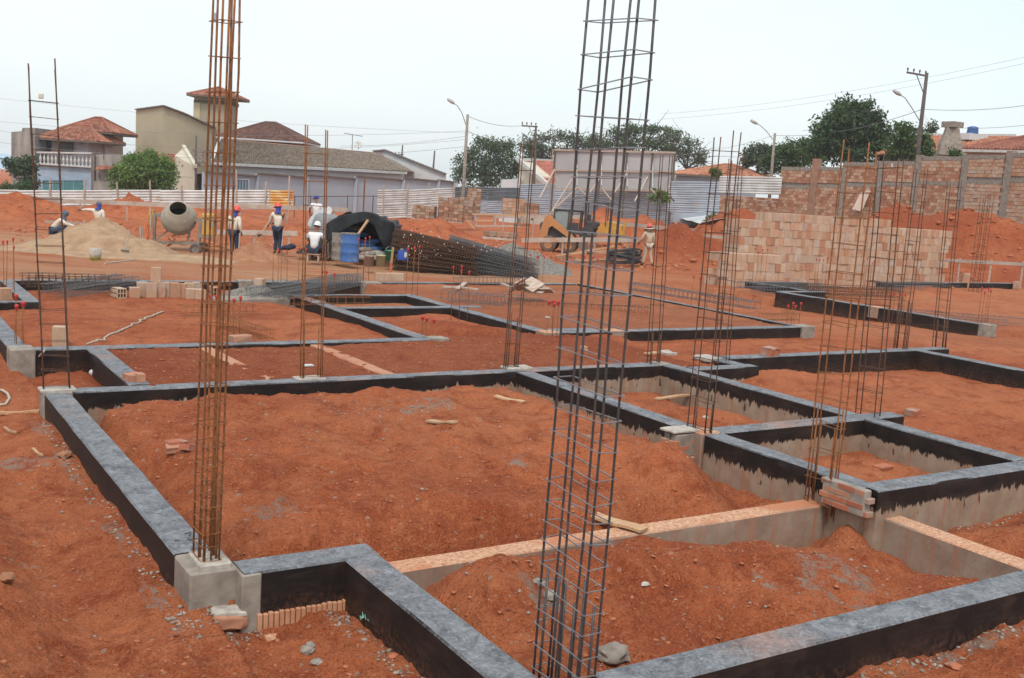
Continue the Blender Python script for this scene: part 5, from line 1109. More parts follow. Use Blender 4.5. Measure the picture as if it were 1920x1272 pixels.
# ------------------------------------------------------------ heaps
def heap(name, label, cat, px, D, w, d, h, m, seed=0, rough=.12, peaks=((0, 0, 1),), rz=0.0, n=56, kind=None, sharp=1.15, zoff=.0, fine=.02, group=None):
    """loose heap standing on the terrain: w,d full footprint in metres, peaks as fractions of it"""
    c = dep(px, 450, D); c.z = gz(c.x, c.y)+zoff; t = c; vs = []; cz, sz = math.cos(rz-math.radians(32.68)), math.sin(rz-math.radians(32.68))
    I, J_ = np.meshgrid(np.arange(n+1), np.arange(n+1), indexing='ij'); A_ = (I/n-.5)*w*1.15; B_ = (J_/n-.5)*d*1.15
    G = terrain(t.x+A_*cz-B_*sz, t.y+A_*sz+B_*cz)-t.z
    for i in range(n+1):
        for j in range(n+1):
            a = float(A_[i, j]); b = float(B_[i, j]); x = a*cz-b*sz; y = a*sz+b*cz; z = 0
            for (u, v, k) in peaks:
                r = math.hypot((a-u*w)/(w*.5), (b-v*d)/(d*.5)); r *= 1+.16*mnoise.noise(Vector((math.atan2(b-v*d, a-u*w)*1.3, seed, k*3)))
                z = max(z, k*h*max(0, 1-r)**sharp*1.0)
            z *= float(ss(min((.575-abs(a)/w)/.10, (.575-abs(b)/d)/.10)))
            nn = mnoise.fractal(Vector((x*1.3+seed, y*1.3, seed)), .8, 2.1, 4); n2 = mnoise.noise(Vector((x*9, y*9, seed))); n3 = mnoise.noise(Vector((x*21, y*21, seed)))
            z = z+(rough*h*nn*min(1, z/h*2.5)+fine*(n2+.5*n3) if z > 0 else -.14)
            vs.append((x, y, float(G[i, j])+min(z, h*1.12)))
    fs = [(i*(n+1)+j, (i+1)*(n+1)+j, (i+1)*(n+1)+j+1, i*(n+1)+j+1) for i in range(n) for j in range(n)]
    o = MB().add(vs, fs).build(name, m, None, smooth=True); o.location = t; tag(o, label, cat, group, kind); return o
M_SAND = mat('fine_sand', (0.375, 0.25, 0.15), (0.27, 0.165, 0.095), 2.6, .95, bump=.9, bdist=.03, kind='pos', spots=((0.36, 0.20, 0.11), 1.1, .62))
M_MIXSAND = mat('mixed_earth', (0.34, 0.165, 0.09), (0.25, 0.11, 0.055), 3., .95, bump=.7, bdist=.04, kind='pos')
M_GRAVEL = mat('crushed_stone', (0.30, 0.27, 0.235), (0.13, 0.12, 0.105), 14., .95, bump=1., bdist=.05, kind='pos')
heap('sand_pile', 'big pale sand pile beside the concrete mixer', 'sand pile', 184, 34.0, 4.3, 3.2, 1.02, M_SAND, 3, .16, ((-.0, .05, 1), (.15, 0, .66), (-.17, -.05, .42), (.30, -.1, .30), (.02, -.1, .85)), n=80, sharp=1.0, fine=.015)
heap('sand_apron', 'thin spread of sand on the ground in front of the sand pile', 'sand', 215, 32.4, 6.6, 2.2, .12, M_SAND, 5, .5, ((0, 0, 1), (.3, 0, .7), (-.3, .1, .8)), n=60, kind='stuff', sharp=.7, fine=.008)
heap('earth_heap', 'small brown mixing heap between the two red-helmeted workers', 'earth heap', 486, 34.3, 1.75, 1.4, .62, M_MIXSAND, 8, .25, ((0, 0, 1), (-.18, 0, .7), (.22, -.1, .5)), fine=.05)
heap('gravel_heap', 'grey gravel heap at the right end of the rebar pile', 'gravel heap', 978, 37.8, 3.3, 2.8, .88, M_GRAVEL, 9, .15, ((-.10, .1, 1), (.12, 0, .75), (.28, -.1, .4)), fine=.06)
heap('gravel_patch', 'low spread of grey crushed stone behind the back beam', 'gravel', 612, 26.2, 2.9, 1.6, .20, M_GRAVEL, 10, .6, ((0, 0, 1), (.3, 0, .8), (-.3, 0, .6)), kind='stuff', fine=.05, sharp=.7)
heap('gravel_patch', 'crushed stone spilled round the pale footing by the lying cages', 'gravel', 520, 21.7, 2.0, 1.2, .20, M_GRAVEL, 12, .6, ((0, 0, 1), (.3, 0, .8), (-.3, 0, .6)), kind='stuff', fine=.05, sharp=.7)

# ------------------------------------------------------------ people
M_SKIN = mat('brown_skin', (.26, .13, .08), (.22, .11, .065), 20, .6)
M_SHIRT = mat('dusty_white_shirt', (.66, .61, .53), (.55, .47, .37), 6, .9, bump=.4, bdist=.01, spots=((.42, .28, .18), 4, .6))
M_TSHIRT = mat('clean_white_shirt', (.68, .68, .68), (.58, .58, .59), 7, .9, bump=.4, bdist=.01)
M_BEIGEC = mat('beige_work_cloth', (.50, .41, .31), (.42, .31, .22), 7, .9, bump=.4, bdist=.01)
M_NAVY = mat('navy_cloth', (.016, .020, .040), (.025, .03, .055), 8, .9)
M_JEANS = mat('blue_denim', (.045, .07, .13), (.03, .045, .09), 9, .9)
M_BOOT = mat('dusty_dark_boot', (.06, .045, .035), (.13, .075, .045), 9, .8)
M_GLOVE = mat('dark_glove', (.06, .065, .07), None, 9, .9)
M_HELR = mat('red_helmet_plastic', (.66, .065, .045), (.60, .055, .04), 5, .35)
M_HELW = mat('white_helmet_plastic', (.72, .73, .76), None, 5, .35)
M_BLUEC = mat('royal_blue_cloth', (.035, .05, .26), (.025, .035, .19), 9, .9)
M_GREYC = mat('grey_blue_cloth', (.12, .15, .20), (.08, .10, .14), 9, .9)
def skin(parent, name, pts, edges, rad, m, root=0, sub=1):
    """one continuous surface grown along a skeleton; pts name->co, rad name->radius"""
    keys = list(pts); ix = {k: i for i, k in enumerate(keys)}
    me = bpy.data.meshes.new(name); me.from_pydata([tuple(pts[k]) for k in keys], [(ix[a], ix[b]) for a, b in edges], [])
    o = link(name, me, parent); md = o.modifiers.new('skin', 'SKIN'); md.use_smooth_shade = True; md.branch_smoothing = .4
    sv = me.skin_vertices[0].data
    for k in keys:
        r = rad[k]; sv[ix[k]].radius = r if hasattr(r, '__len__') else (r, r)
        sv[ix[k]].use_root = (ix[k] == root)
    s = o.modifiers.new('sub', 'SUBSURF'); s.levels = s.render_levels = sub; me.materials.append(m); return o
def person(label, foot, face_px, pose, top, pants, head='helmet', hel=None, hood=None, gloves=True, sleeve=True, H=1.72, rz=None, group=None, collar=None, stripe=False, brim=False):
    """pose: joint -> (right, forward, up) in units of standing height"""
    t = thing('person', label, 'person', foot, rz, group); J = {k: Vector(v)*H for k, v in pose.items()}
    hd = J['head']; nk = J['neck']; d = (hd-nk).normalized(); look = J.get('look', Vector((0, 1, 0))).normalized()
    look = (look-d*look.dot(d)).normalized(); sidev = look.cross(d)
    P = dict(pelvis=J['pelvis'], belly=J['pelvis'].lerp(J['chest'], .5), chest=J['chest'], neck=nk, jaw=nk.lerp(hd, .55)+look*.012, skull=hd, crown=hd+d*.055*H*.9, nose=hd+look*.068*H-d*.012)
    E = [('pelvis', 'belly'), ('belly', 'chest'), ('chest', 'neck'), ('neck', 'jaw'), ('jaw', 'skull'), ('skull', 'crown'), ('skull', 'nose')]
    R_ = dict(pelvis=.075, belly=.070, chest=.080, neck=.032, jaw=.040, skull=.048, crown=.034, nose=.007)
    for s in 'LR':
        for a in ('sho', 'elb', 'wri', 'hip', 'kne', 'ank', 'toe'): P[a+s] = J[a+s]
        E += [('chest', 'sho'+s), ('sho'+s, 'elb'+s), ('elb'+s, 'wri'+s), ('pelvis', 'hip'+s), ('hip'+s, 'kne'+s), ('kne'+s, 'ank'+s), ('ank'+s, 'toe'+s)]
        R_.update({'sho'+s: .033, 'elb'+s: .024, 'wri'+s: .015, 'hip'+s: .052, 'kne'+s: .034, 'ank'+s: .022, 'toe'+s: .018})
        w = P['wri'+s]; dv = (w-P['elb'+s]).normalized(); side = dv.cross(look).normalized() if dv.cross(look).length > .1 else dv.orthogonal(); nn = dv.cross(side)
        palm = w+dv*.045*H; P['palm'+s] = palm; R_['palm'+s] = .017; E.append(('wri'+s, 'palm'+s))
        for q in range(4):
            k = 'f%d%s' % (q, s); ln = (.040, .046, .043, .034)[q]*H; off = side*(q-1.5)*.0115*H
            P[k] = palm+off+dv*ln*.55+nn*.004*H; P[k+'b'] = palm+off+dv*ln*.8+nn*.018*H; R_[k] = .0052; R_[k+'b'] = .0042; E += [('palm'+s, k), (k, k+'b')]
        k = 'th'+s; P[k] = w+dv*.02*H-side*.022*H+nn*.008; P[k+'b'] = w+dv*.04*H-side*.030*H+nn*.016; R_[k] = .006; R_[k+'b'] = .005; E += [('wri'+s, k), (k, k+'b')]
    R_ = {k: v*H for k, v in R_.items()}; R_['chest'] = .060*H; R_['belly'] = .056*H; R_['pelvis'] = .060*H
    skin(t, 'body', P, E, R_, M_SKIN)
    eb = MB()
    for sg in (-1, 1): eb.ball(hd+look*.047*H+sidev*sg*.018*H+d*.006, .0065*H, 6, 5)
    eb.build('eyes', mat('dark_eye', (.02, .015, .01), None, 3, .3), t); MB().tube([hd+look*.047*H-d*.030*H-sidev*.014*H, hd+look*.051*H-d*.031*H, hd+look*.047*H-d*.030*H+sidev*.014*H], .0035*H, 5).build('mouth', mat('lip', (.20, .07, .055), None, 3, .5), t)
    for sg in (-1, 1): MB().ball(hd+sidev*sg*.046*H-look*.004, (.008*H, .012*H, .018*H), 6, 5).build('ear', M_SKIN, t, smooth=True)
    # shirt
    k = .012*H; S = {a: P[a] for a in ('belly', 'chest')}; hem = J['pelvis'].lerp(J['chest'], -.16); S = dict(hem=hem, **S); S['col'] = J['chest'].lerp(nk, .82)
    SE = [('hem', 'belly'), ('belly', 'chest'), ('chest', 'col')]; SR = dict(hem=.092*H, belly=.088*H, chest=.092*H, col=.046*H)
    for s in 'LR':
        S['sho'+s] = P['sho'+s]; SE.append(('chest', 'sho'+s)); SR['sho'+s] = .046*H
        if sleeve:
            S['elb'+s] = P['elb'+s]; S['cuf'+s] = P['elb'+s].lerp(P['wri'+s], .92); SE += [('sho'+s, 'elb'+s), ('elb'+s, 'cuf'+s)]; SR['elb'+s] = .036*H; SR['cuf'+s] = .024*H
        else:
            S['elb'+s] = P['sho'+s].lerp(P['elb'+s], .62); SE.append(('sho'+s, 'elb'+s)); SR['elb'+s] = .039*H
    skin(t, 'shirt', S, SE, SR, top)
    T = dict(pelvis=J['pelvis']); TE = []; TR = dict(pelvis=.082*H)
    for s in 'LR':
        T['hip'+s] = P['hip'+s]; T['kne'+s] = P['kne'+s]; T['cal'+s] = P['kne'+s].lerp(P['ank'+s], .5); T['ank'+s] = P['kne'+s].lerp(P['ank'+s], .95)
        TE += [('pelvis', 'hip'+s), ('hip'+s, 'kne'+s), ('kne'+s, 'cal'+s), ('cal'+s, 'ank'+s)]; TR.update({'hip'+s: .060*H, 'kne'+s: .046*H, 'cal'+s: .041*H, 'ank'+s: .034*H})
        tv = P['toe'+s]-P['ank'+s]
        skin(t, 'boot', dict(a=P['ank'+s].lerp(P['kne'+s], .12), b=P['ank'+s]-Vector((0, 0, .008)), c=P['ank'+s]+tv*.6, d=P['toe'+s]), [('a', 'b'), ('b', 'c'), ('c', 'd')], dict(a=.031*H, b=.030*H, c=.027*H, d=.022*H), M_BOOT)
        if stripe:
            o = P['hip'+s]-P['pelvis']; o = Vector((o.x, o.y, 0)).normalized()
            MB().tube([T['hip'+s]+o*.061*H, T['kne'+s]+o*.047*H, T['cal'+s]+o*.042*H, T['ank'+s]+o*.035*H], .0055*H, 5).build('trouser_stripe', M_TSHIRT, t)
        if gloves:
            w = P['wri'+s]; dv = (w-P['elb'+s]).normalized(); g = skin(t, 'glove', dict(a=w-dv*.01, b=w+dv*.03*H, c=w+dv*.052*H), [('a', 'b'), ('b', 'c')], dict(a=.020*H, b=.023*H, c=.020*H), M_GLOVE)
    skin(t, 'trousers', T, TE, TR, pants)
    R3 = Matrix((sidev, look, d)).transposed()
    if head == 'helmet':
        mb = MB(); prof = [(.078, -.006), (.082, -.004), (.066, .010), (.066, .03), (.060, .055), (.046, .074), (.024, .086), (0, .090)]
        n = 16; vs = []
        for r, hh in prof:
            for j in range(n):
                a = 2*math.pi*j/n; ex = 1.0+(.28*max(0, math.sin(a))**3 if r > .07 else 0); v = Vector((r*math.cos(a)*.93, r*math.sin(a)*ex*1.08, hh))*H; vs.append(hd+d*.016*H+R3@v)
        mb.add(vs, [(i*n+j, i*n+(j+1) % n, (i+1)*n+(j+1) % n, (i+1)*n+j) for i in range(len(prof)-1) for j in range(n)])
        mb.tube([hd+d*.016*H+R3@(Vector((0, a_, b_))*H) for a_, b_ in ((-.06, .035), (-.04, .074), (0, .092), (.04, .074), (.06, .035))], .006*H, 5)
        mb.build('helmet', hel, t, smooth=True)
    elif head == 'cap':
        mb = MB(); n = 14; vs = []
        for r, hh in [(.056, -.004), (.057, .02), (.050, .045), (.030, .060), (0, .064)]:
            for j in range(n): a = 2*math.pi*j/n; vs.append(hd+d*.014*H+R3@(Vector((r*math.cos(a), r*math.sin(a)*1.08, hh))*H))
        mb.add(vs, [(i*n+j, i*n+(j+1) % n, (i+1)*n+(j+1) % n, (i+1)*n+j) for i in range(4) for j in range(n)])
        vs = [hd+d*.014*H+R3@(Vector((.05*math.cos(a), .052*math.sin(a)+(0), .004))*H) for a in (0, .6, 1.2, 1.57, 1.94, 2.54, 3.14)]+[hd+d*.014*H+R3@(Vector((.048*math.cos(a), .055*math.sin(a)+.048*math.sin(a)**.7 if math.sin(a) > 0 else 0, -.008))*H) for a in (3.14, 2.54, 1.94, 1.57, 1.2, .6, 0)]
        mb.prism(vs, d*.006); mb.build('cap', hel, t, smooth=False)
    if hood is not None:
        mb = MB(); n = 14; vs = []
        for r, off, hh in [(.053, -.004, .030), (.054, -.006, .0), (.050, -.008, -.03), (.050, -.004, -.06), (.062, 0, -.085), (.085, 0, -.108), (.092, 0, -.125)]:
            for j in range(n):
                a = 2*math.pi*j/n; fr = 1.0
                if hh > -.05 and math.sin(a) > .55: fr = .86
                vs.append(hd+R3@(Vector((r*math.cos(a), r*math.sin(a)*fr*(1.0 if hh > -.08 else .8)+off, hh+.008*math.sin(a*3+hh*40)*(1 if hh < -.05 else 0)))*H))
        mb.add(vs, [(i*n+j, i*n+(j+1) % n, (i+1)*n+(j+1) % n, (i+1)*n+j) for i in range(6) for j in range(n)]); mb.build('neck_cloth', hood, t, smooth=True)
    if brim:
        n = 22; vs = []
        for r, hh in [(.066, .0), (.10, -.006), (.150, -.030), (.158, -.036), (.150, -.040), (.10, -.016), (.064, -.010)]:
            for j in range(n): a = 2*math.pi*j/n; vs.append(hd-d*.020*H+R3@(Vector((r*math.cos(a), r*math.sin(a), hh+.008*math.sin(a*4)*(r > .1)))*H))
        mb = MB().add(vs, [(i*n+j, i*n+(j+1) % n, (i+1)*n+(j+1) % n, (i+1)*n+j) for i in range(6) for j in range(n)])
        for r0, r1, h0, h1 in ((.058, .080, -.03, -.085),):
            vs = [hd-d*.010*H+R3@(Vector((r*math.cos(2*math.pi*j/n), r*math.sin(2*math.pi*j/n), hh))*H) for r, hh in ((r0, h0), (r1, h1)) for j in range(n)]; mb.add(vs, [(j, (j+1) % n, n+(j+1) % n, n+j) for j in range(n)])
        mb.build('sun_brim', M_BEIGEC, t, smooth=True)
    return t
def stand(**k):
    p = dict(pelvis=(0, 0, .53), chest=(0, .01, .74), neck=(0, .012, .835), head=(0, .03, .925), look=(0, 1, 0))
    for s, g in (('L', -1), ('R', 1)):
        p.update({'sho'+s: (g*.105, .0, .80), 'elb'+s: (g*.135, -.02, .635), 'wri'+s: (g*.14, .03, .50), 'hip'+s: (g*.052, 0, .50), 'kne'+s: (g*.06, .01, .28), 'ank'+s: (g*.065, -.02, .045), 'toe'+s: (g*.075, .09, .02)})
    p.update(k); return p
def yaw_to(p, q): d = Vector(q)-Vector(p); return math.atan2(-d.x, d.y)
AWAY = math.radians(-32.68)       # heading of someone walking straight away from the camera
def foot(px, py, D=None):
    p = dep(px, py, D) if D else onground(px, py); p.z = gz(p.x, p.y); return p
# crouching at the left foot of the sand pile, seen from behind and to the side
crouch = dict(pelvis=(0, -.06, .17), chest=(0, .10, .34), neck=(0, .155, .41), head=(0, .19, .50), look=(0, 1, -.3), shoL=(-.105, .11, .395), shoR=(.105, .11, .395), elbL=(-.13, .25, .28), elbR=(.13, .25, .30), wriL=(-.07, .36, .24), wriR=(.06, .40, .27),
    hipL=(-.06, -.04, .16), hipR=(.06, -.04, .16), kneL=(-.09, .20, .26), kneR=(.09, .20, .25), ankL=(-.08, .05, .05), ankR=(.09, .04, .05), toeL=(-.09, .16, .02), toeR=(.10, .15, .02))
p = dep(104, 446, 37.2); p.z = gz(p.x, p.y)+.02
person('worker crouching at the left side of the sand pile in white shirt and jeans', p, None, crouch, M_SHIRT, M_JEANS, 'cap', M_GREYC, M_GREYC, H=1.72, rz=AWAY-math.radians(78))
p = dep(184, 452, 40.5); p.z = dep(184, 381, 40.5).z-1.64
person('worker behind the sand pile with left arm stretched out, grey-blue hood over blue neck cloth', p, None, stand(elbL=(-.25, .0, .80), wriL=(-.39, .0, .785), look=(-1, .25, 0), elbR=(.13, -.02, .64), wriR=(.10, .1, .53)), M_SHIRT, M_JEANS, 'cap', M_GREYC, M_BLUEC, H=1.70, rz=AWAY)
p = foot(438, 480, 35.6); p.z = dep(438, 484, 35.6).z
person('worker standing with hands down left of the earth heap, red helmet and blue neck cloth', p, None, stand(look=(.9, .35, 0), head=(.02, .03, .925), kneL=(-.055, .03, .28), ankL=(-.07, .04, .045), toeL=(-.06, .14, .02), ankR=(.085, -.05, .045), toeR=(.14, .04, .02)), M_SHIRT, M_NAVY, 'helmet', M_HELR, M_BLUEC, stripe=True, rz=AWAY-math.radians(15))
p = foot(519, 470, 36.4); p.z = dep(519, 476, 36.4).z
q_ = stand(look=(-1, .3, -.25), head=(-.01, .03, .922), elbL=(-.16, .05, .66), wriL=(-.22, .14, .56), elbR=(.02, .13, .64), wriR=(-.12, .18, .60), ankL=(-.02, -.05, .045), toeL=(-.08, .03, .02), ankR=(.07, -.09, .045), toeR=(.03, -.01, .02), kneL=(-.035, .03, .28), kneR=(.055, .0, .28), pelvis=(0.01, -.03, .53), hipL=(-.045, -.03, .5), hipR=(.06, -.03, .5))
person('worker in red helmet bending over a shovel right of the earth heap', p, None, q_, M_SHIRT, M_NAVY, 'helmet', M_HELR, M_BLUEC, stripe=True, rz=AWAY)
sh = thing('shovel', 'shovel held by the worker right of the earth heap, blade full of mix', 'shovel')
A = dep(523, 392, 36.9); B = dep(490, 437, 35.9); MB().tube([A, B], .018, 7).build('handle', M_BOARD, sh)
mb = MB(); n = 7; vs = []
d = (B-A).normalized(); sdv = d.cross(Vector((0, 0, 1))).normalized(); up_ = sdv.cross(d)
for i in range(6):
    for j in range(5):
        w = (.11, .125, .125, .12, .09, .03)[i]; vs.append(B+d*(.06*i-.02)+sdv*w*(j-2)/2+up_*(.03*abs(j-2)/2-.02*math.sin(i/5*3)))
o = mb.add(vs, [(i*5+j, i*5+j+1, (i+1)*5+j+1, (i+1)*5+j) for i in range(5) for j in range(4)]).build('blade', M_CONCG, sh); o.modifiers.new('s', 'SOLIDIFY').thickness = .008
MB().ball(B+d*.12+up_*.03, (.10, .10, .05), 8, 6).build('load', M_MIXSAND, sh, smooth=True)
p = dep(591, 440, 42.5); p.z = dep(590, 370, 42.5).z-1.66
person('worker in blue cap and white shirt behind the grey water tank', p, None, stand(look=(-1, .2, -.15), elbL=(-.14, .08, .66), wriL=(-.12, .2, .60)), M_TSHIRT, M_JEANS, 'cap', M_BLUEC, None, gloves=False, sleeve=False, rz=AWAY+math.radians(20))
sit = dict(pelvis=(0, 0, .245), chest=(.0, .06, .455), neck=(.01, .075, .555), head=(.015, .10, .645), look=(.25, 1, -.3), shoL=(-.11, .05, .515), shoR=(.115, .05, .515), elbL=(-.15, .10, .37), elbR=(.16, .12, .37), wriL=(-.06, .26, .34), wriR=(.14, .29, .36),
    hipL=(-.06, .02, .22), hipR=(.06, .02, .22), kneL=(-.10, .27, .27), kneR=(.12, .27, .27), ankL=(-.10, .22, .05), ankR=(.19, .20, .05), toeL=(-.10, .33, .02), toeR=(.22, .31, .02))
p = dep(588, 490, 33.8); p.z = dep(588, 491, 33.8).z
person('worker seated with back to us in a white T-shirt and white helmet', p, None, sit, M_TSHIRT, M_NAVY, 'helmet', M_HELW, None, gloves=False, sleeve=False, rz=AWAY-math.radians(5), H=1.74)
st = thing('stool', 'low rough wooden stool under the seated worker', 'stool', p, AWAY); 
MB().cbox((0, -.02, .24), (.42, .30, .05), .008).build('seat', M_BOARD, st)
for sx in (-1, 1):
    for sy in (-1, 1): MB().cbox((sx*.17, -.02+sy*.11, .11), (.05, .05, .22), .005).build('leg', M_BOARD, st)
p = foot(1213, 500, 43.5); p.z = dep(1213, 499, 43.5).z
person('worker in beige clothes with red helmet and wide sun brim walking past the black hoses', p, None, stand(head=(.0, .05, .915), neck=(0, .03, .83), look=(-.2, 1, -.2), kneL=(-.055, .02, .28), ankL=(-.10, .04, .045), toeL=(-.13, .14, .02), ankR=(.11, -.04, .045), toeR=(.14, .05, .02), elbL=(-.17, .02, .65), wriL=(-.20, .12, .55)), M_BEIGEC, M_BEIGEC, 'helmet', M_HELR, None, brim=True, rz=AWAY+math.radians(12))

# ------------------------------------------------------------ concrete mixer
mx = thing('concrete_mixer', 'drum concrete mixer on a wheeled frame right of the sand pile', 'concrete mixer', dep(334, 470, 35.6), AWAY)
mx.location.z = gz(mx.location.x, mx.location.y)
gzx = dep(334, 475, 35.6).z-mx.location.z; mx.location.z += gzx
M_MIXER = mat('cement_coated_drum', (.37, .325, .26), (.27, .23, .18), 2.2, .75, bump=.3, bdist=.01, spots=((.44, .41, .35), 3., .60))
M_MIXF = mat('cement_grey_frame', (.27, .23, .19), (.17, .14, .115), 4, .8)
M_MYEL = mat('worn_yellow_paint', (.50, .29, .05), (.36, .22, .08), 3, .6, spots=((.32, .28, .23), 3, .55))
axis = Vector((.18, -.72, .62)); c = Vector((0, 0, 1.20))
prof = [(.0, -.56), (.25, -.55), (.37, -.50), (.42, -.44), (.56, -.20), (.575, -.14), (.575, .06), (.565, .10), (.42, .36), (.30, .50), (.285, .52), (.27, .50), (.39, .34), (.53, .08), (.53, -.18), (.38, -.42), (0, -.5)]
MB().lathe(prof, c, 30, axis).build('drum', M_MIXER, mx, smooth=True)
MB().lathe([(.583, -.03), (.60, -.02), (.60, .02), (.583, .03)], c, 36, axis).build('gear_ring', M_MIXF, mx, smooth=True)
bl = MB(); bl.lathe([(0, -.15), (.50, -.15), (.5, -.14), (0, -.14)], c, 24, axis); bl.build('drum_interior', mat('dark_drum_inside', (.035, .033, .03), None, 3, .9), mx)
mb = MB(); mb.bar((-.78, .0, 1.24), (-.56, 0, 1.24), .12, .14); mb.bar((.56, 0, 1.16), (.80, 0, 1.16), .12, .12); mb.build('axle', M_MIXF, mx)
mb = MB(); mb.bar((-.80, -.05, 1.30), (-.80, -.05, .06), .09, .09); mb.bar((-.80, -.05, .32), (.75, -.05, .38), .09, .10); mb.bar((-.80, -.36, .06), (-.80, .30, .06), .12, .10); mb.bar((.80, -.1, 1.25), (.70, -.1, .30), .10, .12); mb.bar((-.80, -.05, .36), (-.35, .0, .75), .05, .05); mb.bar((.30, -.05, .30), (.42, -.05, .9), .06, .06); mb.bar((.7, -.4, .22), (.7, .4, .22), .06, .06); mb.build('frame', M_MIXF, mx)
mb = MB(); n = 22
for i in range(n): 
    a, b_ = 2*math.pi*i/n, 2*math.pi*(i+1)/n; mb.tube([(-.93, .0, 1.22), (-.93, .0, 1.22)], .001, 3) if False else None
mb.tube([(-.90+.10*math.cos(2*math.pi*i/n), .30*math.cos(2*math.pi*i/n)*.4, 1.10+.30*math.sin(2*math.pi*i/n)) for i in range(n+1)], .022, 6); mb.tube([(-.92, 0, .82), (-.88, 0, 1.38)], .015, 5); mb.build('tilting_wheel', M_MYEL, mx, smooth=True)
MB().cbox((1.03, 0, 1.03), (.42, .50, .74), .03).build('engine_cover', M_MYEL, mx); MB().cbox((1.02, -.252, .62), (.50, .06, .08), .01).build('cover_lip', M_MIXF, mx); MB().cbox((.84, -.02, .95), (.05, .48, .60), .01).build('cover_plate', M_MIXF, mx)
for sy in (-1, 1):
    w_ = MB().lathe([(.12, -.05), (.17, -.05), (.20, -.03), (.20, .03), (.17, .05), (.12, .05), (.12, -.05)], (0, 0, 0), 20, (0, 1, 0)).build('tyre', mat('dusty_tyre', (.07, .06, .055), (.14, .10, .08), 6, .9), mx, smooth=True, loc=(.72, sy*.42, .20))
    MB().lathe([(0, -.03), (.03, -.04), (.04, -.02), (.12, -.03), (.13, .0), (.12, .03), (0, .03)], (.72, sy*.42, .20), 18, (0, 1, 0)).build('rim', M_MIXF, mx)
t = thing('orange_tape', 'orange barrier mesh strung loosely around the mixer legs', 'barrier mesh'); M_ORANGE = mat('orange_plastic', (.72, .17, .06), None, 5, .6)
for pts in (((272, 468), (275, 445), (271, 424), (276, 418), (279, 440), (274, 466)), ((268, 464), (285, 468), (305, 466), (322, 458), (328, 448), (322, 443), (330, 441)), ((286, 466), (310, 462), (325, 455), (315, 447))):
    MB().tube([dep(x, y, 35.9+.05*i) for i, (x, y) in enumerate(pts)], .028, 5).build('strip', M_ORANGE, t)
t = thing('hand_tools', 'two upright tool handles stuck in the ground left of the mixer', 'tools')
for a, b_ in (((263, 425), (264, 462)), ((281, 384), (283, 430)), ((267, 424), (268, 455))): MB().tube([dep(*a, 35.2), dep(*b_, 35.2)], .022, 6).build('handle', M_BOARD, t)
sv = thing('shovel', 'shovel stuck in the right slope of the sand pile', 'shovel')
a, b_ = dep(242, 432, 32.9), dep(235, 470, 32.6); MB().tube([a, b_], .016, 6).build('handle', M_BOARD, sv); MB().cbox(b_+Vector((0, 0, -.06)), (.25, .05, .24), .02, rz=-.5, rx=.5).build('blade', M_CONCG, sv)
bk = thing('bucket', 'pale bucket with a yellow-green base at the foot of the sand pile', 'bucket', onground(179, 488)); 
MB().lathe([(0, 0), (.14, 0), (.16, .12)], n=16).build('base', mat('yellow_green', (.40, .45, .08), None, 4, .6), bk, smooth=True); MB().lathe([(.16, .12), (.175, .34), (.185, .34), (.165, .12), (.14, .05), (0, .05)], n=16).build('bucket_wall', M_PAD, bk, smooth=True)

# ------------------------------------------------------------ water tank, shelter, drums
M_TANK = mat('grey_water_tank', (.20, .21, .215), (.165, .175, .18), 2, .6)
tk = thing('water_tank', 'grey plastic water tank tipped upside down beside the shelter', 'water tank', dep(604, 470, 36.5), AWAY); tz = dep(604, 470, 36.5).z; tk.location.z = tz; tk.scale = (.86, .86, .86)
MB().lathe([(.0, 1.02), (.42, 1.0), (.52, .92), (.56, .74), (.58, .70), (.62, .40), (.64, .36), (.68, .10), (.80, .07), (.83, .02), (.80, -.03), (.66, -.02)], (.10, 0, .45), 28, (.12, -.15, 1)).build('tank_body', M_TANK, tk, smooth=True)
MB().lathe([(0, .10), (.40, .08), (.58, .02), (.62, -.02), (.56, -.03), (0, .0)], (-.22, .35, 1.32), 26, (-.55, -.5, .7)).build('lid', mat('white_tank_lid', (.46, .46, .455), None, 2, .6), tk, smooth=True)
MB().box((0.1, 0, .10), (1.0, .9, .62), jit=.03).build('support_pile', M_CONC, tk)
ta = thing('tarpaulin_shelter', 'black plastic tarpaulin draped over a low shelter of cement sacks', 'shelter', dep(675, 488, 36.5), AWAY); ta.location.z = dep(675, 482, 36.5).z; s_ = 36.5/FPX
prof = [(-62, 2), (-58, 30), (-50, 58), (-38, 76), (-15, 82), (10, 84), (32, 82), (52, 74), (66, 66), (64, 50), (60, 32), (52, 8)]
vs = []; nD = 9; nP = len(prof); fine = 4
pp = []
for i in range(nP-1):
    for k in range(fine): f = k/fine; pp.append((prof[i][0]*(1-f)+prof[i+1][0]*f, prof[i][1]*(1-f)+prof[i+1][1]*f))
pp.append(prof[-1])
for j in range(nD+1):
    for i, (x, z) in enumerate(pp):
        fold = .05*math.sin(i*1.7+j*.4)*(.4+z/90)+.03*mnoise.noise(Vector((i*.6, j*.8, 0))); e = 1+.06*mnoise.noise(Vector((i*.3, j*.5, 4)))
        vs.append((x*s_*e+fold*.6, j/nD*2.4-.9+fold+(.35 if abs(x) > 50 and z < 50 else 0)*(1-j/nD)*.6, z*s_*e*(1-.10*j/nD)+fold*.5))
o = MB().add(vs, [(j*len(pp)+i, j*len(pp)+i+1, (j+1)*len(pp)+i+1, (j+1)*len(pp)+i) for j in range(nD) for i in range(len(pp)-1)]).build('tarpaulin', M_BLKPL, ta, smooth=True, fix=False); o.modifiers.new('s', 'SOLIDIFY').thickness = .01
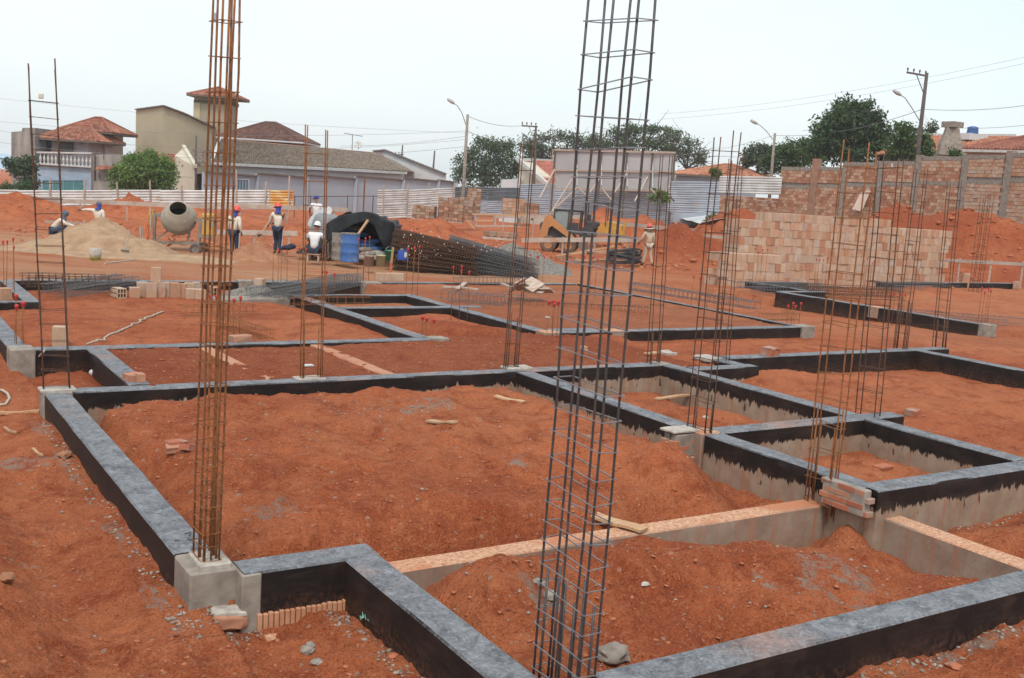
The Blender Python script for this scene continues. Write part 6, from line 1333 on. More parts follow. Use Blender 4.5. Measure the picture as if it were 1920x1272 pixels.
# torn flap hanging on the right and sagging front edge
vs = []
for i in range(13):
    for j in range(9):
        u, v = i/12, j/8; x = -56+122*u; ztop = 60+88*u*(1-u)+8*u; zb = (ztop-14-26*(1-u)**2) if u < .72 else ztop-14-(u-.72)*190; z = ztop+(zb-ztop)*v
        vs.append((x*s_-.10*v*(u > .5), -.95-.06*math.sin(i*1.9)*(.3+v)-.05*v, z*s_+.02*math.sin(j+i)))
o = MB().add(vs, [(i*9+j, i*9+j+1, (i+1)*9+j+1, (i+1)*9+j) for i in range(12) for j in range(8)]).build('hanging_flap', M_BLKPL, ta, smooth=True, fix=False); o.modifiers.new('s', 'SOLIDIFY').thickness = .01
vs = []
for i in range(12):
    for j in range(7):
        u, v = i/11, j/6; x = -62-48*u; z = (44*(1-u)**1.1+2)*(1-v)+0*v
        vs.append((x*s_, -.5-.5*v+.10*math.sin(i*1.3+j), z*s_+.06+.03*math.sin(i*2.1+j*1.7)))
o = MB().add(vs, [(i*7+j, i*7+j+1, (i+1)*7+j+1, (i+1)*7+j) for i in range(11) for j in range(6)]).build('side_sheet', M_BLKPL, ta, smooth=True, fix=False); o.modifiers.new('s', 'SOLIDIFY').thickness = .01
MB().box((.02, 1.52, .62), (2.2, .05, 1.2)).build('back_sheet', M_BLKPL, ta)
for x in (-1.0, 1.1): MB().tube([(x, -.7, -.1), (x, -.7, 1.3)], .03, 6).build('post', M_BOARD, ta)
def sack(parent, c, size, m, rz=0, name='sack', ry=0):
    mb = MB(); n, k = 12, 8; vs = []
    for i in range(k+1):
        a = -math.pi/2+math.pi*i/k
        for j in range(n):
            b_ = 2*math.pi*j/n; f = lambda q, e: math.copysign(abs(q)**e, q)
            p = Vector((size[0]/2*f(math.cos(a), .5)*f(math.cos(b_), .45), size[1]/2*f(math.cos(a), .5)*f(math.sin(b_), .45), size[2]/2*f(math.sin(a), .8)))
            p += Vector((0, 0, .015*mnoise.noise(p*6+Vector(c)))); vs.append(p)
    mb.add(vs, [(i*n+j, i*n+(j+1) % n, (i+1)*n+(j+1) % n, (i+1)*n+j) for i in range(k) for j in range(n)])
    o = mb.build(name, m, parent, smooth=True, loc=c); o.rotation_euler = (0, ry, rz); return o
M_SACK = mat('cement_sack_paper', (.34, .29, .24), (.25, .23, .21), 3, .9, vary=.3); M_SACKB = mat('blue_sack', (.05, .14, .33), (.03, .09, .22), 3, .7, vary=.3)
rnd = random.Random(3); i = 0
SACKL = ['grey cement sack lowest and leftmost under the tarpaulin', 'grey cement sack lowest and rightmost under the tarpaulin', 'grey cement sack in the middle of the second layer under the tarpaulin', 'grey cement sack at the right of the second layer under the tarpaulin', 'grey cement sack at the left of the third layer under the tarpaulin', 'grey cement sack close behind the left side of the blue drum', 'blue sack at the right edge just above the grey sacks', 'blue sack in the middle just above the grey sacks', 'blue sack directly behind the rim of the blue drum', 'blue sack low at the left wall of the shelter', 'blue sack at the right wall of the shelter, second blue layer', 'blue sack high at the left wall of the shelter', 'grey cement sack topmost under the tarpaulin', 'blue sack topmost below the leaning timber']
for (px, py, m_, w) in ((676, 486, 0, 0), (705, 487, 0, 0), (690, 479, 0, 0), (712, 478, 0, 0), (684, 471, 0, 0), (660, 462, 0, 0), (704, 470, 1, 0), (690, 462, 1, 0), (672, 455, 1, 0), (650, 450, 1, 0), (700, 456, 1, 0), (655, 438, 1, 0), (660, 432, 0, 0), (676, 444, 1, 0)):
    D = 35.5+i*.06+(490-py)*.012; c = dep(px, py-3, D); i += 1
    o = sack(None, c, (.56, .40, .17), M_SACKB if m_ else M_SACK, AWAY+rnd.uniform(-.4, .4), 'cement_sack' if not m_ else 'blue_sack', rnd.uniform(-.15, .15))
    tag(o, SACKL[i-1], 'sack', 'cement sacks under the tarpaulin' if not m_ else 'blue sacks under the tarpaulin')
t = thing('timber_prop', 'sawn timber leaning out of the tarpaulin shelter above the blue drum', 'timber'); MB().bar(dep(690, 413, 35.3), dep(671, 440, 35.0), .07, .05).build('stick', M_WOOD, t)
def drum(label, px, py, D, r, h, m, rimm, name='drum'):
    p = dep(px, py, D); t = thing(name, label, 'drum', p, AWAY)
    MB().lathe([(0, 0), (r, 0), (r*1.02, .02), (r, .04), (r, h*.32), (r*1.025, h*.34), (r, h*.36), (r, h*.65), (r*1.025, h*.67), (r, h*.69), (r, h*.97), (r*1.02, h)], n=24).build('barrel', m, t, smooth=True)
    MB().lathe([(r*1.03, h-.01), (r*1.03, h+.015), (r*.95, h+.015), (r*.93, h-.12), (0, h-.12)], n=24).build('rim', rimm, t); return t
M_DBLUE = mat('worn_blue_drum', (.035, .11, .34), (.06, .15, .34), 3, .5, spots=((.25, .27, .33), 3, .6))
drum('large worn blue drum standing in front of the tarpaulin shelter', 655, 491, 33.6, .30, .90, M_DBLUE, M_CONCG)
drum('cement-grey drum half hidden behind the blue drum', 637, 488, 34.3, .28, .86, M_CONCG, M_CONCG)
def pail(label, px, py, D, r, h, m, taper=.85, handle=True, full=False):
    p = dep(px, py, D); t = thing('bucket', label, 'bucket', p); MB().lathe([(0, 0), (r*taper, 0), (r, h), (r*1.06, h), (r*1.06, h-.03), (r*.98, h-.03), (r*taper*.95, .02), (0, .02)], n=18).build('pail', m, t, smooth=True)
    if handle: MB().tube([(r*math.cos(a), 0, h+.0+r*.7*math.sin(a)) for a in [math.pi*i/8 for i in range(9)]], .007, 5).build('handle', M_WIRE, t)
    return t
pail('cement-smeared pinkish bucket right of the blue drum', 692, 500, 32.6, .15, .34, mat('cement_smeared', (.34, .25, .22), (.27, .22, .20), 5, .9))
pail('pale yellow-green paint bucket in front of the green one', 713, 500, 32.6, .15, .36, mat('pale_lime_plastic', (.40, .40, .25), (.34, .32, .24), 4, .6))
pail('green bucket left of the blue canister', 731, 489, 34.6, .17, .34, mat('green_plastic', (.03, .22, .11), None, 4, .5))
cn = thing('canister', 'bright blue plastic canister with a pale cap', 'canister', dep(755, 489, 34.4), AWAY); MB().cbox((0, 0, .17), (.34, .26, .34), .04).build('container', mat('bright_blue', (.03, .09, .42), (.025, .07, .33), 3, .4), cn)
MB().lathe([(.05, 0), (.05, .06), (0, .065)], (-.04, 0, .34), 10).build('cap', M_PAD, cn); MB().cbox((.10, -.134, .20), (.08, .01, .16), .003).build('paper_label', M_FRAMEW, cn); MB().bar((.02, 0, .38), (.14, 0, .38), .03, .03).build('handle', mat('bright_blue', (.03, .09, .42)), cn)
t = thing('stake', 'leaning wooden stake with an orange lower half', 'stake'); a, b_ = dep(737, 464, 31.5), dep(731, 518, 31.5); m_ = a.lerp(b_, .55)
MB().bar(a, m_, .06, .04).build('stake_top', M_WOOD, t); MB().bar(m_, b_, .06, .04).build('stake_foot', mat('orange_paint', (.50, .14, .06), None, 5, .8), t)
t = thing('blue_clothing', 'dark blue clothing lying on the ground behind the shovelling worker', 'clothing', dep(538, 470, 36.2), AWAY); 
for k, (x, y, z, a_, b2_, c_) in enumerate(((0, 0, .10, .2, .15, .09), (.15, .05, .15, .15, .13, .10), (-.18, 0, .06, .14, .11, .06))): MB().ball((x, y, z), (a_, b2_, c_), 12, 8).build('fold', M_NAVY, t, smooth=True)

# ------------------------------------------------------------ piled reinforcement
def wirecage(mb, L_, w, h, sp, r=.006, rs=.004, n=4, rnd=random, bend=.02):
    for sx in (-1, 1):
        for sz in (-1, 1): mb.tube([(L_*k/5, sx*w/2+rnd.uniform(-bend, bend), h/2+sz*h/2+rnd.uniform(-bend, bend)*.5) for k in range(6)], r, 4, cap=False)
    x = sp/2
    while x < L_:
        c = [(x, -w/2, 0), (x, w/2, 0), (x, w/2, h), (x, -w/2, h)]
        for i in range(4): mb.tube([c[i], c[(i+1) % 4]], rs, 3, cap=False)
        x += sp
rp = thing('rebar_pile', 'long pile of stacked rebar cages, rusty at left and steel grey at right', 'rebar pile')
u1 = Vector(RIGHT); rnd = random.Random(8)
def put_cages(name, m, x0, x1, D0, rows, lay, ang, seed, top_y, L_):
    base = MB(); rr = random.Random(seed)
    for l in range(lay):
        for k in range(rows):
            mb = MB(); wirecage(mb, L_*rr.uniform(.92, 1.05), .11, .16, .085, .008, .0065, rnd=rr)
            px = x0+rr.uniform(-6, 6); D = D0+k*.17+rr.uniform(-.04, .04); o = dep(px, 485, D); zz = gz(o.x, o.y)+l*.165+.04
            tilt = ang[0]+ang[1]*l/lay+rr.uniform(-.015, .015); yaw = AWAY+rr.uniform(-.02, .03)-.10
            R = Matrix.Rotation(yaw, 3, 'Z') @ Matrix.Rotation(tilt, 3, 'Y')
            base.add([Vector((o.x, o.y, zz+ .0))+R@Vector(v) for v in mb.v], mb.f)
    base.build(name, m, rp, kind='stuff', fix=False)
put_cages('rusty_cages', M_RUSTD, 738, 900, 34.4, 7, 8, (.03, .15), 3, 430, 2.75)
put_cages('grey_cages', mat('grey_wire', (.12, .125, .135), (.17, .165, .165), 6, .55, .4, kind='pos'), 842, 960, 34.9, 6, 7, (.05, .19), 4, 420, 2.9)
mb = MB()
for i in range(46):
    px = rnd.uniform(755, 930); f = (px-755)/175; mb.cbox(dep(px, rnd.uniform(424+34*f, 484), 34.28), (.03, .04, .035), .005)
mb.build('spacers', mat('white_spacer', (.62, .60, .52), None, 8, .6), rp, kind='stuff')
def lying_cage(label, p0, p1, w, h, m, sp=.15, r=.006, rs=.0045, seed=0, n=1, gap=.2, zoff=.0, group='cages lying on the ground', sag=0):
    p0, p1 = Vector(p0), Vector(p1); rr = random.Random(seed)
    d = p1-p0; Ln = d.length; yaw = math.atan2(d.y, d.x); pit = math.asin(-d.z/Ln)
    t = thing('lying_rebar_cage', label, 'rebar cage', p0, 0, group)
    for k in range(n):
        mb = MB(); wirecage(mb, Ln*rr.uniform(.9, 1), w, h, sp, r, rs, rnd=rr)
        R = Matrix.Rotation(yaw+rr.uniform(-.03, .03), 3, 'Z') @ Matrix.Rotation(pit, 3, 'Y'); off = R@Vector((rr.uniform(-.2, .2), (k-(n-1)/2)*gap, 0))+Vector((0, 0, rr.uniform(0, .04)+(k % 3)*.03))
        mb2 = MB().add([off+R@Vector(v)+Vector((0, 0, zoff)) for v in mb.v], mb.f); mb2.build('cage_bundle', m, t, kind='stuff', fix=False)
    return t
gw = MATS['grey_wire']
lying_cage('grey rebar cages laid along the back beam at the far left', at(95, 556, -.05), at(250, 534, .0), .14, .14, gw, .12, n=4, gap=.22, seed=1)
lying_cage('dark rebar cages lying left of the row of clay blocks', at(50, 538, -.05), at(230, 540, -.02), .14, .16, M_RUSTD, .12, n=3, gap=.25, seed=2)
lying_cage('grey rebar cages leaning on the back beam behind the narrow cage', at(500, 562, -.05), at(668, 532, .12), .13, .15, gw, .10, n=5, gap=.2, seed=3)
lying_cage('flat rusty rebar cage lying on the earth right of the pier cage', at(345, 592, -.1), at(505, 588, -.08), .30, .14, M_RUST, .12, seed=4)
lying_cage('second rusty cage lying near the two pairs of capped bars', at(420, 612, -.1), at(508, 640, -.06), .22, .14, M_RUST, .11, seed=5)
lying_cage('grey rebar cage lying across the brown earth of the middle room', at(828, 565, -.02), at(1010, 578, -.02), .18, .18, gw, .15, seed=6, n=2)
lying_cage('grey rebar cage lying right behind the tall grey cage', at(1010, 582, -.04), at(1215, 590, -.04), .18, .16, M_RUSTD, .15, seed=7)
lying_cage('long grey rebar cage lying along the slender beam of the middle room', at(1180, 545, -.02), at(1430, 585, -.02), .2, .17, gw, .14, seed=8, n=2)
lying_cage('rusty cage resting on the beam crossing behind the narrow cage', at(560, 572, .05), at(720, 570, .12), .2, .12, M_RUST, .16, seed=9)
lying_cage('short rusty cage lying at the end block of the middle room beam', at(1425, 602, -.1), at(1492, 600, -.1), .2, .14, M_RUST, .09, seed=10)
lying_cage('grey cages tangled in front of the left part of the block stack', at(1398, 545, -.15), at(1560, 548, -.15), .16, .16, gw, .12, n=4, gap=.35, seed=11)
lying_cage('rusty grey cages tangled on the earth before the block stack', at(1500, 552, -.15), at(1690, 560, -.1), .18, .2, MATS['dark_rusty_rebar'], .13, n=5, gap=.4, seed=12)
lying_cage('grey cages lying behind the low red heap right of the block stack', at(1660, 545, -.1), at(1790, 545, -.1), .16, .18, gw, .12, n=3, gap=.3, seed=13)
lying_cage('thin grey cage lying behind the right foundation end', at(1680, 592, -.2), at(1915, 612, -.2), .16, .14, gw, .13, n=2, gap=.3, seed=14)
lying_cage('grey cages lying along the ground behind the right back beam', at(850, 532, 0), at(1000, 533, 0), .16, .14, gw, .12, n=1, seed=15)

# ------------------------------------------------------------ big clay block stack
bs_ = thing('block_stack', 'huge stack of upright hollow clay blocks in front of the red earth bank', 'block stack')
mA = MB().cbox((0, 0, 0), (.187, .18, .286), .005).mesh('block', M_BRICK)
mR = MB().cbox((0, 0, 0), (.286, .18, .286), .005).mesh('block', M_BRICK)
RH = .29; rnd = random.Random(12); nbk = 0; sb = MB()
def stack_face(a, b, tops, z0, nmax, rowshift=.07, proud=0):
    """front face of the stack from a to b; tops: rows at fraction along"""
    global nbk
    a, b = Vector(a), Vector(b); d = (b-a); Ln = d.length; d.normalize(); rz = math.atan2(d.y, d.x); nv = Vector((d.y, -d.x, 0))
    if nv.dot(Vector(FWD)) > 0: nv = -nv
    for r in range(12):
        x = -rnd.uniform(0, .1); run = 0; shade = None
        while x < Ln-.05:
            w = rnd.choice((.19, .19, .29, .29, .39)); f = (x+w/2)/Ln; k = [n_ for (f0, n_) in tops if f >= f0][-1]
            if r < k and x+w < Ln+.12:
                c = a+d*(x+w/2)+nv*(proud+rnd.uniform(-.022, .022)); c.z = z0+RH*(r+.5)
                me = mA if w < .2 else mR if w < .3 else None
                if me and nbk < nmax: link('block', me, bs_, loc=c, rot=(rnd.uniform(-.012, .012), rnd.uniform(-.01, .01), rz)); nbk += 1
                else:
                    hw = w/2
                    for q in ((c,) if w < .35 else (c-d*w/4, c+d*w/4)):
                        col = rnd.choice(PAL2); kk = rnd.uniform(.88, 1.1); sb.cbox(q, ((w if w < .35 else w/2)-.004, .18, .286), .005, rz, tint=tuple(v*kk for v in col))
            x += w
PAL2 = [(0.42, 0.235, 0.145), (0.44, 0.275, 0.18), (0.38, 0.185, 0.105), (0.455, 0.31, 0.215), (0.43, 0.25, 0.16), (0.465, 0.325, 0.23), (0.40, 0.28, 0.21), (0.44, 0.285, 0.195)]
zb = -.46; SA = dep(1378, 530, 37.2); SB = dep(1768, 530, 41.5)
stack_face(SA, SB, [(0, 8), (.115, 9), (.68, 8), (.99, 8)], zb, 240)
SA2 = dep(1345, 535, 36.2); SB2 = dep(1462, 540, 36.9); stack_face(SA2, SB2, [(0, 4), (.75, 4)], zb, 300, proud=.1)
SA3 = dep(1325, 535, 36.6); SB3 = dep(1352, 536, 36.5); stack_face(SA3, SB3, [(0, 2)], zb, 300)
# body of the stack behind the front layer
fr_ = (SB-SA).normalized(); bk_ = Vector((-fr_.y, fr_.x, 0)); bk_ = bk_ if bk_.dot(Vector(FWD)) > 0 else -bk_; Ls = (SB-SA).length
for (f0, f1, rows, yd) in ((0, .115, 8, 1), (.115, .68, 9, 1), (.68, 1, 8, 1)):
    for j in range(4):
        x = f0*Ls+.01
        while x < f1*Ls-.1:
            for r in ((rows-1, rows-2) if 0 < j else ()):
                c = SA+fr_*(x+.09)+bk_*(.2*j+rnd.uniform(-.01, .01)); c.z = zb+RH*(r+.5); col = rnd.choice(PAL2); sb.box(c, (.182, .182, .282), math.atan2(fr_.y, fr_.x), tint=col)
            x += .195
for (e, rows) in ((SA, 8), (SB, 8)):
    for j in range(1, 5):
        for r in range(rows):
            c = e+bk_*(.2*j)+fr_*(.08 if e is SA else -.10); c.z = zb+RH*(r+.5); sb.box(c, (.18, .182, .282), math.atan2(fr_.y, fr_.x), tint=rnd.choice(PAL2))
for j in range(1, 4):
    x = 0
    while x < (SB2-SA2).length:
        c = SA2+(SB2-SA2).normalized()*x+bk_*(.2*j-.1); c.z = zb+RH*3.5; sb.box(c, (.185, .185, .282), math.atan2(fr_.y, fr_.x), tint=rnd.choice(PAL2)); x += .195
sb.build('blocks', M_TINT, bs_, kind='stuff', fix=False)
cr_ = SA.lerp(SB, .5)+bk_*.5; MB().box((cr_.x, cr_.y, zb+RH*3.4), (Ls-.3, .6, RH*6.8), math.atan2(fr_.y, fr_.x)).build('core', mat('clay_core', (.4, .2, .12), None, 5, .9), bs_)

# hollow block with real channels
def hollow_mesh(w=.29, h=.19, d=.14, m=None, nx=3, nz=2):
    mb = MB(); t = .014
    mb.box((0, d/2-.02, 0), (w-.01, .02, h-.01))
    for i in range(nx+1): mb.box((-w/2+t/2+(w-t)*i/nx, -.001, 0), (t, d, h-.002))
    for k in range(nz+1): mb.box((0, 0, -h/2+t/2+(h-t)*k/nz), (w, d-.002, t))
    return mb.mesh('hollow_block', m or M_BRICK)
HB = hollow_mesh(.19, .19, .29, nx=3, nz=2)
def ribbed(w, h, d, n=7):
    mb = MB(); mb.box((0, 0, 0), (w-.012, d-.012, h))
    for i in range(n):
        x = -w/2+w*(i+.5)/n; mb.box((x, 0, 0), (w/n*.72, d, h-.004))
    for i in range(4): y = -d/2+d*(i+.5)/4; mb.box((0, y, 0), (w, d/4*.72, h-.006))
    return mb.mesh('hollow_block', M_BRICK)
RB = ribbed(.19, .29, .14); RB2 = ribbed(.19, .29, .19); RBs = ribbed(.19, .20, .19)
def hblock(label, p, me, rz=0, rx=0, ry=0, group=None):
    o = link('hollow_block', me, None, loc=p, rot=(rx, ry, rz)); return tag(o, label, 'clay block', group)
GRP = 'clay blocks lined up by the back beam'; rnd = random.Random(5)
row = [(252, 556, RBs, 0), (266, 553, RB, 1), (283, 556, RB, 0), (299, 555, RB, 0), (314, 554, RB, 0), (327, 555, RB2, 0), (340, 555, RB, 1), (355, 552, RB, 0), (371, 552, RB, 1), (357, 557, RBs, 0), (374, 558, RBs, 0)]
ROWL = ['short clay block at the left end of the row by the back beam', 'clay block second from the left of the row by the back beam', 'clay block of the row right under the balanced one, left neighbour', 'clay block of the row just right of the balanced one', 'clay block fifth from the left of the row by the back beam', 'wide clay block in the middle of the row by the back beam', 'clay block just right of the wide one in the row', 'tall clay block standing behind the two short ones at the row end', 'tall clay block at the right end of the row behind the pier cage', 'left one of the two short blocks at the right of the row', 'right one of the two short blocks at the right of the row']
hts = {id(RB): .29, id(RB2): .29, id(RBs): .2}
for i, (px, py, me, k) in enumerate(row):
    p = at(px, py, -.10); g = gz(p.x, p.y); p.z = g+hts[id(me)]/2-.005
    hblock(ROWL[i], p, me, rnd.uniform(-.25, .25)-.2, group=GRP)
pt = at(292, 554, -.1); pt.z = gz(pt.x, pt.y)+.29+.143; hblock('clay block balanced on top of the upright row of blocks', pt, RB, -.35)
def onz(px, py, h, g=None):
    p = onground(px, py); p.z += h/2-.006; return p
hblock('clay block with its dark holes facing us left of the block row', onz(222, 558, .19), HB, .25)
hblock('clay block with dark holes partly behind the pier cage', onz(401, 555, .19), HB, -.1)
hblock('lone upright clay block standing on earth behind the left corner cage', onz(113, 650, .29), RB2, -.3)
hblock('brick-red clay block on the far left beam', Vector((*at(8, 562, 0)[:2], .10)), RBs, .3)
hblock('upright pale clay block right of the block stack', Vector((*at(1807, 540, -.2)[:2], .08)), ribbed(.3, .55, .2), -.3)
hblock('clay block lying on the right back beam near the picture edge', Vector((*at(1905, 542, -.2)[:2], -.05)), RB2, .2)
hblock('grey block on the back beam behind the drum bars', Vector((*at(718, 527, 0)[:2], .10)), ribbed(.38, .18, .18), AWAY+.3)
hblock('orange block beside the grey one on the back beam', Vector((*at(741, 527, 0)[:2], .10)), ribbed(.38, .18, .18), AWAY+.3)
hblock('chipped orange block resting on the footing beside the lying cages', Vector((*at(487, 540, 0)[:2], .10)), RBs, .8)

# ------------------------------------------------------------ pallets, boards, planks
def pallet_stack(label, px, py, D, nx, ny, nz, bw=.29, bh=.19, pal=None, wood=True, ragged=.0, seed=0):
    p = dep(px, py, D); p.z = max(gz(p.x, p.y), p.z-.1) if False else p.z
    t = thing('block_pallet', label, 'block pallet', p, AWAY+random.Random(seed).uniform(-.3, .2)); rr = random.Random(seed); mb = MB()
    for i in range(nx):
        for j in range(ny):
            for k in range(nz-(1 if rr.random() < ragged else 0)):
                mb.box(((i-(nx-1)/2)*bw+rr.uniform(-.012, .012), (j-(ny-1)/2)*.2+rr.uniform(-.015, .015), .14+(k+.5)*bh), (bw-.012, .188, bh-.012), tint=(lambda c, q: (c[0]*q, c[1]*q, c[2]*q))(rr.choice(pal or PAL), rr.uniform(.8, 1.15)))
    mb.build('clay_blocks', M_TINT, t, kind='stuff', fix=False)
    for y in (-.3, 0, .3): MB().box((0, y*ny*.3, .05), (nx*bw, .08, .09)).build('runner', M_BOARD, t)
    for x in range(5): MB().box((-nx*bw/2+nx*bw*(x+.5)/5, 0, .115), (.10, ny*.2, .022)).build('plank', M_BOARD, t)
    return t
PBR = [(0.30, 0.165, 0.10), (0.36, 0.21, 0.135), (0.25, 0.13, 0.08), (0.33, 0.24, 0.18)]
pallet_stack('low brown block pallet left of the tall block pallets', 795, 413, 66, 5, 3, 4, pal=PBR, ragged=.3, seed=1)
pallet_stack('brown block pallet at the left of the tall group', 838, 415, 66, 4, 3, 7, pal=PBR, ragged=.2, seed=2)
pallet_stack('tallest brown block pallet in front of the dark fence', 870, 414, 66.5, 4, 3, 7, pal=PBR, ragged=.3, seed=3)
pallet_stack('front brown block pallet of the tall group', 851, 418, 64, 4, 3, 5, pal=PBR, seed=4)
pallet_stack('block pallet with a peaked top next to the tall group', 887, 408, 68, 3, 3, 9, pal=PBR, ragged=.4, seed=5)
pallet_stack('pale block pallet behind the timber frames', 962, 405, 68, 5, 3, 5, pal=PAL2, ragged=.2, seed=6)
pallet_stack('block pallet partly hidden behind the thin cage', 992, 408, 66, 4, 3, 4, pal=PBR, ragged=.2, seed=7)
pallet_stack('wooden-looking crate of blocks left of the gravel heap', 938, 450, 44, 5, 2, 1, pal=PBR, seed=8)
def plank(label, a, b, w=.10, h=.025, m=None, name='plank', cat='plank', group=None):
    a, b = Vector(a), Vector(b); c = (a+b)/2; mb = MB(); d = b-a; Ln = d.length; d.normalize(); sdv = d.cross(Vector((0, 0, 1))).normalized(); up_ = sdv.cross(d); vs = []
    n = 6
    for i in range(n+1):
        for (x, y) in ((-1, -1), (1, -1), (1, 1), (-1, 1)): vs.append(a-c+d*Ln*i/n+sdv*x*w/2*(1+.04*math.sin(i*3+Ln))+up_*(y*h/2+.006*math.sin(i*1.1+Ln*5)))
    fs = [(i*4+k, i*4+(k+1) % 4, (i+1)*4+(k+1) % 4, (i+1)*4+k) for i in range(n) for k in range(4)]+[(3, 2, 1, 0), (n*4, n*4+1, n*4+2, n*4+3)]
    o = mb.add(vs, fs).build(name, m or M_WOOD, None, loc=c); return tag(o, label, cat, group)
def batter(label, a, b, posts, m=None, hh=.16, th=.03):
    """a,b: (px,py,D) ends of a horizontal setting-out board on stakes"""
    A, B = dep(*a), dep(*b); t = thing('batter_board', label, 'board'); n = max(1, round((B-A).length/3.2))
    for i in range(n):
        p, q = A.lerp(B, i/n), A.lerp(B, (i+1)/n); MB().bar(p+Vector((0, 0, random.uniform(-.02, .02))), q, th, hh).build('board', m or M_BOARD, t)
    for f in posts:
        p = A.lerp(B, f)+Vector(FWD)*.05; g = gz(p.x, p.y); MB().bar(p+Vector((0, 0, .12)), (p.x, p.y, min(g, p.z-.2)-.05), .06, .06).build('stake', M_BOARD, t)
    return t
M_WBRD = mat('pale_dusty_board', (.44, .375, .32), (.34, .27, .22), 2., .85, vary=.3, spots=((.38, .2, .12), 1, .62))
batter('long pale setting-out board passing behind the left corner cage and the mixer', (-30, 372, 52), (408, 388, 50), (.15, .42, .62, .8, .96), M_WBRD, .20)
batter('pale setting-out board behind the red-helmeted workers', (400, 384, 50.5), (652, 394, 50), (.2, .55, .9), M_WBRD, .20)
batter('lower setting-out board between the two red-helmeted workers', (395, 436, 40.5), (558, 438, 40.5), (.1, .5, .9), M_WBRD, .19)
batter('pale board low behind the crouching worker', (84, 416, 42), (165, 420, 42), (.3, .9), M_BOARD, .10)
batter('pale board behind the stacked crates left of the digger', (925, 405, 60), (1115, 408, 60), (.1, .4, .7, .95), M_WBRD, .22)
batter('long pale board in front of the digger', (978, 450, 44.5), (1200, 450, 44.5), (.35, .62, .9), M_WBRD, .19)
batter('pale board crossing behind the yellow roller', (1140, 418, 58), (1312, 434, 54), (.1, .55, .97), M_WBRD, .22)
batter('board on the brown bank left of the block stack', (1305, 442, 49), (1378, 447, 48), (.1, .9), M_WBRD, .14)
batter('grey board sloping down towards the block stack', (1262, 440, 50), (1380, 462, 48), (.5,), M_BOARD, .10)
batter('setting-out board at the right edge below the red bank', (1762, 488, 44.5), (1960, 498, 43), (.2, .5, .8), M_WBRD, .13)
t = thing('timber_rack', 'rough timber frame standing left of the digger', 'timber frame'); 
for (a0, b0, a1, b1) in ((885, 402, 985, 404), (890, 402, 893, 425), (928, 404, 928, 424), (890, 424, 975, 424), (893, 414, 925, 414), (875, 412, 890, 430), (978, 404, 978, 425)): MB().bar(dep(a0, b0, 56), dep(a1, b1, 56), .09, .09).build('timber', M_WOOD if a0 % 2 else M_BOARD, t)
# ------------------------------------------------------------ digger and roller
M_ORG = mat('orange_machine_paint', (.46, .21, .075), (.40, .17, .06), 2, .6, spots=((.36, .19, .10), 2, .6))
M_BLKM = mat('black_machine_paint', (.03, .032, .035), (.05, .045, .042), 3, .5); M_TYRE = mat('earthy_tyre', (.10, .065, .05), (.17, .09, .06), 4, .95)
sk = thing('skid_steer_loader', 'orange skid-steer loader with a black cab behind the tall grey cage', 'loader', dep(1052, 472, 49.5), AWAY-math.radians(8)); sk.location.z = dep(1052, 473, 49.5).z
for sy in (-1, 1):
    side = [(-.98, .55), (-.98, .95), (-.78, 1.62), (-.60, 1.72), (-.42, 1.60), (.55, .86), (.72, .62), (.72, .35), (.52, .34), (.50, .62), (.2, .82), (-.42, 1.22), (-.58, 1.12), (-.62, .75), (-.70, .50)]
    MB().prism([(x, sy*.70-.06, z) for x, z in side], (0, .13, 0)).build('lift_arm', M_ORG, sk)
    for x in (-.55, .38):
        MB().lathe([(.20, -.13), (.33, -.13), (.38, -.10), (.38, .10), (.33, .13), (.20, .13), (.20, -.13)], (x, sy*.72, .38), 22, (0, 1, 0)).build('tyre', M_TYRE, sk, smooth=False)
        MB().lathe([(0, -.04), (.08, -.06), (.10, -.03), (.20, -.05), (.20, .05), (0, .05)], (x, sy*.74, .38), 16, (0, 1, 0)).build('rim', M_ORG, sk)
MB().cbox((-.20, 0, .72), (1.55, 1.10, .62), .05).build('chassis', M_BLKM, sk); MB().cbox((-.85, 0, 1.0), (.35, 1.05, .75), .08).build('engine_hood', M_BLKM, sk)
cb = MB()
for sy in (-1, 1):
    for (a, b_) in (((-.45, 1.0), (-.36, 1.95)), ((.80, .9), (.86, 1.95)), ((-.36, 1.95), (.86, 1.95)), ((.28, 1.0), (.30, 1.95)), ((-.45, 1.02), (.80, .92))): cb.bar((a[0], sy*.50, a[1]), (b_[0], sy*.50, b_[1]), .07, .07)
cb.cbox((.24, 0, 1.98), (1.32, 1.12, .08), .03); cb.cbox((.54, -.50, 1.18), (.46, .04, .50), .01); cb.cbox((-.52, 0, 1.2), (.06, .98, .4), .01); cb.build('cab_frame', M_BLKM, sk)
MB().box((-.15, 0, 1.15), (.5, .5, .12)).box((-.38, 0, 1.4), (.1, .45, .5)).build('seat', M_BLKM, sk)
MB().box((-.05, -.50, 1.48), (.56, .012, .8)).build('side_glass', mat('cab_glass', (.25, .30, .30), (.2, .24, .24), 3, .1, spec=.6), sk)
MB().prism([(1.02, -.9, .12), (1.45, -.9, .08), (1.50, -.9, .12), (1.20, -.9, .20), (1.12, -.9, .70), (.92, -.9, .78), (.86, -.9, .4)], (0, 1.8, 0)).build('bucket', mat('earthy_steel', (.20, .14, .10), (.14, .10, .08), 3, .8), sk)
MB().bar((.72, -.6, .40), (1.0, -.6, .42), .12, .12).bar((.72, .6, .40), (1.0, .6, .42), .12, .12).build('bucket_link', M_BLKM, sk)
rl = thing('road_roller', 'yellow machine with a flat black canopy behind the loader', 'roller', dep(1128, 455, 55.5), AWAY-math.radians(10)); rl.location.z = dep(1128, 455, 55.5).z; s5 = 55.5/FPX
MB().cbox((-.35, 0, 2.06), (1.25, 1.3, .07), .02).build('canopy', M_BLKM, rl)
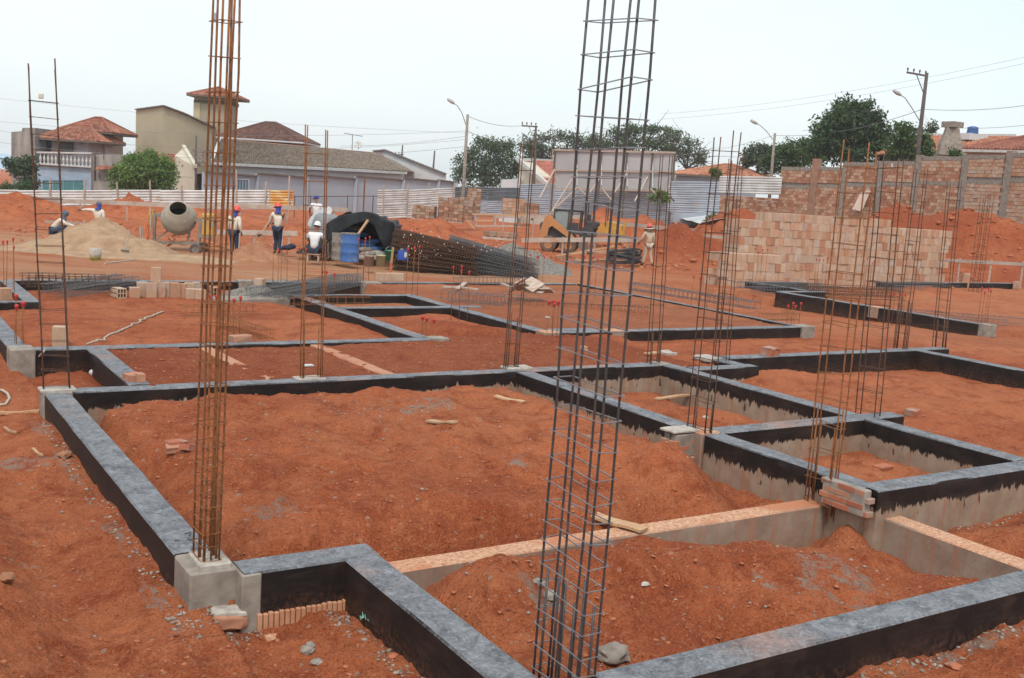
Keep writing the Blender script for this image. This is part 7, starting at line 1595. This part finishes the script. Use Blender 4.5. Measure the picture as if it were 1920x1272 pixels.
for x in (-.88, .18):
    for y in (-.55, .55): MB().bar((x, y, .9), (x, y, 2.05), .05, .05).build('post', M_BLKM, rl)
MB().prism([(-.2, -.5, .45), (1.0, -.5, .45), (1.05, -.5, .95), (.5, -.5, 1.12), (.1, -.5, 1.10), (-.2, -.5, .8)], (0, 1.0, 0)).build('hood', mat('yellow_machine_paint', (.48, .26, .04), (.42, .21, .04), 3, .6), rl)
MB().cbox((-.55, 0, .85), (.7, .9, .45), .08).cbox((-.75, 0, 1.2), (.18, .7, .45), .05).build('seat', M_BLKM, rl)
for x in (-.75, .75): MB().lathe([(0, -.55), (.40, -.55), (.42, -.5), (.42, .5), (.40, .55), (0, .55)], (x, 0, .40), 20, (0, 1, 0)).build('drum_wheel', M_BLKM if x < 0 else mat('yellow_machine_paint', (.6, .32, .03)), rl)
MB().bar((1.05, -.35, .2), (1.2, -.35, 1.15), .12, .12).build('front_frame', mat('yellow_machine_paint', (.6, .32, .03)), rl)
# lumber and hoses by the walking worker
t = thing('lumber_pile', 'loose pile of boards lying under the black hoses', 'lumber'); rnd = random.Random(6)
for (a0, b0, a1, b1, m_) in ((1042, 482, 1155, 462, M_WOOD), (1044, 484, 1078, 484, M_WOOD), (1070, 478, 1160, 468, M_WOOD), (1078, 493, 1190, 494, mat('red_dusty_board', (.30, .12, .07), None, 4, .9)), (1080, 489, 1150, 486, M_WOOD), (1110, 502, 1145, 502, M_WOOD), (1075, 488, 1140, 490, M_BOARD), (1100, 472, 1160, 478, M_BOARD), (1095, 498, 1150, 497, MATS['red_dusty_board'])):
    A = dep(a0, b0, 44); B = dep(a1, b1, 44.3); MB().bar(A+Vector((0, 0, rnd.uniform(.0, .05))), B, .16, .05).build('board', m_, t)
M_HOSE = mat('black_hose_plastic', (.022, .025, .028), (.04, .042, .045), 4, .45)
hz = thing('hose_coil', 'coil of thick black hose lying beside the walking worker', 'hose', dep(1170, 492, 43.6)); hz.location.z = dep(1170, 492, 43.6).z
for i in range(9):
    mb = MB(); r = .55+.1*random.random(); ph = random.random()*6; zz = .04+.055*i; tl = rnd.uniform(-.12, .12)
    mb.tube([(r*1.25*math.cos(a+ph)+rnd.uniform(-.02, .02), r*.8*math.sin(a+ph), zz+tl*math.cos(a)+.06*math.sin(2*a+ph)) for a in [2*math.pi*k/24 for k in range(25)]], .035, 6); mb.build('coil', M_HOSE, hz, smooth=True)
# ------------------------------------------------------------ small things on the ground
def gl(px, py, dz=0.0): return onground(px, py, dz)
def brickbit(label, px, py, size, m=None, rz=0, jit=.008, b=.006, name='brick', cat='brick', z=None, group=None, ry=0):
    p = at(px, py, z) if z is not None else gl(px, py); mb = MB().cbox((0, 0, 0), size, b); mb.v = [tuple(c+random.uniform(-jit, jit) for c in v) for v in mb.v]
    o = mb.build(name, m or M_SOLID, None, loc=(p.x, p.y, p.z+size[2]/2-.012)); o.rotation_euler = (random.uniform(-.08, .08), ry, rz); return tag(o, label, cat, group)
brickbit('flat broken brick at the left of the group near the pier cage', 329, 833, (.17, .11, .045), rz=.3)
brickbit('lower broken brick in the group near the pier cage', 332, 844, (.19, .10, .05), rz=-.2)
brickbit('tilted broken brick nearest the pier cage bars', 351, 843, (.13, .10, .06), rz=.7, ry=.25)
brickbit('left brick of the three lying on the short beam at left', 243, 713, (.10, .20, .09), z=.0, rz=.1)
brickbit('middle brick of the three lying on the short beam at left', 252, 713, (.10, .20, .09), z=.0, rz=.05)
brickbit('right brick of the three lying on the short beam at left', 261, 714, (.10, .20, .10), z=.0, rz=-.05)
brickbit('brick lying on the beam right of the capped bar pairs', 450, 640, (.30, .15, .10), z=.0, rz=.2)
brickbit('chipped brick resting on the far beam left of the brick corner cage', 1443, 666, (.26, .2, .14), z=.0, rz=.3, jit=.02)
brickbit('lone brick lying on the earth of the right-hand room', 1710, 778, (.20, .15, .08), rz=.3, jit=.012)
brickbit('flat brick half buried in the small room behind the brick corner', 1655, 880, (.20, .13, .05), rz=.1)
# block smeared with concrete lying before the pier
t = thing('mortar_block', 'clay block smeared with concrete lying in front of the near pier', 'block', gl(427, 1180, .012), -.35); t.scale = (1.12, 1.12, 1.1)
def lumpy(mb, size, seed, sub=3, amp=.012):
    me = mb.mesh('x', M_SOLID); bm = bmesh.new(); bm.from_mesh(me); bmesh.ops.subdivide_edges(bm, edges=bm.edges[:], cuts=sub, use_grid_fill=True)
    for v_ in bm.verts: v_.co += Vector([amp*mnoise.noise(v_.co*14+Vector((k*9, seed, 0)))+amp*.5*mnoise.noise(v_.co*40+Vector((k*9, seed, 0))) for k in range(3)])
    return me, bm
me, bm = lumpy(MB().cbox((0, 0, .05), (.205, .14, .105), .022), 0, 2, 4, .014); bm.to_mesh(me); bm.free(); o = link('block_body', me, t); auto(o, 50)
me, bm = lumpy(MB().cbox((.004, 0, .096), (.185, .13, .03), .012), 0, 5, 5, .013); bm.to_mesh(me); bm.free(); me.materials.clear(); me.materials.append(M_PAD); o = link('mortar_crust', me, t); auto(o, 50)
def rock(label, px, py, r, m=None, seed=0, flat=.6, name='concrete_lump', cat='lump', group=None):
    p = gl(px, py); bm = bmesh.new(); bmesh.ops.create_icosphere(bm, subdivisions=3, radius=1)
    for v_ in bm.verts:
        n_ = v_.co.normalized(); v_.co = n_*(1+.35*mnoise.noise(n_*1.6+Vector((seed, 0, 0)))+.16*mnoise.noise(n_*5+Vector((seed, 3, 0)))); v_.co.x *= r*1.2; v_.co.y *= r; v_.co.z *= r*flat
    me = bpy.data.meshes.new(name); bm.to_mesh(me); bm.free(); me.materials.append(m or M_CONCG); o = link(name, me, None, loc=(p.x, p.y, p.z+r*flat*.35), rot=(0, 0, seed)); auto(o, 45); return tag(o, label, cat, group)
rock('grey concrete lump at the top of the trio in the near foreground', 576, 1222, .040, seed=1)
rock('smaller concrete lump touching the trio in the near foreground', 582, 1211, .026, seed=2)
rock('flat concrete lump lowest of the trio in the near foreground', 594, 1243, .034, seed=3, flat=.4)
rock('pale brick chip in front of the green bag', 737, 1232, .028, M_SOLID, 4, .4)
rock('reddish stone half buried near the bottom right corner', 1790, 1250, .04, M_SOLID, 5, .4)
rock('large concrete lump in the corner pit right of the tall grey cage', 1150, 1232, .085, seed=6, flat=.7)
rock('concrete lump between the bars at the foot of the tall grey cage', 1032, 1120, .05, seed=7)
rock('second concrete lump behind the foot of the tall grey cage', 1010, 1095, .04, seed=8)
rock('whitish stone on the mound in front of the bare beam', 1210, 1098, .026, M_PAD, 9)
rock('brown earth clod on the slope left of the long beam', 122, 856, .055, M_MIXSAND, 10, .6, 'earth_clod')
rock('dark earth clod on the ground near the left picture edge', 12, 1085, .05, M_MIXSAND, 11, .5, 'earth_clod')
rock('small white stone on the earth of the small middle room', 1322, 785, .035, M_PAD, 12)
rock('pale stone on the brown earth left of the capped bars', 1027, 597, .05, M_PAD, 13)
# planks
def gplank(label, a, b, w=.09, h=.022, m=None, dz=.015, name='plank'):
    A, B = gl(*a, dz), gl(*b, dz); return plank(label, A, B, w, h, m, name)
gplank('short pale plank lying near the back beam of the big room', (929, 747), (982, 757), .085)
gplank('dusty splinter of wood in the middle of the big room', (805, 793), (852, 796), .10, .02)
gplank('thin plank lying in the small room right of the tall grey cage', (1230, 750), (1302, 751), .08)
p0, p1 = at(1113, 966, -.235), at(1208, 995, -.245)
plank('sawn plank resting across the bare concrete beam', p0, p1, .13, .024)
gplank('broken board end lying on earth behind the far beam', (1243, 661), (1262, 667), .2, .04, M_PAD)
gplank('pale splinter beside the broken board end', (1212, 666), (1230, 664), .10, .03)
gplank('short stick left of the broken board end', (1090, 656), (1100, 658), .12, .02)
gplank('small chip of wood just above the short stick', (1093, 652), (1097, 654), .10, .02)
gplank('thin bent stick at the far left edge below the hose', (0, 779), (74, 776), .035, .03, M_WOOD, .02, 'stick')
gplank('pale plank on the brown earth behind the low middle cage', (832, 540), (896, 545), .10, .04, M_WBRD, .03)
gplank('second short plank crossing the pale plank on the brown earth', (858, 546), (872, 535), .10, .04, M_WBRD, .05)
gplank('small dry stick on the slope left of the long beam', (62, 845), (80, 858), .02, .02, M_WOOD, .01, 'stick')
gplank('curved dry stick at the left edge of the slope', (8, 805), (30, 815), .02, .02, M_WOOD, .01, 'stick')
gplank('twig on the mound behind the bare concrete corner', (1388, 1003), (1430, 1002), .014, .014, M_WOOD, .01, 'stick')
t = thing('broken_boards', 'tent-like heap of broken formwork boards behind the middle foundation', 'boards'); rr = random.Random(2)
for (a, b, w) in (((962, 545), (975, 526), .5), ((985, 527), (1010, 541), .5), ((965, 541), (990, 534), .3), ((1000, 545), (1036, 545), .3), ((985, 543), (1020, 548), .25), ((1010, 536), (1030, 543), .12), ((940, 532), (965, 541), .08)):
    A, B = at(*a, .0), at(*b, .05); D = A.x*FWD[0]+A.y*FWD[1]; A = dep(*a, 22.6); B = dep(*b, 22.4); MB().bar(A, B, w*.8, .03, roll=rr.uniform(-.5, .5)).build('board', M_BOARD, t)
# wires, hoses, bag, bottle
def groundline(label, pts, r, m, name, cat, dz=.012, n=5, wob=.0):
    P_ = [gl(x, y, dz) for x, y in pts]; out = []
    for i in range(len(P_)-1):
        for k in range(5):
            q = P_[i].lerp(P_[i+1], k/5); q.z = max(gz(q.x, q.y)+dz, q.z); out.append(q+Vector((random.gauss(0, wob), random.gauss(0, wob), 0)))
    out.append(P_[-1]); o = MB().tube(out, r, 6).build(name, m, None, smooth=True); return tag(o, label, cat)
M_HOSEW = mat('pale_hose', (.42, .36, .28), (.34, .27, .20), 3, .6)
groundline('long pale hose snaking over the earth of the left room', [(162, 648), (190, 640), (215, 626), (236, 617), (258, 608), (270, 598), (290, 592), (306, 586)], .016, M_HOSEW, 'hose', 'hose', wob=.02)
A = [at(84, 656, .02), at(80, 662, -.02), at(72, 670, -.10), at(58, 680, -.18), at(40, 685, -.26), at(15, 685, -.28), at(-10, 690, -.28)]
o = MB().tube(A, .014, 6).build('hose', M_HOSEW, None, smooth=True); tag(o, 'pale hose hanging over the black beam into the left strip', 'hose')
groundline('curl of thick pale hose at the left picture edge', [(-12, 735), (4, 734), (14, 741), (18, 750), (10, 761), (-12, 765)], .016, M_HOSEW, 'hose', 'hose')
groundline('thin white hose end in front of the sand pile', [(195, 498), (200, 494), (225, 492), (255, 488)], .02, M_HOSEW, 'hose', 'hose')
p = at(700, 1166, 0); p = at(702, 1166, gz(p.x, p.y)) if False else at(702, 1166, -.31); p.z = max(gz(p.x+a_, p.y+b_) for a_ in (-.08, 0, .08) for b_ in (-.05, 0, .05))+.028; t = thing('plastic_bag', 'crumpled green plastic bag beside the near black beam', 'plastic bag', p, .4)
bm = bmesh.new(); bmesh.ops.create_grid(bm, x_segments=26, y_segments=14, size=.5)
for v_ in bm.verts:
    x, y = v_.co.x, v_.co.y; n1 = mnoise.noise(Vector((x*6, y*6, 1))); n2 = mnoise.noise(Vector((x*14, y*14, 5)))
    k = 1+.5*mnoise.noise(Vector((x*4, y*4, 8))); v_.co = Vector((x*.17*k, y*.09*k+.02*n1, .022+.028*abs(n1)*2+.016*n2-.05*(x*x+y*y)))
me = bpy.data.meshes.new('bag_film'); bm.to_mesh(me); bm.free()
me.materials.append(mat('green_film', (.12, .34, .24), (.26, .46, .38), 12, .35)); me.polygons.foreach_set('use_smooth', [True]*len(me.polygons)); link('bag_film', me, t)
p = gl(181, 703); t = thing('plastic_bottle', 'crumpled clear plastic bottle with a red label in the left strip', 'bottle', p, .6)
MB().lathe([(0, -.13), (.045, -.12), (.048, -.04), (.040, 0), (.048, .04), (.045, .10), (.015, .14), (.013, .17), (0, .17)], (0, 0, .045), 14, (1, .3, .05)).build('bottle', mat('milky_plastic', (.62, .60, .60), (.5, .48, .48), 20, .2), t, smooth=True)
MB().lathe([(.049, .02), (.050, .03), (.050, .06), (.049, .07)], (0, 0, .045), 14, (1, .3, .05)).build('paper_label', M_REDCAP, t)
MB().lathe([(.016, .165), (.017, .19), (0, .19)], (0, 0, .045), 10, (1, .3, .05)).build('cap', M_REDCAP, t)
p = Vector(onground(1572, 885)); p = dep(1562, 884, 9.6); t = thing('paper_scrap', 'small pale scrap caught on the brick corner cage', 'paper', (p.x, p.y, p.z)); MB().cbox((0, 0, 0), (.05, .02, .045), .004, rz=.3).build('scrap', M_PAD, t)
p = dep(404, 32, 6.62); o = MB().cbox((0, 0, 0), (.035, .012, .05), .003).build('paper_tag', mat('pale_blue_tag', (.50, .56, .66), None, 8, .6), None, loc=p); tag(o, 'small pale tag tied near the top of the pier cage', 'tag')
o = MB().cbox((0, 0, 0), (.13, .10, .02), .006).build('paper_scrap', M_FRAMEW, None, loc=gl(578, 688, .015)); tag(o, 'white scrap lying on dark earth between the narrow cage bars', 'paper')
# nails and wire ends on the long beam
t = thing('wire_offcuts', 'few short wire offcuts lying on the long beam by the pier', 'wire')
for (a, b) in (((346, 1001), (359, 998)), ((352, 1010), (362, 1014)), ((327, 1014), (336, 1012)), ((355, 1004), (358, 1000))): MB().tube([at(*a, .006), at(*b, .006)], .003, 5).build('wire_piece', M_STEEL, t)
# loose clods and mortar crumbs
def scatter(name, label, cat, spots, m, smin, smax, seed, flat=.6):
    rs = np.random.RandomState(seed); bm = bmesh.new(); bmesh.ops.create_icosphere(bm, subdivisions=1, radius=1); bv = np.array([v_.co[:] for v_ in bm.verts]); bf = np.array([[v_.index for v_ in f.verts] for f in bm.faces]); bm.free()
    X = []; 
    for (x0, x1, y0, y1, n, pw) in spots: X.append(np.stack([rs.uniform(x0, x1, n), rs.uniform(y0, y1, n)], 1))
    X = np.vstack(X); n = len(X); z = terrain(X[:, 0], X[:, 1]); s = smin+(smax-smin)*rs.rand(n)**4
    a = rs.uniform(0, 6.28, n); jit = 1+.35*rs.normal(size=(n, len(bv), 1)).clip(-1, 1); v = bv[None]*jit*s[:, None, None]; v[:, :, 2] *= flat; v[:, :, 0] *= rs.uniform(.8, 1.5, n)[:, None]
    ca, sa = np.cos(a)[:, None], np.sin(a)[:, None]; vx = v[:, :, 0]*ca-v[:, :, 1]*sa; vy = v[:, :, 0]*sa+v[:, :, 1]*ca
    V = np.stack([vx+X[:, 0:1], vy+X[:, 1:2], v[:, :, 2]+z[:, None]+s[:, None]*.12], -1).reshape(-1, 3); F = (bf[None]+(np.arange(n)*len(bv))[:, None, None]).reshape(-1, 3)
    me = bpy.data.meshes.new(name); me.vertices.add(len(V)); me.vertices.foreach_set('co', V.astype('f').ravel()); me.loops.add(F.size); me.loops.foreach_set('vertex_index', F.astype('i').ravel()); me.polygons.add(len(F)); me.polygons.foreach_set('loop_start', (np.arange(len(F))*3).astype('i')); me.update(calc_edges=True); me.materials.append(m)
    o = link(name, me, kind='stuff'); return tag(o, label, cat)
M_CLOD = mat('red_earth_clods', (0.30, 0.085, 0.035), (0.42, 0.16, 0.075), 3., .95, kind='pos', spots=((.17, .04, .018), 5, .6)); M_CRUMB = mat('mortar_crumbs', (0.34, 0.28, 0.23), (0.20, 0.15, 0.12), 5., .95, kind='pos')
scatter('earth_clods', 'loose red earth clods scattered over the near ground', 'clods', [(-1.5, 1.7, 3.5, 12, 1500, 1), (2.0, 7.7, 6.6, 11.8, 2200, 1), (3.0, 8.0, 4.1, 6.4, 1500, 1), (1.0, 2.8, 2.8, 6.1, 700, 1), (3.2, 9, 2.5, 3.85, 600, 1), (8, 10.3, 6.1, 11.9, 400, 1), (10.6, 16.5, 5, 12, 800, 1), (2.9, 11.5, 12.1, 14.9, 2600, 1), (8.2, 12, 2.5, 5.9, 500, 1), (1.95, 16, 15, 23, 900, 1)], M_CLOD, .003, .020, 3, .45)
scatter('spoil_clods', 'red earth lumps lying on the spoil banks at the back', 'clods', [(33, 52, 24, 45, 2600, 1), (24, 38, 32, 48, 1200, 1), (5, 24, 38, 52, 900, 1)], M_CLOD, .02, .16, 5)
scatter('mortar_crumbs', 'grey mortar crumbs dropped along the feet of the near beams', 'mortar crumbs', [(1.62, 1.74, 5.8, 11.6, 420, 1), (1.62, 2.2, 6.0, 6.25, 300, 1), (2.56, 2.73, 2.9, 6.05, 500, 1), (3.1, 8.6, 3.72, 3.84, 900, 1), (2.2, 7.6, 11.60, 11.8, 420, 1), (7.95, 10.2, 11.6, 11.8, 140, 1), (8.2, 10.2, 5.75, 5.9, 200, 1), (3, 7, 4.2, 6.3, 300, 1), (7.4, 7.7, 6.7, 11, 160, 1), (4.3, 5.6, 10.0, 10.9, 260, 1), (2.2, 7.5, 6.8, 11.5, 160, 1), (-1, 1.5, 4, 11, 130, 1), (8, 10, 8.5, 11.5, 100, 1), (10.6, 16, 8, 11.9, 200, 1)], M_CRUMB, .003, .019, 4)

# ------------------------------------------------------------ put every thing's origin at its own foot
bpy.context.view_layer.update()
for r in [o for o in scene.objects if o.parent is None and o.type == 'EMPTY' and o.location.length < 1e-6 and o.children]:
    P_ = []
    for c in r.children:
        if c.type == 'MESH':
            bb_ = [c.matrix_world @ Vector(v) for v in c.bound_box]; P_ += bb_
    if not P_: continue
    lo = Vector([min(p[i] for p in P_) for i in range(3)]); hi = Vector([max(p[i] for p in P_) for i in range(3)])
    r.location = ((lo.x+hi.x)/2, (lo.y+hi.y)/2, lo.z)
    for c in r.children: c.location = Vector(c.location)-Vector(r.location)
# ------------------------------------------------------------ thin dust haze over the town
hm, hnt, _b = nodes_of('haze_air'); hnt.nodes.remove(_b); pv = hnt.nodes.new('ShaderNodeVolumePrincipled'); pv.inputs['Color'].default_value = (.96, .98, 1.0, 1); pv.inputs['Density'].default_value = .00040; pv.inputs['Anisotropy'].default_value = 0.0
hnt.links.new(pv.outputs[0], hnt.nodes['Material Output'].inputs['Volume'])
hz_o = MB().box((0, 0, -26), (2640, 2640, 86)).build('haze', hm, kind='stuff')
